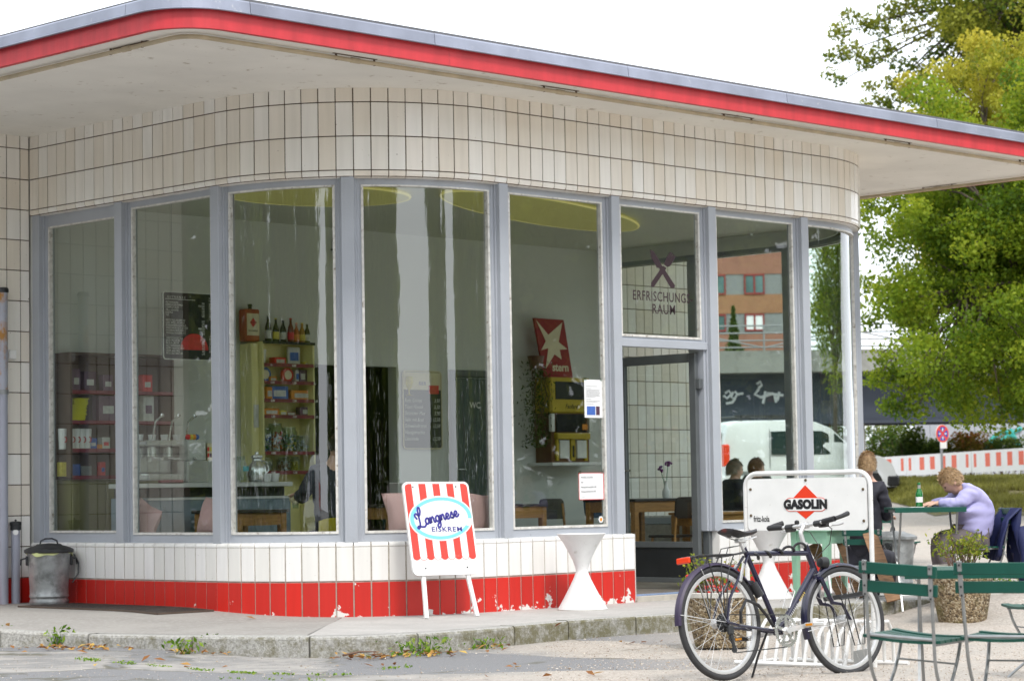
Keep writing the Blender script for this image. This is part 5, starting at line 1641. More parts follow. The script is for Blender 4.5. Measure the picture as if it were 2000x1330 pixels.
def head_mesh(c, fwd, up, hh=.235):
    """head with brow, eye hollows, nose, chin; c = centre of the skull; hh crown to chin"""
    f = Vector(fwd).normalized(); u = (Vector(up)-f*Vector(up).dot(f)).normalized(); r = f.cross(u)
    k = hh/.235
    vs, fs = [], []
    secs = [(-.118, .022, .030, .028), (-.105, .040, .040, .022), (-.080, .050, .056, .012), (-.055, .057, .072, .008), (-.03, .062, .086, .004), (0, .067, .095, 0), (.03, .071, .098, -.002), (.06, .069, .094, -.006), (.085, .058, .076, -.010), (.103, .040, .052, -.012), (.115, .016, .022, -.012)]
    n = 20
    for z, w, d, off in secs:
        for i in range(n):
            a = 2*PI*i/n
            x, y = w*math.cos(a), d*math.sin(a)+off
            if math.sin(a) > .97:
                if -.06 < z < .01: y += .020*(1-abs(z+.032)/.045)   # nose
                if z < -.1: y += .004
            if .75 < math.sin(a) < .97 and -.02 < z < .03: y -= .008    # eye hollows
            vs.append(Vector(c)+(r*x+f*y+u*z)*k)
    for i in range(len(secs)-1):
        for j in range(n):
            fs.append((i*n+j, i*n+(j+1) % n, (i+1)*n+(j+1) % n, (i+1)*n+j))
    fs += [tuple(reversed(range(n))), tuple(range((len(secs)-1)*n, len(secs)*n))]
    return vs, fs, f, u, r, k
def hand_pts(w, d, up, s=1.0, curl=.5, side=1):
    """wrist w, direction d, palm normal -up: points and edges of palm, four fingers and thumb"""
    d = Vector(d).normalized(); u = (Vector(up)-d*Vector(up).dot(d)).normalized(); r = d.cross(u)*side
    P_, E_ = [], []
    P_.append((*w, .024*s, .018*s)); P_.append((*(w+d*.05*s), .034*s, .016*s)); E_.append((0, 1))
    for k, (o, l) in enumerate(((-.028, .070), (-.010, .080), (.010, .076), (.028, .060))):
        a = w+d*.085*s+r*o*s; b_ = a+d*l*.5*s-u*.012*curl*s; c = b_+d*l*.4*s-u*.045*curl*s
        i = len(P_)
        P_ += [(*a, .010*s), (*b_, .009*s), (*c, .0075*s)]
        E_ += [(1, i), (i, i+1), (i+1, i+2)]
    a = w+d*.03*s-r*.035*s; b_ = a+d*.035*s-r*.022*s-u*.01*s; c = b_+d*.03*s-u*.012*s
    i = len(P_)
    P_ += [(*a, .012*s), (*b_, .010*s), (*c, .008*s)]; E_ += [(0, i), (i, i+1), (i+1, i+2)]
    return P_, E_
from mathutils import noise as _mn
def creased(me, amp=.011, sc=8.0):
    for v in me.vertices:
        p = v.co
        q = Vector((p.x*sc, p.y*sc, p.z*sc*1.7))
        v.co = p+v.normal*(amp*(1-2*abs(_mn.noise(q)))+amp*.5*_mn.noise(q*2.6))
    me.update(); return me
def person(label, pelvis, fwd, torso, headc, headf, headu, arms, legs, m_top, m_bot, m_hair, hair='short', group=None, scale=1.0, shoes=True, bulk=1.0):
    """pelvis point; torso: list of spine points upward ending at the neck base; arms: {'l': (shoulder, elbow, wrist, handdir)}; legs: (hip, knee, ankle, toe)"""
    t = thing('person', label, 'person', Vector((pelvis.x, pelvis.y, pelvis.z)), group=group)
    iv = WM(t).inverted()
    f = Vector(fwd).normalized()
    # one continuous body
    pts, ed = [], []
    def add(p, rx, ry=None, to=None):
        pts.append((p[0], p[1], p[2], rx, ry or rx))
        if to is not None: ed.append((to, len(pts)-1))
        return len(pts)-1
    p0 = add(pelvis, .13, .12)
    last = p0
    rad = [.125, .13, .125, .10]
    for k, q in enumerate(torso[:-1]):
        last = add(q, rad[min(k, 3)], rad[min(k, 3)]*.85, last)
    chest = last
    nk = add(torso[-1], .055, None, chest)
    hd = add(torso[-1].lerp(headc, .6), .048, None, nk)
    for sh, el, wr, hdir in arms:
        a = add(sh, .052, None, chest); b = add(el, .040, None, a); c = add(wr, .026, None, b)
        P_, E_ = hand_pts(wr, hdir, UP, 1.0)
        o = len(pts)
        for q in P_[1:]: pts.append((q[0], q[1], q[2], q[3], q[4] if len(q) > 4 else q[3]))
        for (x, y) in E_: ed.append((c if x == 0 else o+x-1, o+y-1))
    for hp, kn, an, to in legs:
        a = add(hp, .085, None, p0); b = add(kn, .058, None, a); c = add(an, .038, None, b); add(to, .03, None, c)
    me = skin_mesh('body', pts, ed, 2)
    # merge the sculpted head into the body mesh
    vs, fs, hf, hu, hr, k = head_mesh(headc, headf, headu)
    bm = bmesh.new(); bm.from_mesh(me)
    nv = [bm.verts.new(v) for v in vs]
    for q in fs: bm.faces.new([nv[i] for i in q])
    for s in (-1, 1):                            # ears
        tmp = MB().ball(Vector(headc)+hr*s*.070*k-hu*.015, .03*k, 8, (.5, .7, 1))
        ev = [bm.verts.new(v) for v in tmp.v]
        for q in tmp.f:
            try: bm.faces.new([ev[i] for i in q])
            except ValueError: pass
    bm.to_mesh(me); bm.free()
    me.polygons.foreach_set('use_smooth', [True]*len(me.polygons))
    me.transform(iv); me.materials.append(m_skin)
    body = link('body', me, t)
    fm = MB()
    for s in (-1, 1):
        fm.ball(Vector(headc)+hf*.087*k+hr*s*.027*k+hu*.002, .008*k, 8)
    fm.tube([Vector(headc)+hf*.083*k+hr*x*k-hu*.066*k for x in (-.02, 0, .02)], .003, 5)
    fm.build('face_features', m_eye, body)
    # clothes follow the body
    pts, ed = [], []
    p0 = add(pelvis-UP*.05, .165, .155); last = p0
    for k_, q in enumerate(torso[:-1]):
        last = add(q, (rad[min(k_, 3)]+.040)*bulk, (rad[min(k_, 3)]*.9+.034)*bulk, last)
    ch = last
    add(torso[-1]*.75+torso[-2]*.25, .075, None, ch)
    for sh, el, wr, hdir in arms:
        a = add(sh, .075, None, ch); b = add(el, .060, None, a); w2 = Vector(el).lerp(Vector(wr), .62); c = add(w2, .050, None, b); add(Vector(el).lerp(Vector(wr), .96), .040, None, c)
    me = creased(skin_mesh('sweater', pts, ed, 3)); me.transform(iv); me.materials.append(m_top); link('jumper', me, t)
    pts, ed = [], []
    p0 = add(pelvis, .138, .125)
    for hp, kn, an, to in legs:
        a = add(hp, .100, None, p0); b = add(kn, .076, None, a); c = add(Vector(kn).lerp(Vector(an), .5), .070, None, b); add(Vector(kn).lerp(Vector(an), .95), .062, None, c)
    me = creased(skin_mesh('trousers', pts, ed, 3), .007); me.transform(iv); me.materials.append(m_bot); link('trousers', me, t)
    for hp, kn, an, to in legs:
        MB().tube([Vector(an)-(Vector(to)-Vector(an))*.35-UP*.02, Vector(an)-UP*.02, Vector(an).lerp(Vector(to), .6)-UP*.02, Vector(to)], [.035, .045, .043, .03], 10).build('shoe', m_shoe, t, smooth=True)
    # hair: many short strands over a cap
    n = 3600 if hair != 'short' else 2600
    hv, hfc = [], []
    rs = random.Random(hash(label) % 1000 if False else len(label))
    cap = MB()
    for i in range(n):
        a = rs.uniform(0, 2*PI); e = rs.uniform(-.35, 1.0)
        ce_, se = math.sqrt(max(0, 1-e*e)), e
        x, y = math.cos(a)*ce_, math.sin(a)*ce_
        if y > .45 and e < .42: continue         # keep the face clear
        if y > .1 and e < -.05: continue
        base = Vector(headc)+(hr*x*.070+hf*(y*.096-.004)+hu*(se*.108+.006))*k
        nrm_ = (hr*x+hf*y+hu*se).normalized()
        ln = (.030 if hair == 'curly' else .032)*rs.uniform(.6, 1.3)
        dwn = -hu+nrm_*hu.dot(nrm_)-hf*.25
        dn = nrm_*.16+dwn*.85+Vector((rs.gauss(0, .35), rs.gauss(0, .35), rs.gauss(0, .3)))*(.62 if hair == 'curly' else .4)
        p1 = base+nrm_*.010+dn.normalized()*ln*.5; p2 = p1+(dn.normalized()-hu*.3+(Vector((rs.gauss(0, .6), rs.gauss(0, .6), rs.gauss(0, .4))) if hair == 'curly' else Vector())).normalized()*ln*.6
        sd_ = nrm_.cross(dn).normalized()*.0036
        o = len(cap.v)
        cap.v += [tuple(base-sd_), tuple(base+sd_), tuple(p1+sd_*1.1), tuple(p1-sd_*1.1), tuple(p2)]
        cap.f += [(o, o+1, o+2, o+3), (o+3, o+2, o+4)]
    sk = MB()
    tmp = MB().ball((0, 0, 0), 1, 20)
    o = len(cap.v)
    keep = {}
    for i, v in enumerate(tmp.v):
        if v[1] > .50 and v[2] < .35 or v[2] < -.45 or (v[1] > .15 and v[2] < -.1): continue
        keep[i] = len(cap.v)
        cap.v.append(tuple(Vector(headc)+(hr*v[0]*.076+hf*(v[1]*.104-.004)+hu*(v[2]*.117+.006))*k))
    for q in tmp.f:
        if all(i in keep for i in q): cap.f.append(tuple(keep[i] for i in q))
    cap.v = [tuple(iv @ Vector(v)) for v in cap.v]
    me = cap.mesh('hair', smooth=True, recalc=False); me.materials.append(m_hair); link('hair', me, body)
    return t
# the woman in lilac, bent over the table, facing left along it
d0 = 22.0
gw = pW.copy()
fw_ = (-RGT*.985-FWD*.10).normalized(); lf = UP.cross(fw_)        # her left
pel = D(1900, 1035, d0); pel.z = gw.z+.53
hdp = D(1858, 940, d0)
sp_ = [pel+UP*.12-fw_*.02, D(1909, 991, d0), D(1893, 964, d0), D(1874, 950, d0)]
tz = pT.z+ht
arms = []
for s, px in ((1, 1822), (-1, 1818)):
    sh = sp_[2]+lf*s*.155+UP*.01+fw_*.03
    wr = D(1826, 990, d0)+lf*s*.10; wr.z = tz+.035
    el = (sh+wr)/2-UP*.10+lf*s*.06-fw_*.02; el.z = max(el.z, tz+.02)
    arms.append((sh, el, wr, fw_-UP*.15-lf*s*.35))
legs = []
for s in (1, -1):
    hp = pel+lf*s*.09+fw_*.02; kn = D(1835, 1050, d0)+lf*s*.10; kn.z = gw.z+.53
    an = kn-fw_*.02; an.z = gw.z+.09; an += fw_*(-.02)
    legs.append((hp, kn, an, an+fw_*.15-UP*.05))
person('woman in a lilac sweater bent over the table, writing', pel, fw_, sp_, hdp, fw_*.75-UP*.66, fw_*.66+UP*.75, arms, legs, m_lilac, m_taupe, m_hairb, 'curly', bulk=1.18)
# the guest in the dark jacket, seen from behind
d1 = 22.8
fd = (FWD*.85+RGT*.5).normalized(); lf = UP.cross(fd)
pel = D(1690, 1052, d1); pel.z = pD.z+.52
hdp = D(1694, 908, d1)
sp_ = [pel+UP*.15, pel+UP*.32+fd*.02, D(1691, 960, d1)+fd*.03, D(1693, 935, d1)+fd*.02]
arms = []
for s in (1, -1):
    sh = sp_[2]+lf*s*.135+UP*.035
    arms.append((sh, sh-UP*.26+lf*s*.02+fd*.10, sh-UP*.28+fd*.30-lf*s*.05, fd))
legs = []
for s in (1, -1):
    kn = pel+fd*.42+lf*s*.10; an = kn-UP*.43
    legs.append((pel+lf*s*.09, kn, an, an+fd*.15-UP*.05))
person('guest in a dark jacket with short reddish blond hair, seen from behind', pel, fd, sp_, hdp, fd*.9-RGT*.35, UP, arms, legs, m_dkcoat, m_dkcoat, m_hairb, 'curly')
# two guests beyond the glass
for px, py, dp, m__, hr_, lab in ((1436, 917, 29.5, m_dkcoat, m_hairgr, 'pale guest in a dark top sitting beyond the glass near the door post'), (1478, 914, 30.2, mat('brown_cardigan', (.12, .07, .05), .8), m_hairg, 'brown haired guest seen through the glass just above the rack sign')):
    hdp = D(px, py, dp); fd = (RGT*.9+FWD*.25).normalized(); lf = UP.cross(fd)
    pel = hdp-UP*.70-fd*.04
    sp_ = [pel+UP*.15, pel+UP*.32, pel+UP*.50+fd*.01, pel+UP*.58+fd*.02]
    arms, legs = [], []
    for s in (1, -1):
        sh = sp_[2]+lf*s*.18+UP*.03
        arms.append((sh, sh-UP*.25+lf*s*.04, sh-UP*.27+fd*.25, fd))
        kn = pel+fd*.42+lf*s*.10; an = kn-UP*.43
        legs.append((pel+lf*s*.09, kn, an, an+fd*.15-UP*.05))
    person(lab, pel, fd, sp_, hdp, fd, UP, arms, legs, m__, m_dkcoat, hr_, 'short')
    st = thing('stool', 'plain dark stool under the '+('pale guest in the dark top' if px < 1450 else 'brown haired guest')+' behind the glass', 'stool', (pel.x, pel.y, gz(pel.x, pel.y)))
    zs_ = pel.z-.13
    MB().lathe([(.16, zs_-.03), (.17, zs_-.02), (.17, zs_), (.01, zs_)], 20, (pel.x, pel.y, 0)).build('seat', m_dkcoat, st)
    for a in range(4):
        c, s = math.cos(a*PI/2+.5), math.sin(a*PI/2+.5)
        MB().tube([(pel.x+.11*c, pel.y+.11*s, zs_-.03), (pel.x+.17*c, pel.y+.17*s, gz(pel.x, pel.y))], .012, 6).build('leg', m_steel, st)
# navy jacket hung over the chair back
t = thing('navy_jacket', 'navy jacket hanging crumpled over the chair back behind the woman in lilac', 'jacket', gw+Vector((0, 0, .3)))
cxy = chW.matrix_world
mb = MB(); nu, nvv = 22, 18
vs = []
for i in range(nu+1):
    u = i/nu
    for j in range(nvv+1):
        v = j/nvv                                # drape: front hem, over the back rail, rear hem
        lx = (-.25+.50*u)*(1+.10*math.sin(v*5))
        s = (v-.38)
        if s < 0:
            y = -.235+.020+.03*math.sin(u*9+v*4)+(-s)*.20; z = .745+s*1.00-.05*math.sin(u*3)
        else:
            y = -.300-.035*math.sin(u*11+v*7)-s*.22; z = .775-s*1.10-.05*math.sin(u*4+1)
        if abs(s) < .03: z = .80
        y += .02*math.sin(u*23+v*13)
        w = cxy @ Vector((lx, y, z)); vs.append(w)
fs = []
for i in range(nu):
    for j in range(nvv):
        a = i*(nvv+1)+j
        fs.append((a, a+1, a+nvv+2, a+nvv+1))
mb.add(vs, fs)
jk = mb.build('cloth', m_navy, t, smooth=True)
md = jk.modifiers.new('thick', 'SOLIDIFY'); md.thickness = .02
sv = MB().tube([cxy @ Vector(q) for q in ((-.22, -.33, .62), (-.27, -.36, .42), (-.25, -.37, .18))], [.06, .055, .045], 10)
sv.build('sleeve', m_navy, t, smooth=True)
# bottle, phone and paper on the far table
m_gglass = mat('green_bottle_glass', (0.005, 0.16, 0.03), 0.08, var=0.05, coat=0.5)
bp_ = D(1796, 992, 22.0); bp_.z = tz
t = thing('beer_bottle', 'green beer bottle with a pale label standing on the far table', 'bottle', bp_)
MB().lathe([(.030, 0), (.033, .006), (.033, .115), (.028, .14), (.014, .175), (.013, .205), (.0145, .207), (.0145, .222), (.012, .226)], 18, bp_).build('glass', m_gglass, t, smooth=True)
MB().lathe([(.0336, .045), (.0336, .095)], 18, bp_, cap=False).build('label', m_wpaint, t)
MB().lathe([(.0152, .170), (.0140, .204)], 14, bp_, cap=False).build('neck_foil', mat('silver_foil', (.6, .6, .58), .3, metal=.8), t)
pp_ = D(1784, 992, 21.9); pp_.z = tz
t = thing('paper_sheet', 'white sheet of paper lying on the far table beside the bottle', 'paper', pp_)
MB().at(TR(pp_+UP*.001, yaw_of(RGT)+.4)).box((-.08, -.06, 0), (.08, .06, .004)).build('sheet', m_wpaint, t)
# ================================================================== inside the pavilion
WY = 4.655                                       # face of the back wall
def wp(px, py, off=0.0): return BY(px, py, WY-off)
m_shelfy = mat('pale_yellow_shelf_paint', (0.78, 0.72, 0.34), 0.5, var=0.05)
m_dred = mat('dark_red_shelf_edge', (0.20, 0.018, 0.03), 0.4, var=0.1)
m_wood = mat('oak_table_wood', (0.42, 0.21, 0.065), 0.45, var=0.25, scale=5, stretch=(1, 8, 8))
m_dwood = mat('dark_table_top', (0.045, 0.035, 0.03), 0.35, var=0.2)
m_pink = mat('dusty_pink_cushion', (0.55, 0.33, 0.33), 0.9, var=0.1, scale=4, bump=0.4, bscale=12)
m_board = mat('black_menu_board', (0.015, 0.018, 0.015), 0.35, var=0.15)
m_chalk = mat('white_lettering', (0.72, 0.72, 0.68), 0.7)
m_cream2 = mat('cream_print', (0.70, 0.62, 0.42), 0.5)
m_counter = mat('grey_blue_counter_front', (0.16, 0.21, 0.25), 0.45, var=0.06)
m_yplast = mat('mustard_chair_shell', (0.45, 0.36, 0.012), 0.4, var=0.06)
m_olive = mat('olive_cupboard', (0.24, 0.22, 0.10), 0.55, var=0.1)
PAL = [(0.62, 0.03, 0.03), (0.70, 0.26, 0.03), (0.05, 0.13, 0.45), (0.66, 0.55, 0.08), (0.55, 0.55, 0.52), (0.08, 0.03, 0.06), (0.05, 0.25, 0.12), (0.15, 0.08, 0.13), (0.28, 0.13, 0.06)]
PM = [mat('print_%s' % n, c, 0.45, var=0.2, scale=22) for n, c in zip(('red', 'orange', 'blue', 'yellow', 'white', 'black', 'green', 'plum', 'brown'), PAL)]
m_cglass = glass_mat('jar_glass', (0.86, 0.9, 0.88), 2.0)
def sub(name, mb, m__, p, **k): return mb.build(name, m__, p, **k)

# --- left wall shelf with cups and paper
sx0, sx1 = .27, 1.50
t = thing('wall_shelf', 'open wall shelf with dark red shelf edges behind the first window', 'shelf', (.9, WY, 0))
zs = [wp(170, y).z for y in (932, 880, 826, 768)]
for z in zs:
    b_ = MB().box((sx0, WY-.26, z-.015), (sx1, WY-.001, z+.01)).build('shelf_board', m_shelfy, t)
    MB().box((sx0, WY-.275, z-.022), (sx1, WY-.261, z+.016)).build('shelf_edge', m_dred, b_)
MB().box((sx0-.02, WY-.27, zs[0]-.02), (sx0, WY-.001, 2.44)).box((sx1, WY-.27, zs[0]-.02), (sx1+.02, WY-.001, 2.44)).box((sx0-.02, WY-.27, 2.44), (sx1+.02, WY-.001, 2.46)).box((sx0, WY-.012, zs[0]), (sx1, WY-.002, 2.44)).build('case', mat('brown_shelf_case', (.12, .08, .06), .6), t)
t = thing('base_cupboard', 'olive yellow base cupboard below the wall shelf behind the first window', 'cupboard', (.9, WY, 0))
MB().box((sx0, WY-.24, 0.05), (sx1, WY-.001, zs[0]-.025)).build('carcass', m_olive, t)
for k in range(3):
    x = sx0+.41*k
    MB().box((x+.006, WY-.258, .08), (x+.40, WY-.241, zs[0]-.05), .004).build('cupboard_door', m_olive, t)
def cup(p, label, r=.045, h=.11, handle=False, mk=None, swirl=True, group=None):
    t = thing('cup', label, 'cup', p, random.uniform(0, 6), group)
    MB().at(WM(t)).lathe([(r*.72, 0), (r*.78, .004), (r, h), (r-.006, h), (r*.7, .01)], 18).build('bowl', mk or m_wpaint, t, smooth=True)
    return t
for k in range(5):
    p = wp(122+k*10.5+(6 if k else 0), 874, .16); p.z = zs[1]+.01
    t = thing('paper_cup_stack', ('white paper cup stack with a red swirl standing apart at the shelf start', 'first of four white red swirled cup stacks in a close row', 'second of four white red swirled cup stacks in a close row', 'third of four white red swirled cup stacks in a close row', 'last white red swirled cup stack, next to the blue packet')[k], 'cups', p, 0, 'paper cup stacks on the wall shelf')
    MB().lathe([(.036, 0), (.046, .20), (.043, .205), (.03, .2)], 16, p).build('cups', m_wpaint, t, smooth=True)
    MB().tube([(p.x+.018*math.cos(a), p.y-.0445, p.z+.095+.026*math.sin(a)) for a in [R_(100-200*i/8) for i in range(9)]], .005, 5).build('swirl', PM[0], t)
p = wp(145, 828, .15); p.z = zs[2]+.01
t = thing('paper_stack', 'slumped stack of bright yellow leaflets on the wall shelf', 'papers', p)
for k in range(22):
    a = random.gauss(0, .05); sft = .0022*k+random.gauss(0, .006)
    MB().at(TR((p.x+sft, p.y, p.z+k*.0105), a)).box((-.085, -.06, 0), (.085, .06, .009)).build('leaflet', mat('leaflet_yellow', (.70, .66, .02), .6) if 'leaflet_yellow' not in bpy.data.materials else bpy.data.materials['leaflet_yellow'], t)
def carton(px, py, shelf, w, h, m__, label, d=.12, lab=None):
    p = wp(px, py, .15); p.z = shelf
    t = thing('carton', label, 'box', p)
    MB().box((p.x-w/2, p.y-d/2, p.z), (p.x+w/2, p.y+d/2, p.z+h), .003).build('box', m__, t)
    if lab:
        MB().box((p.x-w*.3, p.y-d/2-.002, p.z+h*.3), (p.x+w*.3, p.y-d/2-.0002, p.z+h*.6)).build('printed_label', lab, t)
for a in ((205, 826, zs[2]+.01, .22, .26, PM[7], 'plum carton with faint lines on the wall shelf, next to the yellow leaflets', .12, PM[4]), (284, 826, zs[2]+.01, .13, .28, PM[4], 'pale carton on the wall shelf behind the second window', .12, PM[7]),
          (145, 768, zs[3]+.01, .10, .22, PM[7], 'tall plum packet at the start of the top wall shelf', .08, PM[4]), (172, 768, zs[3]+.01, .14, .20, PM[5], 'black fronted packet in the middle of the top wall shelf', .08, PM[4]), (207, 768, zs[3]+.01, .12, .17, PM[7], 'squat plum packet at the end of the top wall shelf', .08, PM[4]),
          (284, 768, zs[3]+.01, .12, .18, PM[0], 'dark red packet on the top shelf behind the second window', .08, PM[4]), (178, 878, zs[1]+.01, .09, .11, PM[2], 'blue and white packet beside the paper cups', .08, PM[4]), (190, 880, zs[1]+.01, .07, .05, PM[1], 'small orange box beside the blue packet', .08, None), (203, 878, zs[1]+.01, .10, .12, PM[4], 'white packet with a red band next to the shelf end', .08, PM[0]),
          (124, 930, zs[0]+.01, .10, .14, PM[3], 'yellow packet on the lowest wall shelf', .08, None), (141, 930, zs[0]+.01, .14, .12, PM[2], 'blue packet on the lowest wall shelf', .08, None), (165, 930, zs[0]+.01, .12, .10, m_steel, 'grey tin on the lowest wall shelf', .08, None), (198, 930, zs[0]+.01, .06, .14, PM[0], 'red and blue bottle box on the lowest wall shelf', .06, PM[2])):
    carton(*a)

# --- counter with coffee things
cy0 = 3.35
zct = BY(420, 942, cy0).z
cx0, cx1 = .42, BY(572, 942, cy0).x
t = thing('serving_counter', 'serving counter with a steel top and grey blue front behind the windows', 'counter', ((cx0+cx1)/2, cy0+.3, 0))
MB().box((cx0, cy0, zct-.045), (cx1, cy0+.65, zct), .004).build('steel_top', m_alu, t)
MB().box((cx0+.03, cy0+.10, zct-.14), (cx1-.03, cy0+.6, zct-.046)).build('shadow_gap', m_blk, t)
MB().box((cx0+.01, cy0+.03, .02), (cx1-.01, cy0+.62, zct-.141)).build('front', m_counter, t)
MB().box((cx0+.01, cy0+.02, zct-.165), (cx1-.01, cy0+.029, zct-.145)).build('trim', m_alu, t)
def onc(px, back=.2): 
    p = BY(px, 940, cy0+back); p.z = zct; return p
p = onc(318, .32)
t = thing('espresso_machine', 'chrome lever espresso machine on the counter behind the second window', 'coffee machine', p)
MB().box((p.x-.30, p.y-.18, p.z+.03), (p.x+.30, p.y+.2, p.z+.09), .01).box((p.x-.30, p.y-.02, p.z+.09), (p.x+.30, p.y+.2, p.z+.36), .02).box((p.x-.32, p.y-.16, p.z+.36), (p.x+.32, p.y+.22, p.z+.42), .015).build('housing', m_chrome, t)
for k in (-.2, 0, .2):
    MB().lathe([(.045, 0), (.045, .09)], 16, (p.x+k, p.y-.09, p.z+.26)).tube([(p.x+k, p.y-.1, p.z+.25), (p.x+k, p.y-.27, p.z+.235)], .013, 8).build('brew_group', m_chrome, t, smooth=True)
    MB().tube([(p.x+k, p.y-.09, p.z+.35), (p.x+k+.02, p.y-.13, p.z+.60), (p.x+k+.05, p.y-.2, p.z+.66)], .010, 8).ball((p.x+k+.05, p.y-.2, p.z+.66), .020, 8).build('lever', m_chrome, t, smooth=True)
for k in range(4):
    q = (p.x-.24+k*.15, p.y+.05, p.z+.42)
    tt = cup(Vector(q), ('first', 'second', 'third', 'last')[k]+' white cup in the row on top of the espresso machine', .04, .06, group='cups on the espresso machine')
p = onc(375, .15)
t = thing('tip_box', 'pale box with coloured sweets on top, on the counter by the post', 'box', p)
MB().box((p.x-.10, p.y-.07, p.z+.22), (p.x+.12, p.y+.07, p.z+.42), .004).build('box', PM[4], t)
MB().box((p.x-.12, p.y-.09, p.z), (p.x+.14, p.y+.09, p.z+.22), .01).build('plinth', m_chrome, t)
for k in range(4):
    MB().ball((p.x-.06+k*.035, p.y-.02, p.z+.45), .03, 8).build('sweet', PM[(0, 3, 1, 2)[k]], t)
for k, (px, lab) in enumerate(((396, 'small white card with a green leaf print on the counter'), (409, 'small white card with red dots on the counter'))):
    q = onc(px, .10); q.z += .22
    t = thing('card', lab, 'card', q)
    MB().box((q.x-.05, q.y-.01, q.z), (q.x+.05, q.y+.01, q.z+.17)).build('sheet', m_cream2, t)
    for j in range(4):
        MB().box((q.x-.03+.03*(j % 2), q.y-.0125, q.z+.03+.06*(j//2)), (q.x-.008+.03*(j % 2), q.y-.0102, q.z+.07+.06*(j//2))).build('print', PM[(6, 1, 6, 1)[j] if k == 0 else (0, 7, 0, 3)[j]], t)
q = onc(502, .14)
t = thing('thermos_jug', 'round bellied silver thermos jug on the counter', 'jug', q)
MB().lathe([(.07, 0), (.095, .02), (.105, .09), (.085, .17), (.05, .205), (.045, .23), (.06, .25), (.055, .265), (.02, .28), (.018, .30), (.01, .305)], 24, q).build('jug', m_chrome, t, smooth=True)
MB().tube([(q.x+.09, q.y, q.z+.06), (q.x+.15, q.y, q.z+.12), (q.x+.13, q.y, q.z+.2), (q.x+.05, q.y, q.z+.22)], .010, 8).build('handle', m_chrome, t, smooth=True)
for px, lab, r in ((521, 'white coffee cup with a flower print in front of the thermos jug', .05), (536, 'white teapot shaped cup at the counter end', .055)):
    q = onc(px, .06)
    cup(q, lab, r, .085)
q = onc(470, .12)
t = thing('glass_jar', 'clear glass jar with a turquoise tag on the counter', 'jar', q)
MB().lathe([(.06, 0), (.075, .02), (.07, .16), (.045, .22), (.045, .26), (.04, .26), (.04, .22), (.06, .15), (.06, .02)], 20, q).build('jar', m_cglass, t, smooth=True)
MB().box((q.x-.03, q.y-.085, q.z+.11), (q.x+.035, q.y-.078, q.z+.16)).build('tag', mat('turquoise_tag', (.10, .45, .50), .5), t)
for k in range(3):
    q = onc(322+k*12, .02)
    t = thing('red_cloth', ('first', 'middle', 'last')[k]+' folded dark red cloth on the counter edge before the espresso machine', 'cloth', q, 0, 'red cloths on the counter')
    MB().box((q.x-.06, q.y-.04, q.z), (q.x+.06, q.y+.04, q.z+.03), .012).build('cloth', m_dred, t)

# --- drinks menu board
a, c = BY(318, 569, 3.9), BY(322, 701, 3.9)
x1 = BY(438, 600, 3.9).x
t = thing('drinks_menu_board', 'black drinks menu board with white letters hanging behind the second window', 'menu board', (a.x, 3.9, c.z))
MW, MH = x1-a.x, a.z-c.z
bd = MB().prism(rrect(MW, MH, .03), (a.x, 3.9, c.z), (1, 0, 0), (0, 0, 1), (0, .02, 0)).build('board', m_board, t)
MB().tube([(a.x+q[0], 3.897, c.z+q[1]) for q in rrect(MW, MH, .03)], .006, 5, closed=True).build('rim', m_chalk, bd)
lines = ['FILTERKAFFEE', 'ESPRESSO/DOPPIO', 'CAPPUCCINO', 'MILCHKAFFEE', 'KAKAO', 'TEE', '', 'FRITZ KOLA/LIMO 02', 'LEEV APFEL-HOPFEN', 'RHABARBERSCHORLE', 'WEISSWEIN ROT/SCHO', 'FASSBRAUSE/RAMALZ', 'MINERALWASSER 033', '', 'OBERDORFER 05 L', 'JEVER PILS/FUN', 'ASTRA URTYP', 'ALSTERWASSER 05', 'HOPF HEFEWEIZEN', 'HOPF ALK.FREI', 'PICCOLO SEKT 02']
pr = ['180', '190/260', '300', '330', '250', '180', '', '260', '280', '300', '400/500', '320', '260', '', '390', '350', '330', '420', '490', '490', '690']
fs_ = MH/24*1.06
def bt(s, x, z, sz, sx=1.0, al='LEFT'):
    return text_part(s, sz, m_chalk, bd, (a.x+x, 3.8965, c.z+z), (1, 0, 0), (0, 0, 1), t=.001, sx=sx, align=al)
bt('G E T R Ä N K E', .05, MH-.062, fs_*1.1)
MB().box((a.x+.03, 3.8975, c.z+MH-.075), (a.x+MW*.52, 3.8995, c.z+MH-.070)).box((a.x+MW*.74, 3.8975, c.z+MH-.075), (a.x+MW-.03, 3.8995, c.z+MH-.070)).build('rule', m_chalk, bd)
bt('F R Ü H S T', MW*.74, MH-.062, fs_*1.1)
for k, (l1, l2) in enumerate(zip(lines, pr)):
    z = MH-.115-k*(MH-.14)/21
    if l1:
        bt(l1, .032, z, fs_, .86); bt(l2, MW*.67, z, fs_, .86, 'RIGHT')
for k, l1 in enumerate(['SMOOTHIE', 'ROHKOST', 'MIT QUARK', 'STRAMMER', 'HALLOUMI', 'BROTZEIT', '2 HALBE', '', '', '', '', '', '', 'I M B I S S', 'RINDSWURST', 'CURRYWURST', 'BOCKWURST', 'KARTOFFEL', 'POMMES', 'BRADWURST']):
    if l1: bt(l1, MW*.74, MH-.115-k*(MH-.14)/21, fs_, .86)
MB().prism([(0.175*math.cos(q), .165*math.sin(q)) for q in [PI*i/24 for i in range(25)]], (a.x+MW*.50, 3.8988, c.z+.10), (1, 0, 0), (0, 0, 1), (0, -.0015, 0)).build('red_half_disc', PM[0], bd)
for sg in (.12, MW-.12):
    MB().tube([(a.x+sg, 3.91, a.z), (a.x+sg, 3.91, 4.33)], .003, 5).build('hanging_wire', m_steel, t)

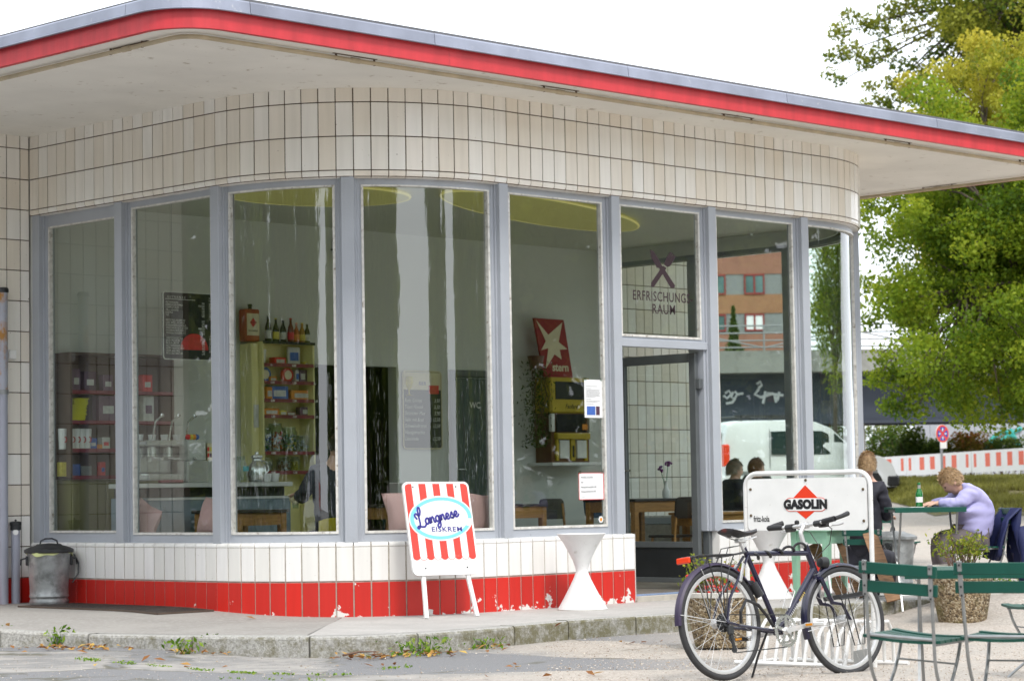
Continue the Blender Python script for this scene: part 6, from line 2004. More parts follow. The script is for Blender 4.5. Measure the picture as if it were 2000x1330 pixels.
# --- tall yellow shelf unit
UD = .26
u0, u1 = wp(515, 672, UD).x, wp(611, 672, UD).x
ut = wp(560, 672, UD).z
ux0 = wp(491, 672, .2).x
t = thing('sweet_shelf', 'tall pale yellow shelf unit with dark red shelf fronts beside the dark passage', 'shelf', ((u0+u1)/2, WY, 0))
UD = .26
MB().box((u0-.02, WY-UD, FZ), (u0, WY-.001, ut)).box((u1, WY-UD, FZ), (u1+.02, WY-.001, ut)).box((u0, WY-.015, FZ), (u1, WY-.001, ut)).box((u0-.02, WY-UD-.01, ut), (u1+.02, WY-.001, ut+.02)).build('case', m_shelfy, t)
MB().box((u0-.02, WY-UD-.016, ut-.004), (u1+.02, WY-UD-.0105, ut+.026)).build('top_edge', m_blk, t)
shy = [713, 747, 782, 813, 884, 922]
shz = [wp(560, y, UD).z for y in shy]
for z in shz:
    b_ = MB().box((u0, WY-UD, z-.006), (u1, WY-.016, z+.008)).build('shelf_board', m_shelfy, t)
    MB().box((u0, WY-UD-.012, z-.022), (u1, WY-UD-.001, z+.016)).build('shelf_edge', m_dred, b_)
    for k in range(3):
        text_part(random.choice(('1,50', '2,-', '0,80', '1,20')), .032, m_chalk, b_, (u0+.08+k*.30, WY-UD-.0128, z-.014), (1, 0, 0), (0, 0, 1), t=.001, bold=.001)
MB().box((ux0, WY-.20, FZ), (u0-.022, WY-.001, ut), .004).build('side_box', m_shelfy, t)
q = MB().box((ux0+.02, WY-.206, wp(500, 836).z), (u0-.03, WY-.2012, wp(500, 792).z)).build('pinned_note', PM[4], t)
p = wp(502, 668, .12); p.z = ut+.021
p.x = (ux0+u0)/2-.02
t = thing('oil_canister', 'old red oil canister with a cream label on top of the yellow shelf', 'canister', p)
hh = wp(502, 611).z-ut
MB().box((p.x-.10, p.y-.06, p.z), (p.x+.10, p.y+.06, p.z+hh), .015).build('can', mat('canister_red', (.38, .06, .02), .4, var=.2), t)
MB().box((p.x-.082, p.y-.064, p.z+hh*.18), (p.x+.082, p.y-.0605, p.z+hh*.86)).build('printed_label', m_cream2, t)
MB().prism([(0, -.05), (.045, 0), (0, .05), (-.045, 0)], (p.x, p.y-.065, p.z+hh*.58), (1, 0, 0), (0, 0, 1), (0, -.002, 0)).build('red_diamond', PM[0], t)
text_part('GASOLIN', .022, m_ink, t, (p.x, p.y-.069, p.z+hh*.565), (1, 0, 0), (0, 0, 1), t=.001, align='CENTER')
text_part('MOTOROEL', .024, m_ink, t, (p.x, p.y-.066, p.z+hh*.30), (1, 0, 0), (0, 0, 1), t=.001, align='CENTER')
MB().lathe([(.02, 0), (.02, .03), (.024, .03), (.024, .055)], 12, (p.x+.01, p.y, p.z+hh)).build('cap', m_blk, t)
bl = [(524, 616, PM[4], (.010, .012, .008), 'dark beer bottle with a white label, tallest on the yellow shelf'), (539, 622, PM[3], (.012, .010, .006), 'dark bottle with a yellow round label on the yellow shelf'), (553, 624, PM[4], (.014, .016, .008), 'dark green bottle with a white badge on the yellow shelf'), (568, 622, PM[0], (.20, .05, .02), 'amber bottle with a red label on the yellow shelf'),
      (579, 631, PM[1], (.45, .13, .03), 'small orange lemonade bottle on the yellow shelf'), (590, 631, PM[3], (.42, .24, .03), 'small yellow lemonade bottle on the yellow shelf'), (600, 632, PM[4], (.02, .012, .010), 'small cola bottle with a white label at the end of the yellow shelf')]
for px, py, lm, gc, lab in bl:
    p = wp(px, 672, .14); p.z = ut+.021
    h = wp(px, py, .14).z-p.z
    t = thing('bottle', lab, 'bottle', p, 0, 'bottles on top of the yellow shelf')
    r = .036 if py < 628 else .034
    MB().lathe([(r*.9, 0), (r, .008), (r, h*.52), (r*.85, h*.62), (.014, h*.78), (.013, h*.95), (.015, h*.955), (.015, h)], 16, p).build('glass', mat('bottle_glass', gc, .1, coat=.4), t, smooth=True)
    MB().lathe([(r+.001, h*.14), (r+.001, h*.44)], 16, p, cap=False).build('label', lm, t)
    MB().lathe([(.0165, h*.955), (.0165, h*1.0), (.01, h*1.01)], 12, p).build('cap', lm, t)
def onshelf(k, px, back=.12):
    p = wp(px, 800, back); p.z = shz[k]+.008; return p
def packet(k, px, w, h, d, m__, label, grp=None, tilt=0.0, n=1):
    p = onshelf(k, px)
    t = thing('sweet_packet', label, 'packet', p, 0, grp)
    MB().at(TR(p, tilt)).box((-w/2, -d/2, 0), (w/2, d/2, h), .006).build('wrapper', m__, t)
    MB().at(TR(p, tilt)).box((-w*.34, -d/2-.003, h*.25), (w*.34, -d/2-.0004, h*.7)).build('print', PM[4] if m__ is not PM[4] else PM[2], t)
packet(0, 574, .17, .20, .03, PM[4], 'picture card with blue print standing on the top shelf of the yellow unit')
packet(0, 543, .16, .08, .10, PM[0], 'red sweet roll on the top shelf of the yellow unit')
packet(0, 597, .10, .04, .10, PM[3], 'flat yellow packet on the top shelf of the yellow unit')
cup(onshelf(0, 512), 'tall white mug on the top shelf of the yellow unit', .05, .16)
for px, m__, lab in ((517, PM[2], 'round blue tin standing on the second shelf'), (561, PM[0], 'round red tin with rings standing on the second shelf')):
    p = onshelf(1, px)
    t = thing('round_tin', lab, 'tin', p)
    MB().lathe([(.075, -.02), (.08, -.015), (.08, .015), (.075, .02)], 24, p+UP*.08, (0, -1, 0)).build('tin', m__, t, smooth=True)
    MB().lathe([(.05, 0), (.05, .002)], 20, p+UP*.08+Vector((0, -.021, 0)), (0, -1, 0)).build('print', m_cream2, t)
packet(1, 577, .05, .14, .08, PM[4], 'narrow white packet between the red tin and the dark packets')
packet(1, 588, .08, .14, .08, PM[7], 'first dark plum packet on the second shelf')
packet(1, 600, .08, .14, .08, PM[5], 'second darker packet at the end of the second shelf')
packet(1, 530, .10, .06, .08, PM[1], 'small orange bag in front of the blue tin')
packet(2, 520, .10, .14, .10, PM[1], 'orange bag leaning at the start of the third shelf', tilt=.2)
packet(2, 542, .22, .15, .10, PM[2], 'pile of blue packets on the third shelf', tilt=-.15)
packet(2, 583, .28, .11, .10, PM[1], 'wide orange bag on the third shelf')
packet(3, 525, .22, .08, .10, PM[1], 'long orange bar on the fourth shelf')
packet(3, 549, .10, .06, .08, PM[3], 'yellow bar on the fourth shelf')
packet(3, 564, .13, .05, .08, PM[8], 'brown bar on the fourth shelf')
packet(3, 597, .22, .10, .08, PM[7], 'plum and white bags at the end of the fourth shelf')
def jar(k, px, r, h, mats, lab):
    p = onshelf(k, px)
    t = thing('sweet_jar', lab, 'jar', p)
    MB().lathe([(r*.9, 0), (r, .01), (r, h*.82), (r*.8, h*.9), (r*.8, h), (r*.78, h), (r*.78, h*.9), (r*.96, h*.8), (r*.96, .015)], 20, p).build('glass', m_cglass, t, smooth=True)
    for j, m__ in enumerate(mats):
        mb = MB()
        for i in range(34):
            a, q = random.uniform(0, 2*PI), r*.78*math.sqrt(random.random())
            mb.ball((p.x+q*math.cos(a), p.y+q*math.sin(a), p.z+random.uniform(.02, h*.68)), random.uniform(.010, .017), 6)
        mb.build('sweets', m__, t, kind='stuff')
jar(4, 519, .065, .26, (PM[6], PM[2], PM[4]), 'glass jar of green and blue sweets on the yellow shelf')
jar(4, 537, .09, .31, (PM[0], PM[1], PM[4]), 'tall glass jar of red and orange sweets on the yellow shelf')
jar(4, 563, .095, .27, (PM[3], PM[6], PM[4]), 'wide glass jar of yellow green sweets on the yellow shelf')
jar(4, 588, .09, .18, (PM[4],), 'low glass jar of white sweets on the yellow shelf')
jar(5, 521, .06, .15, (PM[4],), 'small clear jar on the lowest visible shelf behind the thermos')
jar(5, 553, .08, .16, (PM[4], PM[8]), 'clear jar with brown and white sweets on the lowest visible shelf')
jar(5, 575, .06, .16, (PM[3],), 'clear jar with yellow sweets on the lowest visible shelf')

# --- chalk board, toilet door, clock
a, c = wp(787, 724, .03), wp(864, 876, .03)
t = thing('chalk_board', 'chalk menu board with a cream header and a painted beer glass on the wall', 'menu board', ((a.x+c.x)/2, WY-.03, c.z))
CW, CH = c.x-a.x, a.z-c.z
o_ = Vector((a.x, WY-.025, c.z))
bd = MB().prism(rrect(CW, CH, .04), o_, (1, 0, 0), (0, 0, 1), (0, .02, 0)).build('board', m_board, t)
MB().tube([(o_.x+q[0], o_.y-.001, o_.z+q[1]) for q in rrect(CW, CH, .04)], .008, 5, closed=True).build('rim', m_cream2, bd)
MB().box((o_.x+.012, o_.y-.004, o_.z+CH*.76), (o_.x+CW-.012, o_.y-.001, o_.z+CH-.012)).build('header', m_cream2, bd)
MB().box((o_.x+CW*.66, o_.y-.010, o_.z+CH*.71), (o_.x+CW*.92, o_.y-.005, o_.z+CH*.82)).build('red_flag', PM[0], bd)
MB().lathe([(.05, .0), (.015, .012), (.008, .02), (.008, .06), (.035, .10), (.05, .16), (.042, .22)], 16, (o_.x+CW*.14, o_.y-.012, o_.z+CH*.68)).build('beer_glass', PM[3], bd)
for k, (s, pz) in enumerate((('Rote Grütze', '3,50'), ('Toast Hawaii', '5,50'), ('Strammer Max', '5,90'), ('Salat mit Brot', '12,50'), ('Schweinebraten', '13,50'), ('Hausgemachte', ''), ('Limonade', '12,50'))):
    z = o_.z+CH*.60-k*CH*.082
    text_part(s, .058, m_chalk, bd, (o_.x+.02, o_.y-.003, z), (1, 0, 0), (0, 0, 1), t=.001, sx=.9, shear=.25)
    if pz: text_part(pz, .058, m_chalk, bd, (o_.x+CW-.03, o_.y-.003, z), (1, 0, 0), (0, 0, 1), t=.001, sx=.9, align='RIGHT', shear=.25)
text_part('BIER', .06, m_dblue, bd, (o_.x+CW*.5, o_.y-.006, o_.z+CH*.82), (1, 0, 0), (0, 0, 1), t=.001, align='CENTER')
dx0, dx1 = wp(885, 800).x, wp(973, 800).x
dz = wp(900, 735).z
t = thing('toilet_door', 'dark grey toilet door with white letters and a steel handle', 'door', ((dx0+dx1)/2, WY, FZ))
lf_ = MB().box((dx0, WY-.035, FZ), (dx1, WY-.004, dz), .004).build('door_leaf', mat('dark_green_grey_door', (.06, .085, .085), .35, var=.05), t)
MB().box((dx0-.07, WY-.05, FZ), (dx0-.002, WY-.003, dz+.07)).box((dx1+.002, WY-.05, FZ), (dx1+.07, WY-.003, dz+.07)).box((dx0-.002, WY-.05, dz+.002), (dx1+.002, WY-.003, dz+.07)).build('door_frame', m_dkframe, t)
MB().tube([(dx0+.02, WY-.038, FZ+.1), (dx0+.02, WY-.038, dz-.02), (dx1-.02, WY-.038, dz-.02), (dx1-.02, WY-.038, FZ+.1)], .006, 5).build('white_line', m_chalk, lf_)
q = wp(921, 790, .037)
text_part('WC', .10, m_chalk, lf_, (q.x-.03, WY-.0365, q.z-.04), (1, 0, 0), (0, 0, 1), t=.002, bold=.001)
q = wp(890, 916, .037)
MB().box((q.x-.02, WY-.045, q.z-.09), (q.x+.02, WY-.0355, q.z+.09), .003).tube([(q.x, WY-.04, q.z), (q.x, WY-.08, q.z), (q.x+.13, WY-.08, q.z-.01)], .010, 8).build('handle', m_chrome, lf_)
q = wp(672, 490, .04)
t = thing('wall_clock', 'black spiky wall clock half hidden by the middle post', 'clock', q)
MB().lathe([(.12, 0), (.13, .01), (.13, .02), (.11, .03)], 28, q, (0, -1, 0)).build('dial', m_blk, t)
for k in range(12):
    a_k = 2*PI*k/12
    MB().tube([(q.x+.12*math.cos(a_k), q.y-.01, q.z+.12*math.sin(a_k)), (q.x+.20*math.cos(a_k), q.y-.01, q.z+.20*math.sin(a_k))], .008, 5).build('ray', m_blk, t)
MB().bar((q.x, q.y-.035, q.z), (q.x-.05, q.y-.035, q.z+.07), .01, .004).bar((q.x, q.y-.037, q.z), (q.x-.07, q.y-.037, q.z-.05), .008, .004).build('hands', m_gold, t)

# --- yellow wall jukebox on a shelf with the star sign
j0, j1 = wp(1064, 740, .2).x, wp(1142, 740, .2).x
jz1, jz0 = wp(1100, 738, .2).z, wp(1100, 903, .2).z
JW, JH = j1-j0, jz1-jz0
JY = WY-.30
t = thing('yellow_jukebox', 'old yellow vending jukebox with a dark screen, paper strips and a keypad', 'jukebox', ((j0+j1)/2, WY-.15, jz0))
m_yel = mat('jukebox_yellow', (.50, .37, .03), .35, var=.08)
m_jbrown = mat('jukebox_brown', (.14, .06, .03), .4)
MB().box((j0, JY, jz0+JH*.58), (j1, WY-.01, jz1), .02).build('top_case', m_yel, t)
MB().box((j0+.02, JY+.03, jz0), (j1-.02, WY-.01, jz0+JH*.58)).build('lower_case', m_jbrown, t)
MB().box((j0+.07, JY-.006, jz0+JH*.74), (j1-.07, JY-.0005, jz0+JH*.95), .002).build('dark_screen', m_blk, t)
text_part('Fanfare', .075, m_ink, t, ((j0+j1)/2, JY-.002, jz0+JH*.635), (1, 0, 0), (0, 0, 1), t=.002, align='CENTER', shear=.3)
MB().box((j0+.10, JY+.005, jz0+JH*.36), (j1-.10, JY+.029, jz0+JH*.565)).build('song_window', mat('dark_song_window', (.03, .03, .035), .12), t)
MB().box((j0+.06, JY-.04, jz0+JH*.27), (j1-.06, JY+.029, jz0+JH*.345), .01).build('yellow_shelf', m_yel, t)
for k in range(2):
    MB().box((j0+.14+k*.30, JY-.002, jz0+.05), (j0+.30+k*.30, JY+.029, jz0+JH*.26)).build('paper_strip', m_chalk, t)
MB().box((j0+.08, JY, jz0+.02), (j0+.12, JY+.029, jz0+JH*.27)).box((j1-.12, JY, jz0+.02), (j1-.08, JY+.029, jz0+JH*.27)).box((j0+.33, JY-.004, jz0+.02), (j0+.40, JY+.029, jz0+JH*.27)).build('yellow_rib', m_yel, t)
MB().box((j0+.35, JY-.008, jz0+.06), (j0+.38, JY-.0045, jz0+.2)).build('coin_slot', m_blk, t)
MB().box((j1-.16, JY, jz0+JH*.385), (j1-.07, JY+.02, jz0+JH*.45)).build('orange_tag', PM[1], t)
for x in (j0-.01, j1-.05):
    MB().box((x, JY-.01, jz0+JH*.36), (x+.06, JY+.04, jz0+JH*.57), .006).build('key_panel', m_chalk, t)
MB().box((j0-.12, JY-.12, jz0-.04), (j1+.12, WY-.003, jz0-.002), .004).build('wall_shelf', m_wpaint, t)
t0_, t1_ = BY(1043, 621, JY+.05), BY(1101, 625, JY+.05)
b0_, b1_ = BY(1064, 737, JY+.05), BY(1119, 733, JY+.05)
zb = jz1+.002
t = thing('star_sign', 'slanted red sign with a cream star standing on the yellow jukebox', 'sign', ((b0_.x+b1_.x)/2, JY+.05, zb))
b0_.z = zb; b1_.z = zb
quad = [(b0_.x, b0_.z), (b1_.x, b1_.z), (t1_.x, t1_.z), (t0_.x, t0_.z)]
sp = MB().prism(quad, (0, JY+.05, 0), (1, 0, 0), (0, 0, 1), (0, .03, 0)).build('panel', mat('star_sign_red', (.30, .015, .02), .35, var=.08), t)
star_px = [(1047, 625), (1071, 654), (1098, 630), (1091, 668), (1108, 682), (1093, 683), (1097, 702), (1083, 692), (1066, 720), (1071, 680), (1057, 684), (1066, 666)]
sv_ = [BY(x, y, JY+.047) for x, y in star_px]
MB().prism([(v.x, v.z) for v in sv_], (0, JY+.0485, 0), (1, 0, 0), (0, 0, 1), (0, -.003, 0)).build('star', m_cream2, sp)
q = BY(1079, 724, JY+.047)
text_part('stern', .135, m_cream2, sp, (q.x, JY+.0455, q.z), (1, 0, 0), (0, 0, 1), t=.002, bold=.004)
# hanging plant beside the jukebox
q = wp(1047, 720, .25)
t = thing('hanging_plant', 'trailing green house plant hanging beside the yellow jukebox', 'plant', q)
MB().lathe([(.07, 0), (.10, .15), (.105, .15), (.08, .14)], 18, (q.x, q.y, q.z)).build('pot', m_jbrown, t, smooth=True)
pts_ = np.array([(q.x+rng.normal(0, .10), q.y+rng.normal(0, .06), q.z+.12-rng.random()**.8*1.05) for _ in range(900)])
leaf_mesh('foliage', pts_, .05, leaf_mat('house_plant_leaves', (.015, .04, .01), (.05, .10, .015), (.13, .17, .03), .2), rng.random(900), t, asp=.3, droop=1.2)
st_ = MB()
for k in range(8):
    st_.tube([(q.x+random.gauss(0, .04), q.y, q.z+.14), (q.x+random.gauss(0, .09), q.y-.04, q.z-.3), (q.x+random.gauss(0, .1), q.y-.03, q.z-.85)], .004, 5)
st_.build('stems', m_twig, t)

# --- tables, chairs, cushions
def inner_table(px0, px1, py, y, label, d=.75, dark=True):
    a, b = BY(px0, py, y), BY(px1, py, y)
    w = b.x-a.x; z = a.z
    t = thing('cafe_table', label, 'table', ((a.x+b.x)/2, y+d/2, FZ))
    MB().box((a.x, y, z-.03), (b.x, y+d, z), .004).build('tabletop', m_dwood if dark else m_wood, t)
    MB().box((a.x+.06, y+.03, z-.15), (b.x-.06, y+.055, z-.031)).box((a.x+.06, y+d-.055, z-.15), (b.x-.06, y+d-.03, z-.031)).box((a.x+.03, y+.06, z-.15), (a.x+.055, y+d-.06, z-.031)).box((b.x-.055, y+.06, z-.15), (b.x-.03, y+d-.06, z-.031)).build('apron', m_wood, t)
    for x in (a.x+.02, b.x-.09):
        for yy in (y+.02, y+d-.09):
            MB().box((x, yy, FZ), (x+.07, yy+.07, z-.031), .006).build('leg', m_wood, t)
    return t, z
t1, tz1 = inner_table(462, 566, 996, 2.5, 'wooden cafe table in front of the counter, by the guest in black', .7)
t2, tz2 = inner_table(990, 1073, 985, 2.6, 'wooden cafe table behind the fifth window, below the jukebox')
t3, tz3 = inner_table(1240, 1352, 974, 2.5, 'wooden cafe table with a flower vase behind the open door', .8)
t4, tz4 = inner_table(1385, 1500, 1000, 1.75, 'wooden cafe table behind the window beside the door', .6, False)
t5, tz5 = inner_table(762, 850, 985, 2.9, 'wooden cafe table under the chalk board', .7)
def cafe_chair(p, face, label, mt_=None, seat_h=.47):
    a = yaw_of(face)-PI/2
    t = thing('cafe_chair', label, 'chair', p, a, 'wooden cafe chairs')
    X = lambda: MB().at(WM(t))
    X().box((-.21, -.2, seat_h-.03), (.21, .21, seat_h), .012).build('seat', mt_ or m_dwood, t)
    X().prism(rrect(.40, .24, .06, x0=-.2), (0, -.235, seat_h+.18), (1, 0, 0), (0, -.12, .99), (0, .02, 0)).build('backrest', mt_ or m_dwood, t)
    for sx in (-.17, .17):
        X().tube([(sx, .17, seat_h-.03), (sx*1.12, .2, 0)], .016, 8).build('leg', m_wood, t)
        X().tube([(sx*1.12, -.25, 0), (sx, -.19, seat_h-.02), (sx, -.24, seat_h+.36)], .016, 8).build('leg', m_wood, t)
    return t
vz = tz3
vx = BY(1318, 975, 2.62)
cafe_chair(Vector((vx.x-.45, 2.25, FZ)), Vector((.1, 1, 0)), 'dark cafe chair pushed up to the table behind the open door', seat_h=.50)
cafe_chair(Vector((vx.x+.15, 3.75, FZ)), Vector((0, -1, 0)), 'dark blue cafe chair on the far side of the vase table', mat('blue_chair_paint', (.03, .07, .13), .4), .50)
cafe_chair(Vector((vx.x-.6, 3.75, FZ)), Vector((0, -1, 0)), 'second dark cafe chair on the far side of the vase table', None, .50)
p = Vector((vx.x, 2.75, vz))
t = thing('flower_vase', 'small white vase with two purple flowers on the table behind the door', 'vase', p)
MB().lathe([(.035, 0), (.045, .03), (.045, .08), (.02, .13), (.017, .18), (.024, .195), (.018, .195), (.012, .15)], 18, p).build('vase', m_wpaint, t, smooth=True)
for dx, dy, h in ((-.06, .02, .33), (.05, 0, .40)):
    MB().tube([p+UP*.1, p+Vector((dx*.5, dy, h*.7)), p+Vector((dx, dy, h))], .004, 5).build('stem', PM[6], t)
    fb = MB()
    for k in range(14):
        fb.ball(p+Vector((dx+random.gauss(0, .018), dy+random.gauss(0, .018), h+random.gauss(0, .015))), .014, 6)
    fb.build('blossom', mat('purple_flower', (.18, .03, .20), .6) if 'purple_flower' not in bpy.data.materials else bpy.data.materials['purple_flower'], t)
def cushion(px, py, w, h, s, label, rot=0):
    """upright pillow leaning just inside the glass at path position s"""
    M = frame_at(s, .34)
    t = thing('cushion', label, 'cushion', M.translation+UP*.6, 0)
    mb = MB(); n = 12; vs, fs = [], []
    for side in (1, -1):
        for i in range(n+1):
            for j in range(n+1):
                u, v = -1+2*i/n, -1+2*j/n
                pu = (1-abs(u)**2.6)*(1-abs(v)**2.6)
                cu_ = 1-.10*(1-abs(u))*abs(v)**2; cv2 = 1-.10*(1-abs(v))*abs(u)**2
                vs.append((u*w/2*cv2, side*(.085*pu**.5), v*h/2*cu_))
    k = (n+1)**2
    for sd in (0, 1):
        for i in range(n):
            for j in range(n):
                a_ = sd*k+i*(n+1)+j
                fs.append((a_, a_+1, a_+n+2, a_+n+1) if sd else (a_, a_+n+1, a_+n+2, a_+1))
    Mx = M @ Matrix.Translation((0, 0, .62+h*.5)) @ Matrix.Rotation(R_(-14), 4, 'X') @ Matrix.Rotation(R_(rot), 4, 'Y')
    mb.at(Mx).add(vs, fs).build('pillow', m_pink, t, smooth=True)
def bench(s0, s1, label):
    t = thing('window_bench', label, 'bench', Vector(pp((s0+s1)/2)[:2]+(0,)))
    MB().sweep(walk(s0, s1), [(-.25, FZ), (-.25, .60), (-.56, .60), (-.56, FZ)]).build('seat', m_olive, t)
bench(-1.45, 4.4, 'low window bench running along inside the curved glass')
def s_at(px, y0=None):
    best = min(((abs((lambda v: 1000+F_PX*v.dot(CR)/v.dot(_f))(Vector((*pp(s)[:2], .8))-Vector((pp(s)[2]*.34, pp(s)[3]*.34, 0))-CAM)-px), s) for s in np.arange(-2.8, 8, .02)))
    return best[1]
for px, w, h, lab, r_ in ((283, .42, .34, 'pink cushion behind the second window, beside the dustbin end', 20), (418, .42, .38, 'pink cushion behind the post between second and third window', 4), (795, .42, .42, 'pink cushion peeking out beside the ice cream board', -6), (950, .40, .38, 'pink cushion beside the post after the ice cream board', 3)):
    cushion(px, 1000, w, h, s_at(px), lab, r_)
# guest in black at the first table, on a mustard chair, seen from behind
dg = 21.95
fdg = (FWD*.9-RGT*.43).normalized(); lfg = UP.cross(fdg)
hdp = D(657, 868, dg); pel = D(652, 1035, dg); pel.z = FZ+.60
sp_ = [pel+UP*.14, pel+UP*.30+fdg*.02, D(655, 925, dg)+fdg*.04, D(656, 897, dg)+fdg*.03]
arms = []
for s in (1, -1):
    sh = sp_[2]+lfg*s*.18+UP*.02
    el = sh-UP*.24+lfg*s*.10+fdg*.10
    arms.append((sh, el, el+fdg*.24+UP*.04-lfg*s*.06, fdg))
legs = []
for s in (1, -1):
    kn = pel+fdg*.42+lfg*s*.10; an = kn-UP*.46
    legs.append((pel+lfg*s*.09, kn, an, an+fdg*.15-UP*.05))
person('guest in a black coat with short dark hair, seen from behind through the glass', pel, fdg, sp_, hdp, fdg, UP, arms, legs, m_dkcoat, m_dkcoat, m_haird, 'short', bulk=1.1)
cp = Vector((pel.x, pel.y, FZ))
t = thing('mustard_chair', 'mustard yellow shell chair with a stitched back edge by the glass', 'chair', cp-fdg*.02, yaw_of(fdg)-PI/2)
X = lambda: MB().at(WM(t))
bsh = X(); vs, fs = [], []
for i in range(13):
    u = -1+2*i/12
    for z, y in ((.46, -.19), (.60, -.235), (.76, -.255), (.80, -.258)):
        for th in (0, .016):
            vs.append((u*.23, y+.06*u*u-th, z-(.03*u**4 if z > .7 else 0)))
for i in range(12):
    for j in range(3):
        a_ = i*8+j*2
        fs += [(a_, a_+2, a_+10, a_+8), (a_+1, a_+9, a_+11, a_+3)]
    fs += [(i*8, i*8+8, i*8+9, i*8+1), (i*8+6, i*8+7, i*8+15, i*8+14)]
fs += [(0, 1, 3, 2), (2, 3, 5, 4), (4, 5, 7, 6), (96, 98, 99, 97), (98, 100, 101, 99), (100, 102, 103, 101)]
bsh.add(vs, fs).build('backrest', m_yplast, t, smooth=True)
X().box((-.22, -.2, .44), (.22, .22, .47), .012).build('seat', m_yplast, t)
for sx in (-.17, .17):
    for sy in (-.16, .17):
        X().tube([(sx, sy, .44), (sx*1.2, sy*1.2, 0)], .012, 8).build('leg', m_steel, t)
p = BY(577, 965, 2.7); p.z = tz1
t = thing('posy', 'small posy of cream and pink flowers on the table by the guest in black', 'flowers', p)
MB().lathe([(.03, 0), (.035, .06), (.03, .06), (.028, .01)], 14, p).build('glass', m_cglass, t)
fb = MB()
for k in range(16): fb.ball(p+Vector((random.gauss(0, .03), random.gauss(0, .03), .10+random.gauss(0, .02))), .018, 6)
fb.build('blossoms', m_cream2, t)

# ------------------------------------------------------------------ lettering and notices on the glass
gy = .108
m_vin = mat('maroon_lettering', (.030, .012, .018), .5)
def gtext(s, px0, px1, py, sz, align='LEFT'):
    a_, b_ = BY(px0, py, gy), BY(px1, py, gy)
    o = text_part(s, sz, m_vin, wt_, (a_.x, gy-.0035, a_.z), (1, 0, 0), (0, 0, 1), t=.0015, bold=.0010, align='LEFT', space=1.12)
    w = max(v.co.x for v in o.data.vertices)-min(v.co.x for v in o.data.vertices)
    k = (b_.x-a_.x)/w
    for v in o.data.vertices: v.co.x = a_.x+(v.co.x-a_.x)*k
    return o
gtext('ERFRISCHUNGS-', 1235, 1351, 585, .135)
gtext('RAUM', 1273, 1317, 612, .135)
def gpoly(pts, name='cutlery_mark', lay=0.0):
    P_ = [BY(x, y, gy) for x, y in pts]
    MB().prism([(v.x, v.z) for v in P_], (0, gy-.0035-lay, 0), (1, 0, 0), (0, 0, 1), (0, -.0015, 0)).build(name, m_vin, wt_)
gpoly([(1269, 488), (1276, 491), (1286, 507), (1293, 520), (1318, 558), (1316, 563), (1309, 562), (1287, 524), (1282, 523), (1271, 502)])
gpoly([(1271, 552), (1294, 519), (1301, 524), (1276, 561), (1271, 561)], lay=.002)
gpoly([(1296, 517), (1299, 507), (1303, 502), (1306, 504), (1308, 509), (1312, 513), (1308, 520), (1303, 522)], lay=.002)
for a_, b_ in (((1301, 506), (1309, 493)), ((1304, 509), (1312, 495)), ((1307, 511), (1315, 498)), ((1310, 513), (1317, 501))):
    gpoly([(a_[0]-1.6, a_[1]-1), (b_[0]-1.4, b_[1]-1), (b_[0]+1.2, b_[1]+.6), (a_[0]+1.4, a_[1]+1.4)], lay=.004)
m_paper = mat('white_paper', (.76, .77, .78), .7, var=.03)
m_txt = mat('grey_print', (.25, .25, .26), .7)
def notice(px0, py0, px1, py1, label, rows, red=False, photo=False):
    a_, b_ = BY(px0, py0, gy), BY(px1, py1, gy)
    t = thing('paper_notice', label, 'notice', ((a_.x+b_.x)/2, gy-.004, b_.z))
    sh = MB().box((a_.x, gy-.0055, b_.z), (b_.x, gy-.0035, a_.z)).build('sheet', m_paper, t)
    w, h = b_.x-a_.x, a_.z-b_.z
    if red:
        for lo, hi in (((0, 0), (1, .02)), ((0, .98), (1, 1)), ((0, .02), (.02, .98)), ((.98, .02), (1, .98))):
            MB().box((a_.x+w*lo[0], gy-.0070, b_.z+h*lo[1]), (a_.x+w*hi[0], gy-.0057, b_.z+h*hi[1])).build('red_border', PM[0], sh)
    for k, (y, wd, s) in enumerate(rows):
        if s:
            text_part(s, h*.085, m_ink, sh, (a_.x+w*.10, gy-.0060, b_.z+h*y), (1, 0, 0), (0, 0, 1), t=.0006, sx=wd)
        else:
            MB().box((a_.x+w*.10, gy-.0066, b_.z+h*y), (a_.x+w*(.10+wd), gy-.0057, b_.z+h*y+h*.009)).build('text_line', m_txt, sh)
    if photo:
        for u0_, u1_, m__ in ((.12, .58, PM[2]), (.62, .82, PM[5])):
            MB().box((a_.x+w*u0_, gy-.0066, b_.z+h*.07), (a_.x+w*u1_, gy-.0057, b_.z+h*.30)).build('small_photo', m__, sh)
    for u in (.05, .95):
        MB().box((a_.x+w*u-.02, gy-.0072, a_.z-.012), (a_.x+w*u+.02, gy-.0056, a_.z+.02)).build('tape', m_cglass, sh)
notice(1140, 741, 1177, 816, 'white typed notice with small photos taped inside the fifth window', [(.82, .6, ''), (.76, .3, ''), (.72, .74, ''), (.69, .70, ''), (.66, .76, ''), (.63, .74, ''), (.60, .7, ''), (.57, .76, ''), (.54, .5, ''), (.48, .3, ''), (.44, .74, ''), (.41, .6, ''), (.36, .4, '')], False, True)
notice(1129, 923, 1179, 975, 'white notice with a thin red border and opening hours in the fifth window', [(.80, .95, 'KAFFEE, KUCHEN'), (.62, .45, 'Mo-Di'), (.44, .80, 'Montag bis Freitag 8.00-17.00'), (.28, .80, 'Samstag, Sonntag 9.00-17.00'), (.10, .15, '')], True)
c = BY(1173, 1014, gy)
t = thing('round_sticker', 'small round pale sticker low in the fifth window', 'sticker', c)
MB().lathe([(.034, 0), (.034, .002)], 6, (c.x, gy-.0035, c.z), (0, -1, 0)).build('disc', m_paper, t)
MB().lathe([(.018, 0), (.018, .001)], 12, (c.x, gy-.0056, c.z), (0, -1, 0)).build('print', PM[1], t)
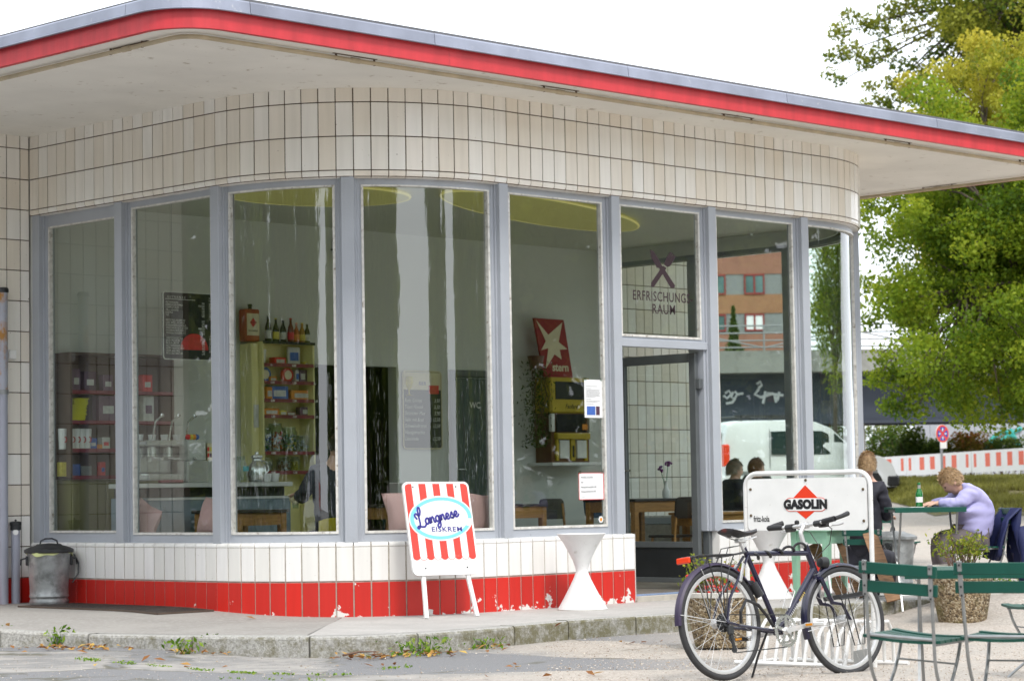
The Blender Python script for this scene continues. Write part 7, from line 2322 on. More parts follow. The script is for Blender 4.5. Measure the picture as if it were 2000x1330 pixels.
# ================================================================== beyond the terrace
m_vanw = mat('white_van_paint', (0.78, 0.79, 0.80), 0.25, var=0.03, coat=0.5)
m_vglass = mat('dark_car_glass', (0.03, 0.05, 0.05), 0.06, var=0.2, scale=2)
m_bark = mat('tree_bark', (0.10, 0.08, 0.06), 0.9, var=0.4, scale=6, bump=0.6, bscale=25)
m_lime = leaf_mat('lime_tree_leaves', (0.045, 0.10, 0.008), (0.15, 0.235, 0.014), (0.32, 0.37, 0.03), 0.5)
m_yell = leaf_mat('yellow_green_leaves', (0.12, 0.16, 0.012), (0.29, 0.30, 0.025), (0.46, 0.42, 0.05), 0.40)
m_plane = leaf_mat('dark_green_leaves', (0.018, 0.05, 0.008), (0.06, 0.115, 0.012), (0.22, 0.24, 0.025), 0.38)
m_bush = leaf_mat('bush_leaves', (0.02, 0.05, 0.01), (0.07, 0.13, 0.02), (0.24, 0.33, 0.04), 0.35)
m_autumn = leaf_mat('reddening_bush_leaves', (0.08, 0.10, 0.01), (0.28, 0.20, 0.03), (0.42, 0.10, 0.04), 0.35)

def limb(mb, a, b, r0, r1, sag=.1):
    m_ = a.lerp(b, .5)+Vector((random.gauss(0, sag), random.gauss(0, sag), random.gauss(0, sag)*.6+sag*.5))
    pts_ = [a, a.lerp(m_, .5)+Vector((random.gauss(0, sag*.3), random.gauss(0, sag*.3), 0)), m_, m_.lerp(b, .5), b]
    mb.tube(pts_, [r0, r0*.85+r1*.15, (r0+r1)/2, r1*1.3, r1], 7)
def tree(name, label, base, c, rad, nclump, per, leaf, mt, cr=.55, trunk=.22, extra=(), bias=.45, group=None, flat=.75, tone=0.0, droop=.5, asp=.75):
    t = thing(name, label, 'tree', base, 0, group)
    c = Vector(c)
    tr = MB()
    fork = base.lerp(Vector((c.x, c.y, c.z-rad[2]*.55)), .85)
    tr.tube([base-UP*.3, base.lerp(fork, .4)+Vector((.04, .02, 0)), fork], [trunk*1.15, trunk*.9, trunk*.75], 12)
    tr.build('trunk', m_bark, t, smooth=True)
    br = MB(); cl = []
    ph = [random.uniform(0, 6.28) for _ in range(6)]
    for i in range(nclump):
        v = Vector((random.gauss(0, 1), random.gauss(0, 1), random.gauss(0, 1))).normalized()
        lump = 1+.14*math.sin(3*math.atan2(v.y, v.x)+ph[0]+2*v.z)+.10*math.sin(5*v.z+ph[1])+.09*math.sin(7*math.atan2(v.y, v.x)+ph[2])
        r = random.random()**bias*lump
        p = Vector((c.x+v.x*rad[0]*r, c.y+v.y*rad[1]*r, c.z+v.z*rad[2]*r))
        cl.append((p, r, cr*random.uniform(.65, 1.3)))
    for q in extra:
        cl.append((Vector(q[0]), 1.0, q[1]))
    hubs = []
    for k in range(9):
        a = 2*PI*k/9+random.gauss(0, .2)
        h = c+Vector((math.cos(a)*rad[0]*.42, math.sin(a)*rad[1]*.42, random.uniform(-.35, .35)*rad[2]))
        hubs.append(h); limb(br, fork, h, trunk*.45, trunk*.2, rad[0]*.06)
    for p, r, q in cl[::2]:
        h = min(hubs, key=lambda w: (w-p).length)
        limb(br, h, p, trunk*.12, .012, rad[0]*.03)
    br.build('limbs', m_bark, t, smooth=True)
    P_, tn = [], []
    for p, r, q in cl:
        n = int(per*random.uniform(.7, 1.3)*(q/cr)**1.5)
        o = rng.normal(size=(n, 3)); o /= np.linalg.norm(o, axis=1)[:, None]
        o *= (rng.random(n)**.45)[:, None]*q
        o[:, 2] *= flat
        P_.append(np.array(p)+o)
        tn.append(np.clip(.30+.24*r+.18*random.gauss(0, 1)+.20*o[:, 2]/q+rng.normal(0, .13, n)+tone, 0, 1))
    P_ = np.concatenate(P_); tn = np.concatenate(tn)
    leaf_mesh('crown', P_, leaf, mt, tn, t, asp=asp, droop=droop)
    return t
def gnd(p): return Vector((p[0], p[1], gz(p[0], p[1])))
def px_m(n, d): return n*d/F_PX
c = D(2012, 490, 45)
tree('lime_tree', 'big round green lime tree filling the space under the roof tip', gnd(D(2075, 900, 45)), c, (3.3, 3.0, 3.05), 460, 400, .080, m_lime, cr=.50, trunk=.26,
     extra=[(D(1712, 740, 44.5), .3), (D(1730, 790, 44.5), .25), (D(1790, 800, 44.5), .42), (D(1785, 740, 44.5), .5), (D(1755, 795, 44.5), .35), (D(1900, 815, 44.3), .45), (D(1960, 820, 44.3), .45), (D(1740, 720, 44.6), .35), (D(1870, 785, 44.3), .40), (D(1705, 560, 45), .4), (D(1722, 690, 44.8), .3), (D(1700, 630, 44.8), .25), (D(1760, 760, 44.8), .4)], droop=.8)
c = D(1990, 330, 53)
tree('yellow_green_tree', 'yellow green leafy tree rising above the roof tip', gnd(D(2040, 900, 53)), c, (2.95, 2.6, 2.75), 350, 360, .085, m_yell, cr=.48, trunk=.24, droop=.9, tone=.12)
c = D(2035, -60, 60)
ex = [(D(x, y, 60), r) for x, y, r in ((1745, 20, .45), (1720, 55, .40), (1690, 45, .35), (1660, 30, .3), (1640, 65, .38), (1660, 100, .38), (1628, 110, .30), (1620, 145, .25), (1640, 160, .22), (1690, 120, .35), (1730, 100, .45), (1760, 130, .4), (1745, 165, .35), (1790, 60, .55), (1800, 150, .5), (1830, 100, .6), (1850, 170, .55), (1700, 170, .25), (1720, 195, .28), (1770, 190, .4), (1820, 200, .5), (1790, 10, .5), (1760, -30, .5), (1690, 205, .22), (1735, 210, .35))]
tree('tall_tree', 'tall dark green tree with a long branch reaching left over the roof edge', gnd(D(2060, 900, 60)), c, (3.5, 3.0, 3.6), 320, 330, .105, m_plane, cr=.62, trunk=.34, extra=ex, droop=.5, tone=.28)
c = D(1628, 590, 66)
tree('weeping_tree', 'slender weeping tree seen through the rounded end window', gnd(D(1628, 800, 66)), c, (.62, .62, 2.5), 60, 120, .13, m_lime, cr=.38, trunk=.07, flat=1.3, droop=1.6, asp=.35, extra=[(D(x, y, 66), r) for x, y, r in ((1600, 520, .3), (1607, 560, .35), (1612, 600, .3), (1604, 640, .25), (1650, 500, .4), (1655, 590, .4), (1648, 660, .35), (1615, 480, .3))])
# conifer beyond the railing
p = gnd(D(1434, 700, 96)); zt2 = D(1434, 598, 96).z
t = thing('conifer', 'small dark pointed conifer behind the bridge railing', 'tree', p)
MB().tube([p, Vector((p.x, p.y, zt2-.3))], [.12, .04], 8).build('trunk', m_bark, t)
n = 5000
hh = rng.random(n)**.8
zz = zt2-hh*(zt2-p.z-1.5)*1.0
rr = hh*1.05*np.sqrt(rng.random(n))*(1+.25*np.sin(zz*7))
aa = rng.random(n)*6.283
leaf_mesh('crown', np.stack([p.x+rr*np.cos(aa), p.y+rr*np.sin(aa), zz], 1), .22, m_plane, rng.random(n)*.7, t, asp=.3, droop=.7)

# ------------------------------------------------------------------ viaduct
VD = 80.0
def vp(px, py, d=VD): return D(px, py, d)
m_vcon = mat('stained_bridge_concrete', (0.24, 0.245, 0.225), 0.85, var=0.18, scale=.6, dirt=(0.14, 0.14, 0.13), dirt_amt=0.5, dscale=.9)
m_gird = mat('dark_blue_girder', (0.030, 0.040, 0.060), 0.6, var=0.2, scale=1)
m_graf = mat('white_graffiti', (0.62, 0.64, 0.66), 0.6)
va = vp(1240, 690); vb = vp(1860, 690)
vdir = (vb-va); vdir.z = 0; vdir = (RGT*1.0+FWD*.05).normalized(); vn = Vector((-vdir.y, vdir.x, 0))
if vn.dot(FWD) < 0: vn = -vn
zs0, zs1, zs2 = vp(1480, 684).z, vp(1480, 727).z, vp(1480, 826).z
t = thing('viaduct', 'concrete viaduct with a dark girder covered in white graffiti', 'bridge', gnd(va))
o = va.copy(); o.z = 0
Ln = 16.0
def vb_(u0, u1, w0, w1, z0, z1, m__, nm, par):
    mb = MB()
    P_ = [o+vdir*u+vn*w+UP*z for z in (z0, z1) for u, w in ((u0, w0), (u1, w0), (u1, w1), (u0, w1))]
    mb.add(P_, [(0,3,2,1),(4,5,6,7),(0,1,5,4),(1,2,6,5),(2,3,7,6),(3,0,4,7)])
    return mb.build(nm, m__, par)
vb_(-4, Ln, 0, 7, zs1, zs0, m_vcon, 'deck_slab', t)
g1 = vb_(-4, Ln, .9, 1.2, zs2, zs1-.002, m_gird, 'girder', t)
vb_(-4, Ln, .75, 1.35, zs2-.04, zs2+.06, m_gird, 'girder_flange', t)
vb_(-4, Ln, 5.5, 5.8, zs2, zs1-.002, m_gird, 'girder', t)
vb_(7.66, 7.92, 1.0, 1.6, gz(*vp(1690, 880).xy)-.3, zs2-.041, m_vcon, 'pier', t)
rl = MB()
for k in range(8):
    rl.tube([o+vdir*(-4+k*2.8)+vn*.2+UP*zs0, o+vdir*(-4+k*2.8)+vn*.2+UP*(zs0+.85)], .035, 6)
    if k < 7: rl.tube([o+vdir*(-4+k*2.8)+vn*.2+UP*(zs0+.1), o+vdir*(-4+(k+1)*2.8)+vn*.2+UP*(zs0+.7)] if k % 2 else [o+vdir*(-4+k*2.8)+vn*.2+UP*(zs0+.7), o+vdir*(-4+(k+1)*2.8)+vn*.2+UP*(zs0+.1)], .03, 6)
for h in (.12, .35, .6, .85):
    rl.tube([o+vdir*-4+vn*.2+UP*(zs0+h), o+vdir*Ln+vn*.2+UP*(zs0+h)], .03, 6)
rl.build('railing', mat('grey_railing', (.22, .23, .24), .5), t)
def graf(strokes, w=.09):
    mb = MB()
    for st in strokes:
        P_ = []
        for x, y in st:
            d = ray(x, y); tt = ((o+vn*.885)-CAM).dot(vn)/d.dot(vn); P_.append(CAM+d*tt)
        mb.tube(P_, w/2, 5)
    mb.build('graffiti', m_graf, g1)
graf([[(1413, 772), (1420, 778), (1428, 770), (1424, 763), (1416, 768)], [(1432, 765), (1428, 775), (1434, 779), (1440, 770), (1435, 764)], [(1436, 778), (1430, 786), (1418, 788)], [(1440, 770), (1452, 768)]])
graf([[(1478, 750), (1485, 745), (1488, 752), (1481, 758)], [(1482, 760), (1474, 770), (1486, 776), (1510, 768)], [(1495, 764), (1490, 788)], [(1498, 768), (1530, 772)], [(1512, 768), (1516, 786)], [(1522, 765), (1518, 782)]], .10)
# far wall, bushes under the bridge
p0_, p1_ = D(1788, 880, 92), D(2080, 880, 92)
t = thing('retaining_wall', 'pale grey panelled wall behind the barrier and the round sign', 'wall', gnd(p0_))
wd = (p1_-p0_); wd.z = 0; wl = wd.length; wd.normalize(); wn = Vector((-wd.y, wd.x, 0))
zt2, zb2 = D(1880, 815, 92).z, gz(*p0_.xy)-.3
nP = int(wl/.55)
for k in range(nP):
    a_ = p0_+wd*(k*wl/nP+.012); b_ = p0_+wd*((k+1)*wl/nP-.012)
    mb = MB().prism([(0, zb2), ((b_-a_).length, zb2), ((b_-a_).length, zt2), (0, zt2)], (a_.x, a_.y, 0), wd, UP, wn*(.12 if k % 2 else .16))
    mb.build('panel', m_pwall if k else bpy.data.materials.get('wall_panel_paint') or globals().setdefault('m_pwall', mat('wall_panel_paint', (.40, .42, .46), .7, var=.12, scale=1.2, dirt=(.22, .22, .24), dirt_amt=.35, dscale=1.5)), t)
m_teal = mat('teal_graffiti', (.03, .34, .30), .6)
for st in (((1925, 872), (1945, 850), (1962, 840), (1980, 855)), ((1972, 838), (1990, 870)), ((1955, 862), (1975, 846), (1995, 836))):
    mb = MB()
    P_ = []
    for x, y in st:
        d = ray(x, y); tt = ((p0_-wn*.03)-CAM).dot(wn)/d.dot(wn); P_.append(CAM+d*tt)
    mb.tube(P_, .09, 6); mb.build('graffiti', m_teal, t)
def bush(px, py, d, rx_, rz_, n, label, mt, leaf=.12):
    c = D(px, py, d)
    t = thing('bush', label, 'bush', gnd(c), 0)
    st = MB()
    for k in range(9):
        st.tube([gnd(c)+Vector((random.gauss(0, .1), random.gauss(0, .1), -.1)), c+Vector((random.gauss(0, rx_*.5), random.gauss(0, rx_*.5), rz_*.3))], [.03, .01], 5)
    st.build('stems', m_twig, t)
    q = rng.normal(size=(n, 3)); q /= np.linalg.norm(q, axis=1)[:, None]; q *= (rng.random(n)**.4)[:, None]
    lump = 1+.2*np.sin(q[:, 0]*5+px)+.2*np.sin(q[:, 2]*6+q[:, 1]*4)
    P_ = np.array(c)+q*np.array([rx_, rx_, rz_])*lump[:, None]
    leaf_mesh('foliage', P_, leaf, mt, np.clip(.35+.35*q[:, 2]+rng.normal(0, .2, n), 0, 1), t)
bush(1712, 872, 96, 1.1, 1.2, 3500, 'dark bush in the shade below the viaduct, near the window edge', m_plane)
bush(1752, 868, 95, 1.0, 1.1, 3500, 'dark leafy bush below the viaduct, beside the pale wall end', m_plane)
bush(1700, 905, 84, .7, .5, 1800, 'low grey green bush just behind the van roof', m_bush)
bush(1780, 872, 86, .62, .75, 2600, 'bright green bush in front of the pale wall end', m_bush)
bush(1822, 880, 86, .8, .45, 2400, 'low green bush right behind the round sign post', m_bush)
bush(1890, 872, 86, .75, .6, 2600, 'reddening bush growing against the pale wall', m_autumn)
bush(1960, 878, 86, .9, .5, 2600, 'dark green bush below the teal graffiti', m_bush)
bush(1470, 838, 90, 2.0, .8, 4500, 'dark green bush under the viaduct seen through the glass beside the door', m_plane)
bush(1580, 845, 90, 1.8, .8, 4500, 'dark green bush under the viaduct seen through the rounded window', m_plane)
# ------------------------------------------------------------------ brick building
bd_ = 112.0
b0, b1 = D(1318, 600, bd_), D(1562, 600, bd_)
t = thing('brick_block', 'brick apartment block with grey bands and red framed windows seen through the glass', 'building', gnd(b0))
m_brk = mat('salmon_brick', (.27, .125, .085), .85, var=.12, scale=2, coord='Object')
m_brk2 = mat('orange_brick', (.29, .145, .075), .85, var=.12, scale=2)
m_gband = mat('grey_facade_band', (.20, .21, .21), .7, var=.08)
bdw = (b1-b0); bdw.z = 0; bl_ = bdw.length; bdw.normalize(); bn = Vector((-bdw.y, bdw.x, 0))
if bn.dot(FWD) < 0: bn = -bn
def zz_(y): return D(1475, y, bd_).z
bands = [(720, 650, m_brk), (650, 612, m_gband), (612, 575, m_brk2), (575, 535, m_gband), (535, 490, m_brk), (490, 452, m_gband), (452, 410, m_brk2), (980, 720, m_gband)]
oo = b0.copy(); oo.z = 0
def bbox_(u0, u1, w0, w1, z0, z1, m__, nm, par):
    P_ = [oo+bdw*u+bn*w+UP*z for z in (z0, z1) for u, w in ((u0, w0), (u1, w0), (u1, w1), (u0, w1))]
    return MB().add(P_, [(0,3,2,1),(4,5,6,7),(0,1,5,4),(1,2,6,5),(2,3,7,6),(3,0,4,7)]).build(nm, m__, par)
for k, (ya, yb, m__) in enumerate(bands):
    bbox_(0, bl_, 0 if m__ is m_gband else -.04, 9, zz_(ya)+(.3 if ya > 900 else 0), zz_(yb), m__, 'wall_band', t)
m_rfr = mat('red_window_frame', (.22, .02, .02), .4)
m_wpan = mat('window_reflection_glass', (.09, .16, .16), .08, var=.5, scale=.8)
def bwin(px, py, wpx, hpx, white):
    a_ = (px-1318)/(1562-1318)*bl_
    w, h = px_m(wpx, bd_), px_m(hpx, bd_)
    z0 = zz_(py+hpx/2)
    f_ = MB()
    def bb(u0, u1, z0_, z1_, w0=-.10, w1=.02):
        P_ = [oo+bdw*u+bn*q+UP*z for z in (z0_, z1_) for u, q in ((u0, w0), (u1, w0), (u1, w1), (u0, w1))]
        f_.add(P_, [(0,3,2,1),(4,5,6,7),(0,1,5,4),(1,2,6,5),(2,3,7,6),(3,0,4,7)])
    bb(a_-w/2, a_+w/2, z0, z0+.08); bb(a_-w/2, a_+w/2, z0+h-.08, z0+h); bb(a_-w/2, a_-w/2+.07, z0+.08, z0+h-.08); bb(a_+w/2-.07, a_+w/2, z0+.08, z0+h-.08); bb(a_-.04, a_+.04, z0+.08, z0+h-.08)
    fr = f_.build('window', m_rfr, t)
    for s in (0, 1):
        u0 = a_-w/2+.07 if s == 0 else a_+.04
        u1 = a_-.04 if s == 0 else a_+w/2-.07
        bbox_(u0, u1, -.06, -.02, z0+.08, z0+h-.08, m_wpan if not white else m_vanw, 'pane', fr)
bwin(1474, 555, 40, 40, False); bwin(1473, 630, 38, 34, True); bwin(1398, 555, 40, 40, False); bwin(1398, 630, 38, 34, False); bwin(1474, 475, 40, 36, False); bwin(1545, 555, 30, 40, False)
# ------------------------------------------------------------------ white van
vd_ = 54.0
vr, vf = D(1416, 900, vd_), D(1752, 900, vd_+1.2)
vx = (vf-vr); vx.z = 0; VL = vx.length; vx.normalize()
vy = Vector((-vx.y, vx.x, 0))                     # away from the viewer
if vy.dot(FWD) < 0: vy = -vy
vg = gz(*D(1600, 900, vd_).xy)
Mv = Matrix((vx, vy, UP)).transposed().to_4x4(); Mv.translation = Vector((vr.x, vr.y, vg))
van = thing('white_van', 'white panel van with a black roof rack parked beyond the pavilion', 'van', M=Mv)
ztop = D(1500, 819, vd_).z-vg
VW = 1.75
k_ = VL/4.35; h_ = ztop/1.80
side = [(0, .35), (0, .9), (.03, 1.45), (.12, 1.72), (.35, 1.79), (1.6, 1.80), (2.35, 1.76), (2.75, 1.62), (3.15, 1.25), (3.45, 1.08), (3.95, .98), (4.22, .82), (4.33, .58), (4.33, .32)]
def vprism(poly, y0, y1, m__, nm, par, ch=True):
    return MB().at(Mv).prism([(x*k_, z*h_) for x, z in poly], (0, y0, 0), (1, 0, 0), (0, 0, 1), (0, y1-y0, 0)).build(nm, m__, par)
body = MB().at(Mv)
n = len(side)
ys = [(0.0, .93, .0), (.04, .985, .0), (.20, 1.0, 0), (VW-.20, 1.0, 0), (VW-.04, .985, 0), (VW, .93, 0)]
vs, fs = [], []
for y, s, _ in ys:
    for x, z in side:
        zz2 = .35+(z-.35)*(s if z > 1.2 else 1) if z > .35 else z
        ins = .10*(1-s)*6*(1 if z > 1.0 else .25)
        vs.append((min(max(x*k_, ins), VL-ins), y+(.10 if (z > 1.3 and y < .1) else -.10 if (z > 1.3 and y > VW-.1) else 0), zz2*h_))
for i in range(len(ys)-1):
    for j in range(n):
        fs.append((i*n+j, i*n+(j+1) % n, (i+1)*n+(j+1) % n, (i+1)*n+j))
fs += [tuple(range(n)), tuple(range((len(ys)-1)*n, len(ys)*n))]
bo = body.add(vs, fs).build('body', m_vanw, van, smooth=True)
vprism([(2.72, 1.02), (2.78, 1.50), (2.95, 1.36), (3.28, 1.06)], -.012+.035, .075, m_vglass, 'side_window', van)
vprism([(1.18, 1.05), (1.18, 1.55), (1.98, 1.56), (1.98, 1.05)], .022, .075, m_vglass, 'side_window', van)
vprism([(2.06, 1.05), (2.06, 1.56), (2.45, 1.55), (2.62, 1.48), (2.66, 1.04)], .022, .075, m_vglass, 'side_window', van)
MB().at(Mv).box((-.012, .25, 1.05*h_), (.03, VW-.25, 1.55*h_), .02).build('rear_window', m_vglass, van)
for y in (-.004, VW-.20):
    MB().at(Mv).box((-.02, y, .80*h_), (.13, y+.205, 1.28*h_), .03).build('tail_lamp', m_redl, van)
MB().at(Mv).box((-.06, .0, .35*h_), (.10, VW, .62*h_), .05).build('rear_bumper', m_vanw, van)
MB().at(Mv).box((VL-.30, -.03, .28*h_), (VL+.08, VW+.03, .60*h_), .08).build('front_bumper', m_black, van)
MB().at(Mv).box((.0, -.012, .62*h_), (VL-.5, .004, .70*h_), .004).build('side_trim', m_steel, van)
MB().at(Mv).box((2.02*k_, -.004, .38*h_), (2.03*k_, .012, 1.6*h_)).box((1.12*k_, .0, .38*h_), (1.13*k_, .012, 1.6*h_)).build('door_gap', m_black, van)
rk = MB().at(Mv)
for y in (.25, VW-.25):
    rk.tube([(.35, y, ztop+.10), (2.3*k_, y, ztop+.09)], .025, 6)
for x in (.5, 1.25, 2.1*k_):
    rk.tube([(x, .2, ztop+.10), (x, VW-.2, ztop+.10)], .022, 6).tube([(x, .25, ztop+.10), (x, .2, ztop-.06)], .03, 6).tube([(x, VW-.25, ztop+.10), (x, VW-.2, ztop-.06)], .03, 6)
rk.build('roof_rack', m_black, van)
for x in (.78*k_, 3.55*k_):
    for y0, ax in ((.10, -1), (VW-.10, 1)):
        w_ = MB().at(Mv).lathe([(.12, -.11), (.30, -.11), (.335, -.07), (.335, .07), (.30, .11), (.12, .11)], 24, (x, y0, .33), (0, 1, 0)).build('wheel', m_rubber, van, smooth=True)
        MB().at(Mv).lathe([(.03, 0), (.19, .006), (.20, -.03), (.03, -.03)], 20, (x, y0+ax*.112, .33), (0, ax, 0)).build('rim', m_alu, w_)
    MB().at(Mv).lathe([(.36, -.004), (.42, -.004), (.42, .02), (.36, .02)], 24, (x, -.004, .36), (0, 1, 0)).build('wheel_arch', m_black, van)
MB().at(Mv).box((3.05*k_, -.20, 1.02*h_), (3.18*k_, -.02, 1.20*h_), .03).build('mirror', m_black, van)

# ------------------------------------------------------------------ red and white road barriers
m_barw = mat('white_barrier_plastic', (.76, .76, .75), .5, var=.05, scale=3)
m_barr = mat('orange_red_reflector', (.72, .10, .03), .4, var=.08)
ba, bb = D(1600, 930, 74), D(2160, 930, 56)
bw_ = bb-ba; bw_.z = 0; bwl = bw_.length; bw_.normalize(); bnn = Vector((-bw_.y, bw_.x, 0))
if bnn.dot(FWD) < 0: bnn = -bnn
ju = []
for px in (1515, 1643, 1770, 1897, 2030, 2170):
    d = ray(px, 900); tt = (ba-CAM).dot(bnn)/d.dot(bnn); ju.append(((CAM+d*tt)-ba).dot(bw_))
def topz_(u):
    p = ba+bw_*u; px = 1000+F_PX*(p-CAM).dot(CR)/(p-CAM).dot(_f)
    y = 892.5+(px-1728)*(874.6-892.5)/(1998-1728); q = D(px, y, (p-CAM).dot(_f)); return q.z
for k in range(5):
    u0, u1 = ju[k]+.02, ju[k+1]-.02
    w = u1-u0
    z1 = (topz_(u0)+topz_(u1))/2; z0 = z1-1.0
    sl_ = topz_(u1)-topz_(u0)
    ux_ = (bw_*w+UP*sl_).normalized(); ww = math.hypot(w, sl_)
    org = ba+bw_*u0; org.z = topz_(u0)-1.0
    names_ = ['hidden behind the van nose', 'starting right behind the van nose', 'between the first two joints after the van', 'behind the woman in lilac', 'running out past the reddening bush']
    t = thing('road_barrier', 'white plastic road barrier with orange red blocks, '+names_[k], 'barrier', org, 0, 'road barriers in a row behind the bank')
    up_ = MB().prism([(0, .50), (ww, .50), (ww, 1.0), (0, 1.0)], org, ux_, UP, bnn*.07).build('board', m_barw, t)
    nb = 6
    for q in range(nb):
        a_ = ww*(q+.28)/nb; b_ = ww*(q+.72)/nb
        if q == 0: a_, b_ = ww*.035, ww*.075
        if q == nb-1: a_, b_ = ww*.925, ww*.965
        MB().prism([(a_, .58), (b_, .58), (b_, .93), (a_, .93)], org-bnn*.003, ux_, UP, bnn*.002).build('red_block', m_barr, up_)
    low = MB().prism([(0.04, 0), (ww-.04, 0), (ww-.02, .16), (.02, .16)], org-bnn*.10, ux_, UP, bnn*.28).prism([(0.03, .44), (ww-.03, .44), (ww-.03, .4995), (.03, .4995)], org, ux_, UP, bnn*.07).build('foot', m_barw, t)
    for q in range(9):
        a_ = ww*(q+.15)/9
        MB().prism([(a_, .16), (a_+.07, .16), (a_+.19, .44), (a_+.12, .44)], org, ux_, UP, bnn*.06).build('brace', m_barw, low)
# no stopping sign
sg = D(1838, 847, 62)
t = thing('no_stopping_sign', 'round red and blue no stopping sign with white arrows on a post', 'road sign', gnd(sg))
sf = (CAM-sg); sf.z = 0; sf.normalize(); sf = Vector((sf.x*math.cos(.80)-sf.y*math.sin(.80), sf.x*math.sin(.80)+sf.y*math.cos(.80), 0))
sxv = UP.cross(sf)
rS = px_m(17, 62)
MB().tube([gnd(sg)-UP*.2, sg+UP*rS*1.05], .035, 8).build('post', m_steel, t)
dsc = MB().lathe([(rS, 0), (rS, .015)], 36, sg+sf*.04, sf).build('red_disc', m_logo_red, t)
MB().lathe([(rS*1.05, -.004), (rS*1.05, .004)], 36, sg+sf*.04, sf).build('white_edge', m_barw, dsc)
m_sblue = mat('sign_blue', (.02, .05, .40), .35)
for k in range(4):
    a = PI/4+k*PI/2-PI/4
    pl_ = [(rS*.80*math.cos(a+q), rS*.80*math.sin(a+q)) for q in np.linspace(-.60, .60, 9)]+[(rS*.16*math.cos(a), rS*.16*math.sin(a))]
    MB().prism(pl_, sg+sf*.0555, sxv, UP, sf*.003).build('blue_quarter', m_sblue, dsc)
for a in (PI/2, -PI/2, 0, PI):
    ca, sa = math.cos(a), math.sin(a)
    loc = [(.10, -.20), (.10, .0), (-.02, .0), (.24, .26) if 0 else (.0, .24), (.02, .0)]
    arw = [(-.07, -.20), (.07, -.20), (.07, .0), (.17, .0), (0, .2), (-.17, .0), (-.07, .0)]
    MB().prism([(rS*(.48*ca+x), rS*(.48*sa+y)) for x, y in arw] if abs(sa) > .5 else [(rS*(.48*ca+y*.8), rS*(.48*sa+x*.8)) for x, y in arw][::-1], sg+sf*.0590, sxv, UP, sf*.003).build('white_arrow', m_barw, dsc)
q = D(1840, 869, 62)
MB().prism([(-.12, -.09), (.12, -.09), (.12, .09), (-.12, .09)], q+sf*.045, sxv, UP, sf*.012).build('plate', m_barw, t)

# ------------------------------------------------------------------ grass bank
m_grass = leaf_mat('bank_grass', (0.075, 0.065, 0.02), (0.18, 0.185, 0.035), (0.31, 0.30, 0.08), 0.3)
n = 60000
dd = rng.uniform(47.5, 60.5, n); lp = rng.uniform(8.3, 14.0, n)
fx = CAM.x+FWD.x*dd+RGT.x*lp; fy = CAM.y+FWD.y*dd+RGT.y*lp
nz = np.sin(fx*1.3+fy*.6)*np.sin(fy*1.7-fx*.3)+.5*np.sin(fx*4.1)*np.sin(fy*3.7)
keep = (rng.random(n) < np.clip((dd-47.5)/2.5, 0, 1)) & (nz > -.75)
fx, fy, nz = fx[keep], fy[keep], nz[keep]
fz = np.array([gz(a, b) for a, b in zip(fx, fy)])
k = len(fx)
h = rng.uniform(.05, .16, k); a = rng.uniform(0, 6.28, k); w = .022
lx, ly = rng.normal(0, .05, k), rng.normal(0, .05, k)
V = np.empty((k, 3, 3))
V[:, 0] = np.stack([fx-np.cos(a)*w, fy-np.sin(a)*w, fz-.01], 1)
V[:, 1] = np.stack([fx+np.cos(a)*w, fy+np.sin(a)*w, fz-.01], 1)
V[:, 2] = np.stack([fx+lx, fy+ly, fz+h], 1)
def tri_mesh(name, V, mt, tone, kind='stuff', parent=None):
    k = len(V)
    me = bpy.data.meshes.new(name)
    me.vertices.add(3*k); me.vertices.foreach_set('co', V.reshape(-1, 3).ravel())
    me.loops.add(3*k); me.loops.foreach_set('vertex_index', np.arange(3*k))
    me.polygons.add(k); me.polygons.foreach_set('loop_start', np.arange(k)*3)
    me.update(calc_edges=True)
    at = me.attributes.new('tone', 'FLOAT', 'POINT')
    at.data.foreach_set('value', np.repeat(np.clip(tone, 0, 1), 3).astype(np.float32))
    me.materials.append(mt)
    return link(name, me, parent, kind)
tri_mesh('bank_grass', V, m_grass, .5+.28*nz+rng.normal(0, .15, k))
# soil of the bank
mb = MB(); vs, fs = [], []
na, nb_ = 30, 40
for i in range(na+1):
    for j in range(nb_+1):
        d = 47+18.0*i/na+.5*math.sin(j*.9); l = 8.25+14*j/nb_
        x, y = CAM.x+FWD.x*d+RGT.x*l, CAM.y+FWD.y*d+RGT.y*l
        vs.append((x, y, gz(x, y)+.012))
for i in range(na):
    for j in range(nb_):
        q = i*(nb_+1)+j
        fs.append((q, q+1, q+nb_+2, q+nb_+1))
mb.add(vs, fs).build('bank', mat('mossy_soil', (.12, .105, .035), .95, var=.4, scale=2.5, dirt=(.07, .05, .03), dirt_amt=.3, dscale=1.5, bump=.4), kind='structure', smooth=True)

# ------------------------------------------------------------------ the other side of the street, mirrored in the glass
m_far = leaf_mat('street_tree_leaves', (0.03, 0.07, 0.01), (0.12, 0.19, 0.025), (0.32, 0.37, 0.06), 0.45)
spots = []
for dg_ in (112, 122, 132, 142, 152, 162, 172, 181, 190, 195.5, 211.5, 217, 224, 233, 241, 246.5, 279, 297, 306, 315, 324, 333, 342, 350):
    rr_ = 42+4*math.sin(dg_*1.7)
    spots.append((.5+rr_*math.cos(R_(dg_)), .3+rr_*math.sin(R_(dg_)), .95+.08*math.sin(dg_)))
hp_ = []
for a0_, a1_ in ((100, 200.5), (206, 251.5), (273, 285.5), (291.5, 352)):  # unseen leaf screen added to darken the reflections; its gaps leave bright sky streaks
    for _ in range(int((a1_-a0_)*420)):
        q = R_(random.uniform(a0_, a1_)); r_ = 52+random.gauss(0, .5)
        hp_.append((.5+r_*math.cos(q), .3+r_*math.sin(q), random.uniform(-.2, 8.2+1.2*math.sin(q*23)+.9*math.sin(q*51))))
hp_ = np.array(hp_)
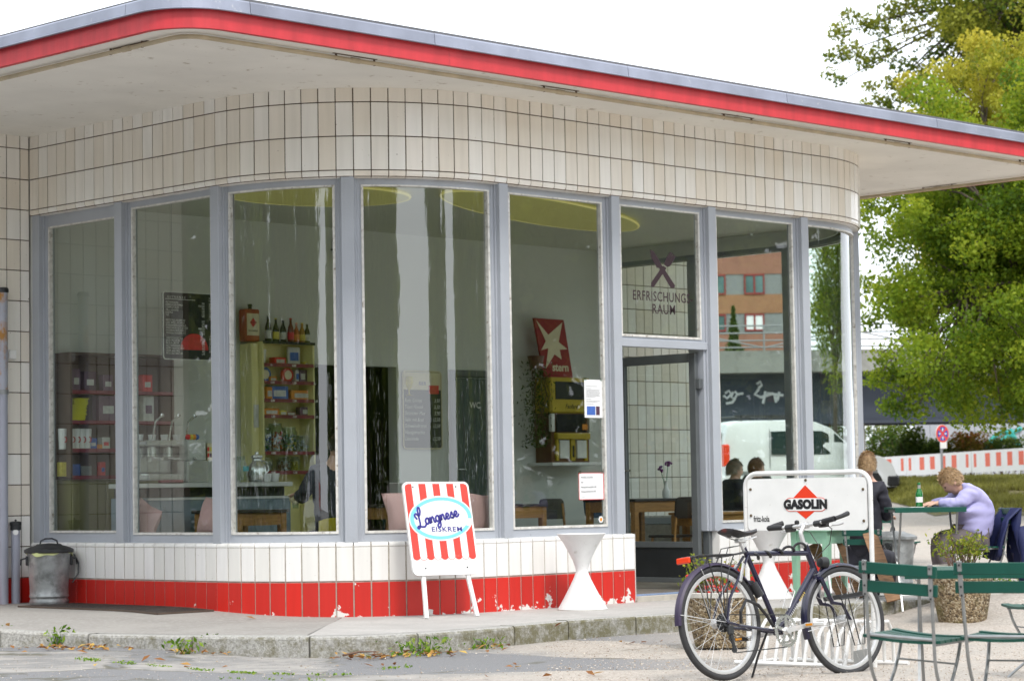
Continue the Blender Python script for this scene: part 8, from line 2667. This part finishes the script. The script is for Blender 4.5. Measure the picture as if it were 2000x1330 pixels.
leaf_mesh('added_reflection_screen', hp_, .66, m_far, np.clip(rng.normal(.5, .25, len(hp_)), 0, 1), None, 'stuff')
proto = None
for x, y, s in spots:
    lab = 'street tree across the road, mirrored in the pavilion windows'
    if proto is None:
        proto = tree('street_tree', lab, Vector((x, y, -.2)), (x, y, 8.0), (4.3, 4.3, 5.2), 150, 70, .42, m_far, cr=1.1, trunk=.3, group='street trees mirrored in the windows')
        pc = Vector((x, y, -.2))
    else:
        copy_tree(proto, None, Matrix.Translation((x, y, -.2)) @ Matrix.Rotation(random.uniform(0, 6.28), 4, 'Z') @ Matrix.Diagonal((s, s, s*random.uniform(.9, 1.15), 1)), lab)
Mv2 = Matrix.Translation((-18.5, -6.6, -.16)) @ Matrix.Rotation(R_(118), 4, 'Z')
copy_tree(van, None, Mv2, 'white van parked across the road, mirrored in the curved window')
# ================================================================== grit, leaves and weeds
def road_pt(d, l):
    x, y = CAM.x+FWD.x*d+RGT.x*l, CAM.y+FWD.y*d+RGT.y*l
    return x, y, gz(x, y)
kl = [Vector((first.x, first.y+1.15*i, 0)) for i in range(6, 0, -1)]+[kp[p] for p in pxs]+ep
def on_pavement(x, y):
    best = None
    for a, b in zip(kl[:-1], kl[1:]):
        e = Vector((b.x-a.x, b.y-a.y)); w = Vector((x-a.x, y-a.y))
        t_ = max(0, min(1, w.dot(e)/max(1e-9, e.dot(e))))
        q = w-e*t_; dd_ = q.length; s_ = e.x*w.y-e.y*w.x
        if best is None or dd_ < best[0]: best = (dd_, s_)
    return best[1] > 0 or best[0] < .02, best[0]
N_ = 26000
V, Fc, tn = [], [], []
octv = [(1,0,0),(-1,0,0),(0,1,0),(0,-1,0),(0,0,1),(0,0,-.3)]
octf = [(0,2,4),(2,1,4),(1,3,4),(3,0,4),(2,0,5),(1,2,5),(3,1,5),(0,3,5)]
cnt = 0
for i in range(N_):
    d = random.uniform(11.5, 20.5); l = random.uniform(-3.6, 4.6)*d/16
    if l < .2 and random.random() < .80: continue
    x, y, z = road_pt(d, l)
    on, dk_ = on_pavement(x, y)
    if on: continue
    s = random.uniform(.0025, .0065)*(1.9 if random.random() < .05 else 1)
    a = random.uniform(0, 6.28); ca, sa = math.cos(a), math.sin(a)
    o = len(V)
    sx_, sy_, sz_ = s*random.uniform(.8, 1.4), s*random.uniform(.6, 1), s*random.uniform(.5, .9)
    for p in octv:
        V.append((x+(p[0]*ca*sx_-p[1]*sa*sy_), y+(p[0]*sa*sx_+p[1]*ca*sy_), z+.004+p[2]*sz_))
    Fc += [tuple(o+k for k in f) for f in octf]
    tn += [random.random()]*6
me = bpy.data.meshes.new('gravel'); me.from_pydata(V, [], Fc)
at = me.attributes.new('tone', 'FLOAT', 'POINT'); at.data.foreach_set('value', np.array(tn, dtype=np.float32))
mt, n_, l_, b_ = _nodes('loose_grit')
aa = n_.new('ShaderNodeAttribute'); aa.attribute_name = 'tone'
rp = n_.new('ShaderNodeValToRGB'); rp.color_ramp.elements[0].color = (.16, .12, .09, 1); rp.color_ramp.elements[1].color = (.62, .57, .50, 1)
e = rp.color_ramp.elements.new(.6); e.color = (.40, .33, .26, 1)
l_.new(aa.outputs['Fac'], rp.inputs[0]); l_.new(rp.outputs[0], b_.inputs['Base Color']); b_.inputs['Roughness'].default_value = .85
me.materials.append(mt); link('gravel', me, None, 'stuff')
# fallen leaves, thick along the kerb
m_dead = leaf_mat('fallen_leaf', (.16, .06, .02), (.36, .17, .05), (.55, .38, .10), .2)
def fallen(pts, size):
    k = len(pts); P_ = np.array(pts)
    return P_
fl = []
for (px, py, n__, sp_) in ((95, 1262, 26, .16), (160, 1268, 40, .2), (395, 1274, 34, .18), (430, 1276, 18, .12), (735, 1284, 26, .2), (780, 1282, 16, .12), (850, 1279, 22, .15), (955, 1266, 12, .12), (1125, 1322, 3, .2), (1100, 1300, 2, .3), (45, 1258, 10, .15), (1265, 1255, 4, .2), (300, 1300, 4, .4), (690, 1300, 3, .3)):
    c = G(px, py, -.2); c = G(px, py, gz(c.x, c.y)); c = G(px, py, gz(c.x, c.y))
    for _ in range(int(n__*1.6)):
        x, y = c.x+random.gauss(0, sp_), c.y+random.gauss(0, sp_)
        on, dk_ = on_pavement(x, y)
        if on: continue
        fl.append((x, y, gz(x, y)+random.uniform(.006, .03)))
for px, py in ((15, 1222), (490, 1208), (170, 1178), (1090, 1222)):
    p = GP(px, py); fl.append((p.x, p.y, p.z+.010))
fl = np.array(fl)
def flat_leaves(name, P_, size, mt, tone):
    k = len(P_)
    a = rng.uniform(0, 6.28, k); sz = size*rng.uniform(.5, 1.2, k)
    d = np.stack([np.cos(a), np.sin(a), rng.normal(0, .25, k)], 1)*sz[:, None]
    e = np.stack([-np.sin(a), np.cos(a), rng.normal(0, .25, k)], 1)*sz[:, None]*.6
    V = np.stack([P_-d*.5, P_+e*.4+np.array([0, 0, .008]), P_+d*.5, P_-e*.4+np.array([0, 0, .006])], 1).reshape(-1, 3)
    me = bpy.data.meshes.new(name)
    me.from_pydata([tuple(v) for v in V], [], [(4*i, 4*i+1, 4*i+2, 4*i+3) for i in range(k)])
    at = me.attributes.new('tone', 'FLOAT', 'POINT'); at.data.foreach_set('value', np.repeat(tone, 4).astype(np.float32))
    me.materials.append(mt); return link(name, me, None, 'stuff')
flat_leaves('fallen_leaves', fl, .080, m_dead, rng.random(len(fl)))
# twig at the kerb
a_, b2 = G(670, 1283, -.2), G(735, 1277, -.19)
t = thing('twig', 'brown dry twig lying in the gutter near the third kerb joint', 'twig', a_)
MB().tube([a_+UP*.015, a_.lerp(b2, .5)+UP*.03, b2+UP*.02], [.010, .008, .004], 6).build('stick', m_twig, t)
m_weed = leaf_mat('weed_leaves', (.05, .12, .01), (.13, .26, .02), (.30, .40, .06), .35)
for px, py, n__, hgt, sp_, lab in ((6, 1256, 40, .14, .05, 'dark weed growing against the kerb at the picture edge'), (118, 1262, 60, .16, .07, 'leafy weed with brown leaves round it, against the mossy kerb below the dustbin'), (366, 1275, 50, .12, .10, 'low weed tuft in the open kerb joint left of the pavement seam'), (418, 1272, 26, .13, .05, 'small weed just after the open kerb joint'), (642, 1276, 14, .09, .022, 'single upright weed leaf on the mossy kerb face'), (710, 1276, 10, .08, .022, 'small upright weed near the dry twig'),
                                   (830, 1276, 110, .13, .15, 'broad grassy weed clump at the kerb joint below the ice cream board'), (945, 1265, 40, .09, .10, 'thin line of weeds along the kerb before the hourglass planter'), (1605, 1196, 30, .14, .06, 'green weed behind the bicycle front wheel at the kerb'), (1965, 1196, 120, .12, .22, 'patch of bright grass beside the concrete block'), (1865, 1205, 40, .2, .08, 'weed at the foot of the pebble dash tub')):
    c = G(px, py, -.2)
    for _ in range(4): c = G(px, py, gz(c.x, c.y))
    c = c-FWD*(.05+sp_*.5); c.z = gz(c.x, c.y)
    t = thing('weed', lab, 'weed', c)
    P_ = np.stack([c.x+rng.normal(0, sp_, n__), c.y+rng.normal(0, sp_*.5, n__), c.z+rng.random(n__)*hgt], 1)
    leaf_mesh('leaves', P_, .055, m_weed, rng.random(n__), t, asp=.4, droop=-.6)
    st = MB()
    for k in range(6):
        st.tube([c+Vector((random.gauss(0, sp_*.4), random.gauss(0, sp_*.2), -.02)), c+Vector((random.gauss(0, sp_*.8), random.gauss(0, sp_*.4), hgt*.8))], [.003, .0015], 4)
    st.build('stems', m_weed, t)
ms = []
for (x0, y0, x1, y1, n__) in ((150, 1290, 330, 1302, 260), (330, 1302, 560, 1318, 300), (560, 1318, 700, 1322, 80), (740, 1300, 800, 1294, 100), (420, 1332, 640, 1338, 60)):
    for _ in range(n__):
        u = random.random()
        c = G(x0+(x1-x0)*u+random.gauss(0, 6), y0+(y1-y0)*u+random.gauss(0, 1.6), -.185)
        if math.sin(u*17+x0) < -.2: continue
        on, dk_ = on_pavement(c.x, c.y)
        if on: continue
        ms.append((c.x, c.y, gz(c.x, c.y)+.008))
ms = np.array(ms)
leaf_mesh('crack_moss', ms, .022, m_weed, np.clip(rng.normal(.55, .25, len(ms)), 0, 1), None, 'stuff', asp=.6, droop=-.4)
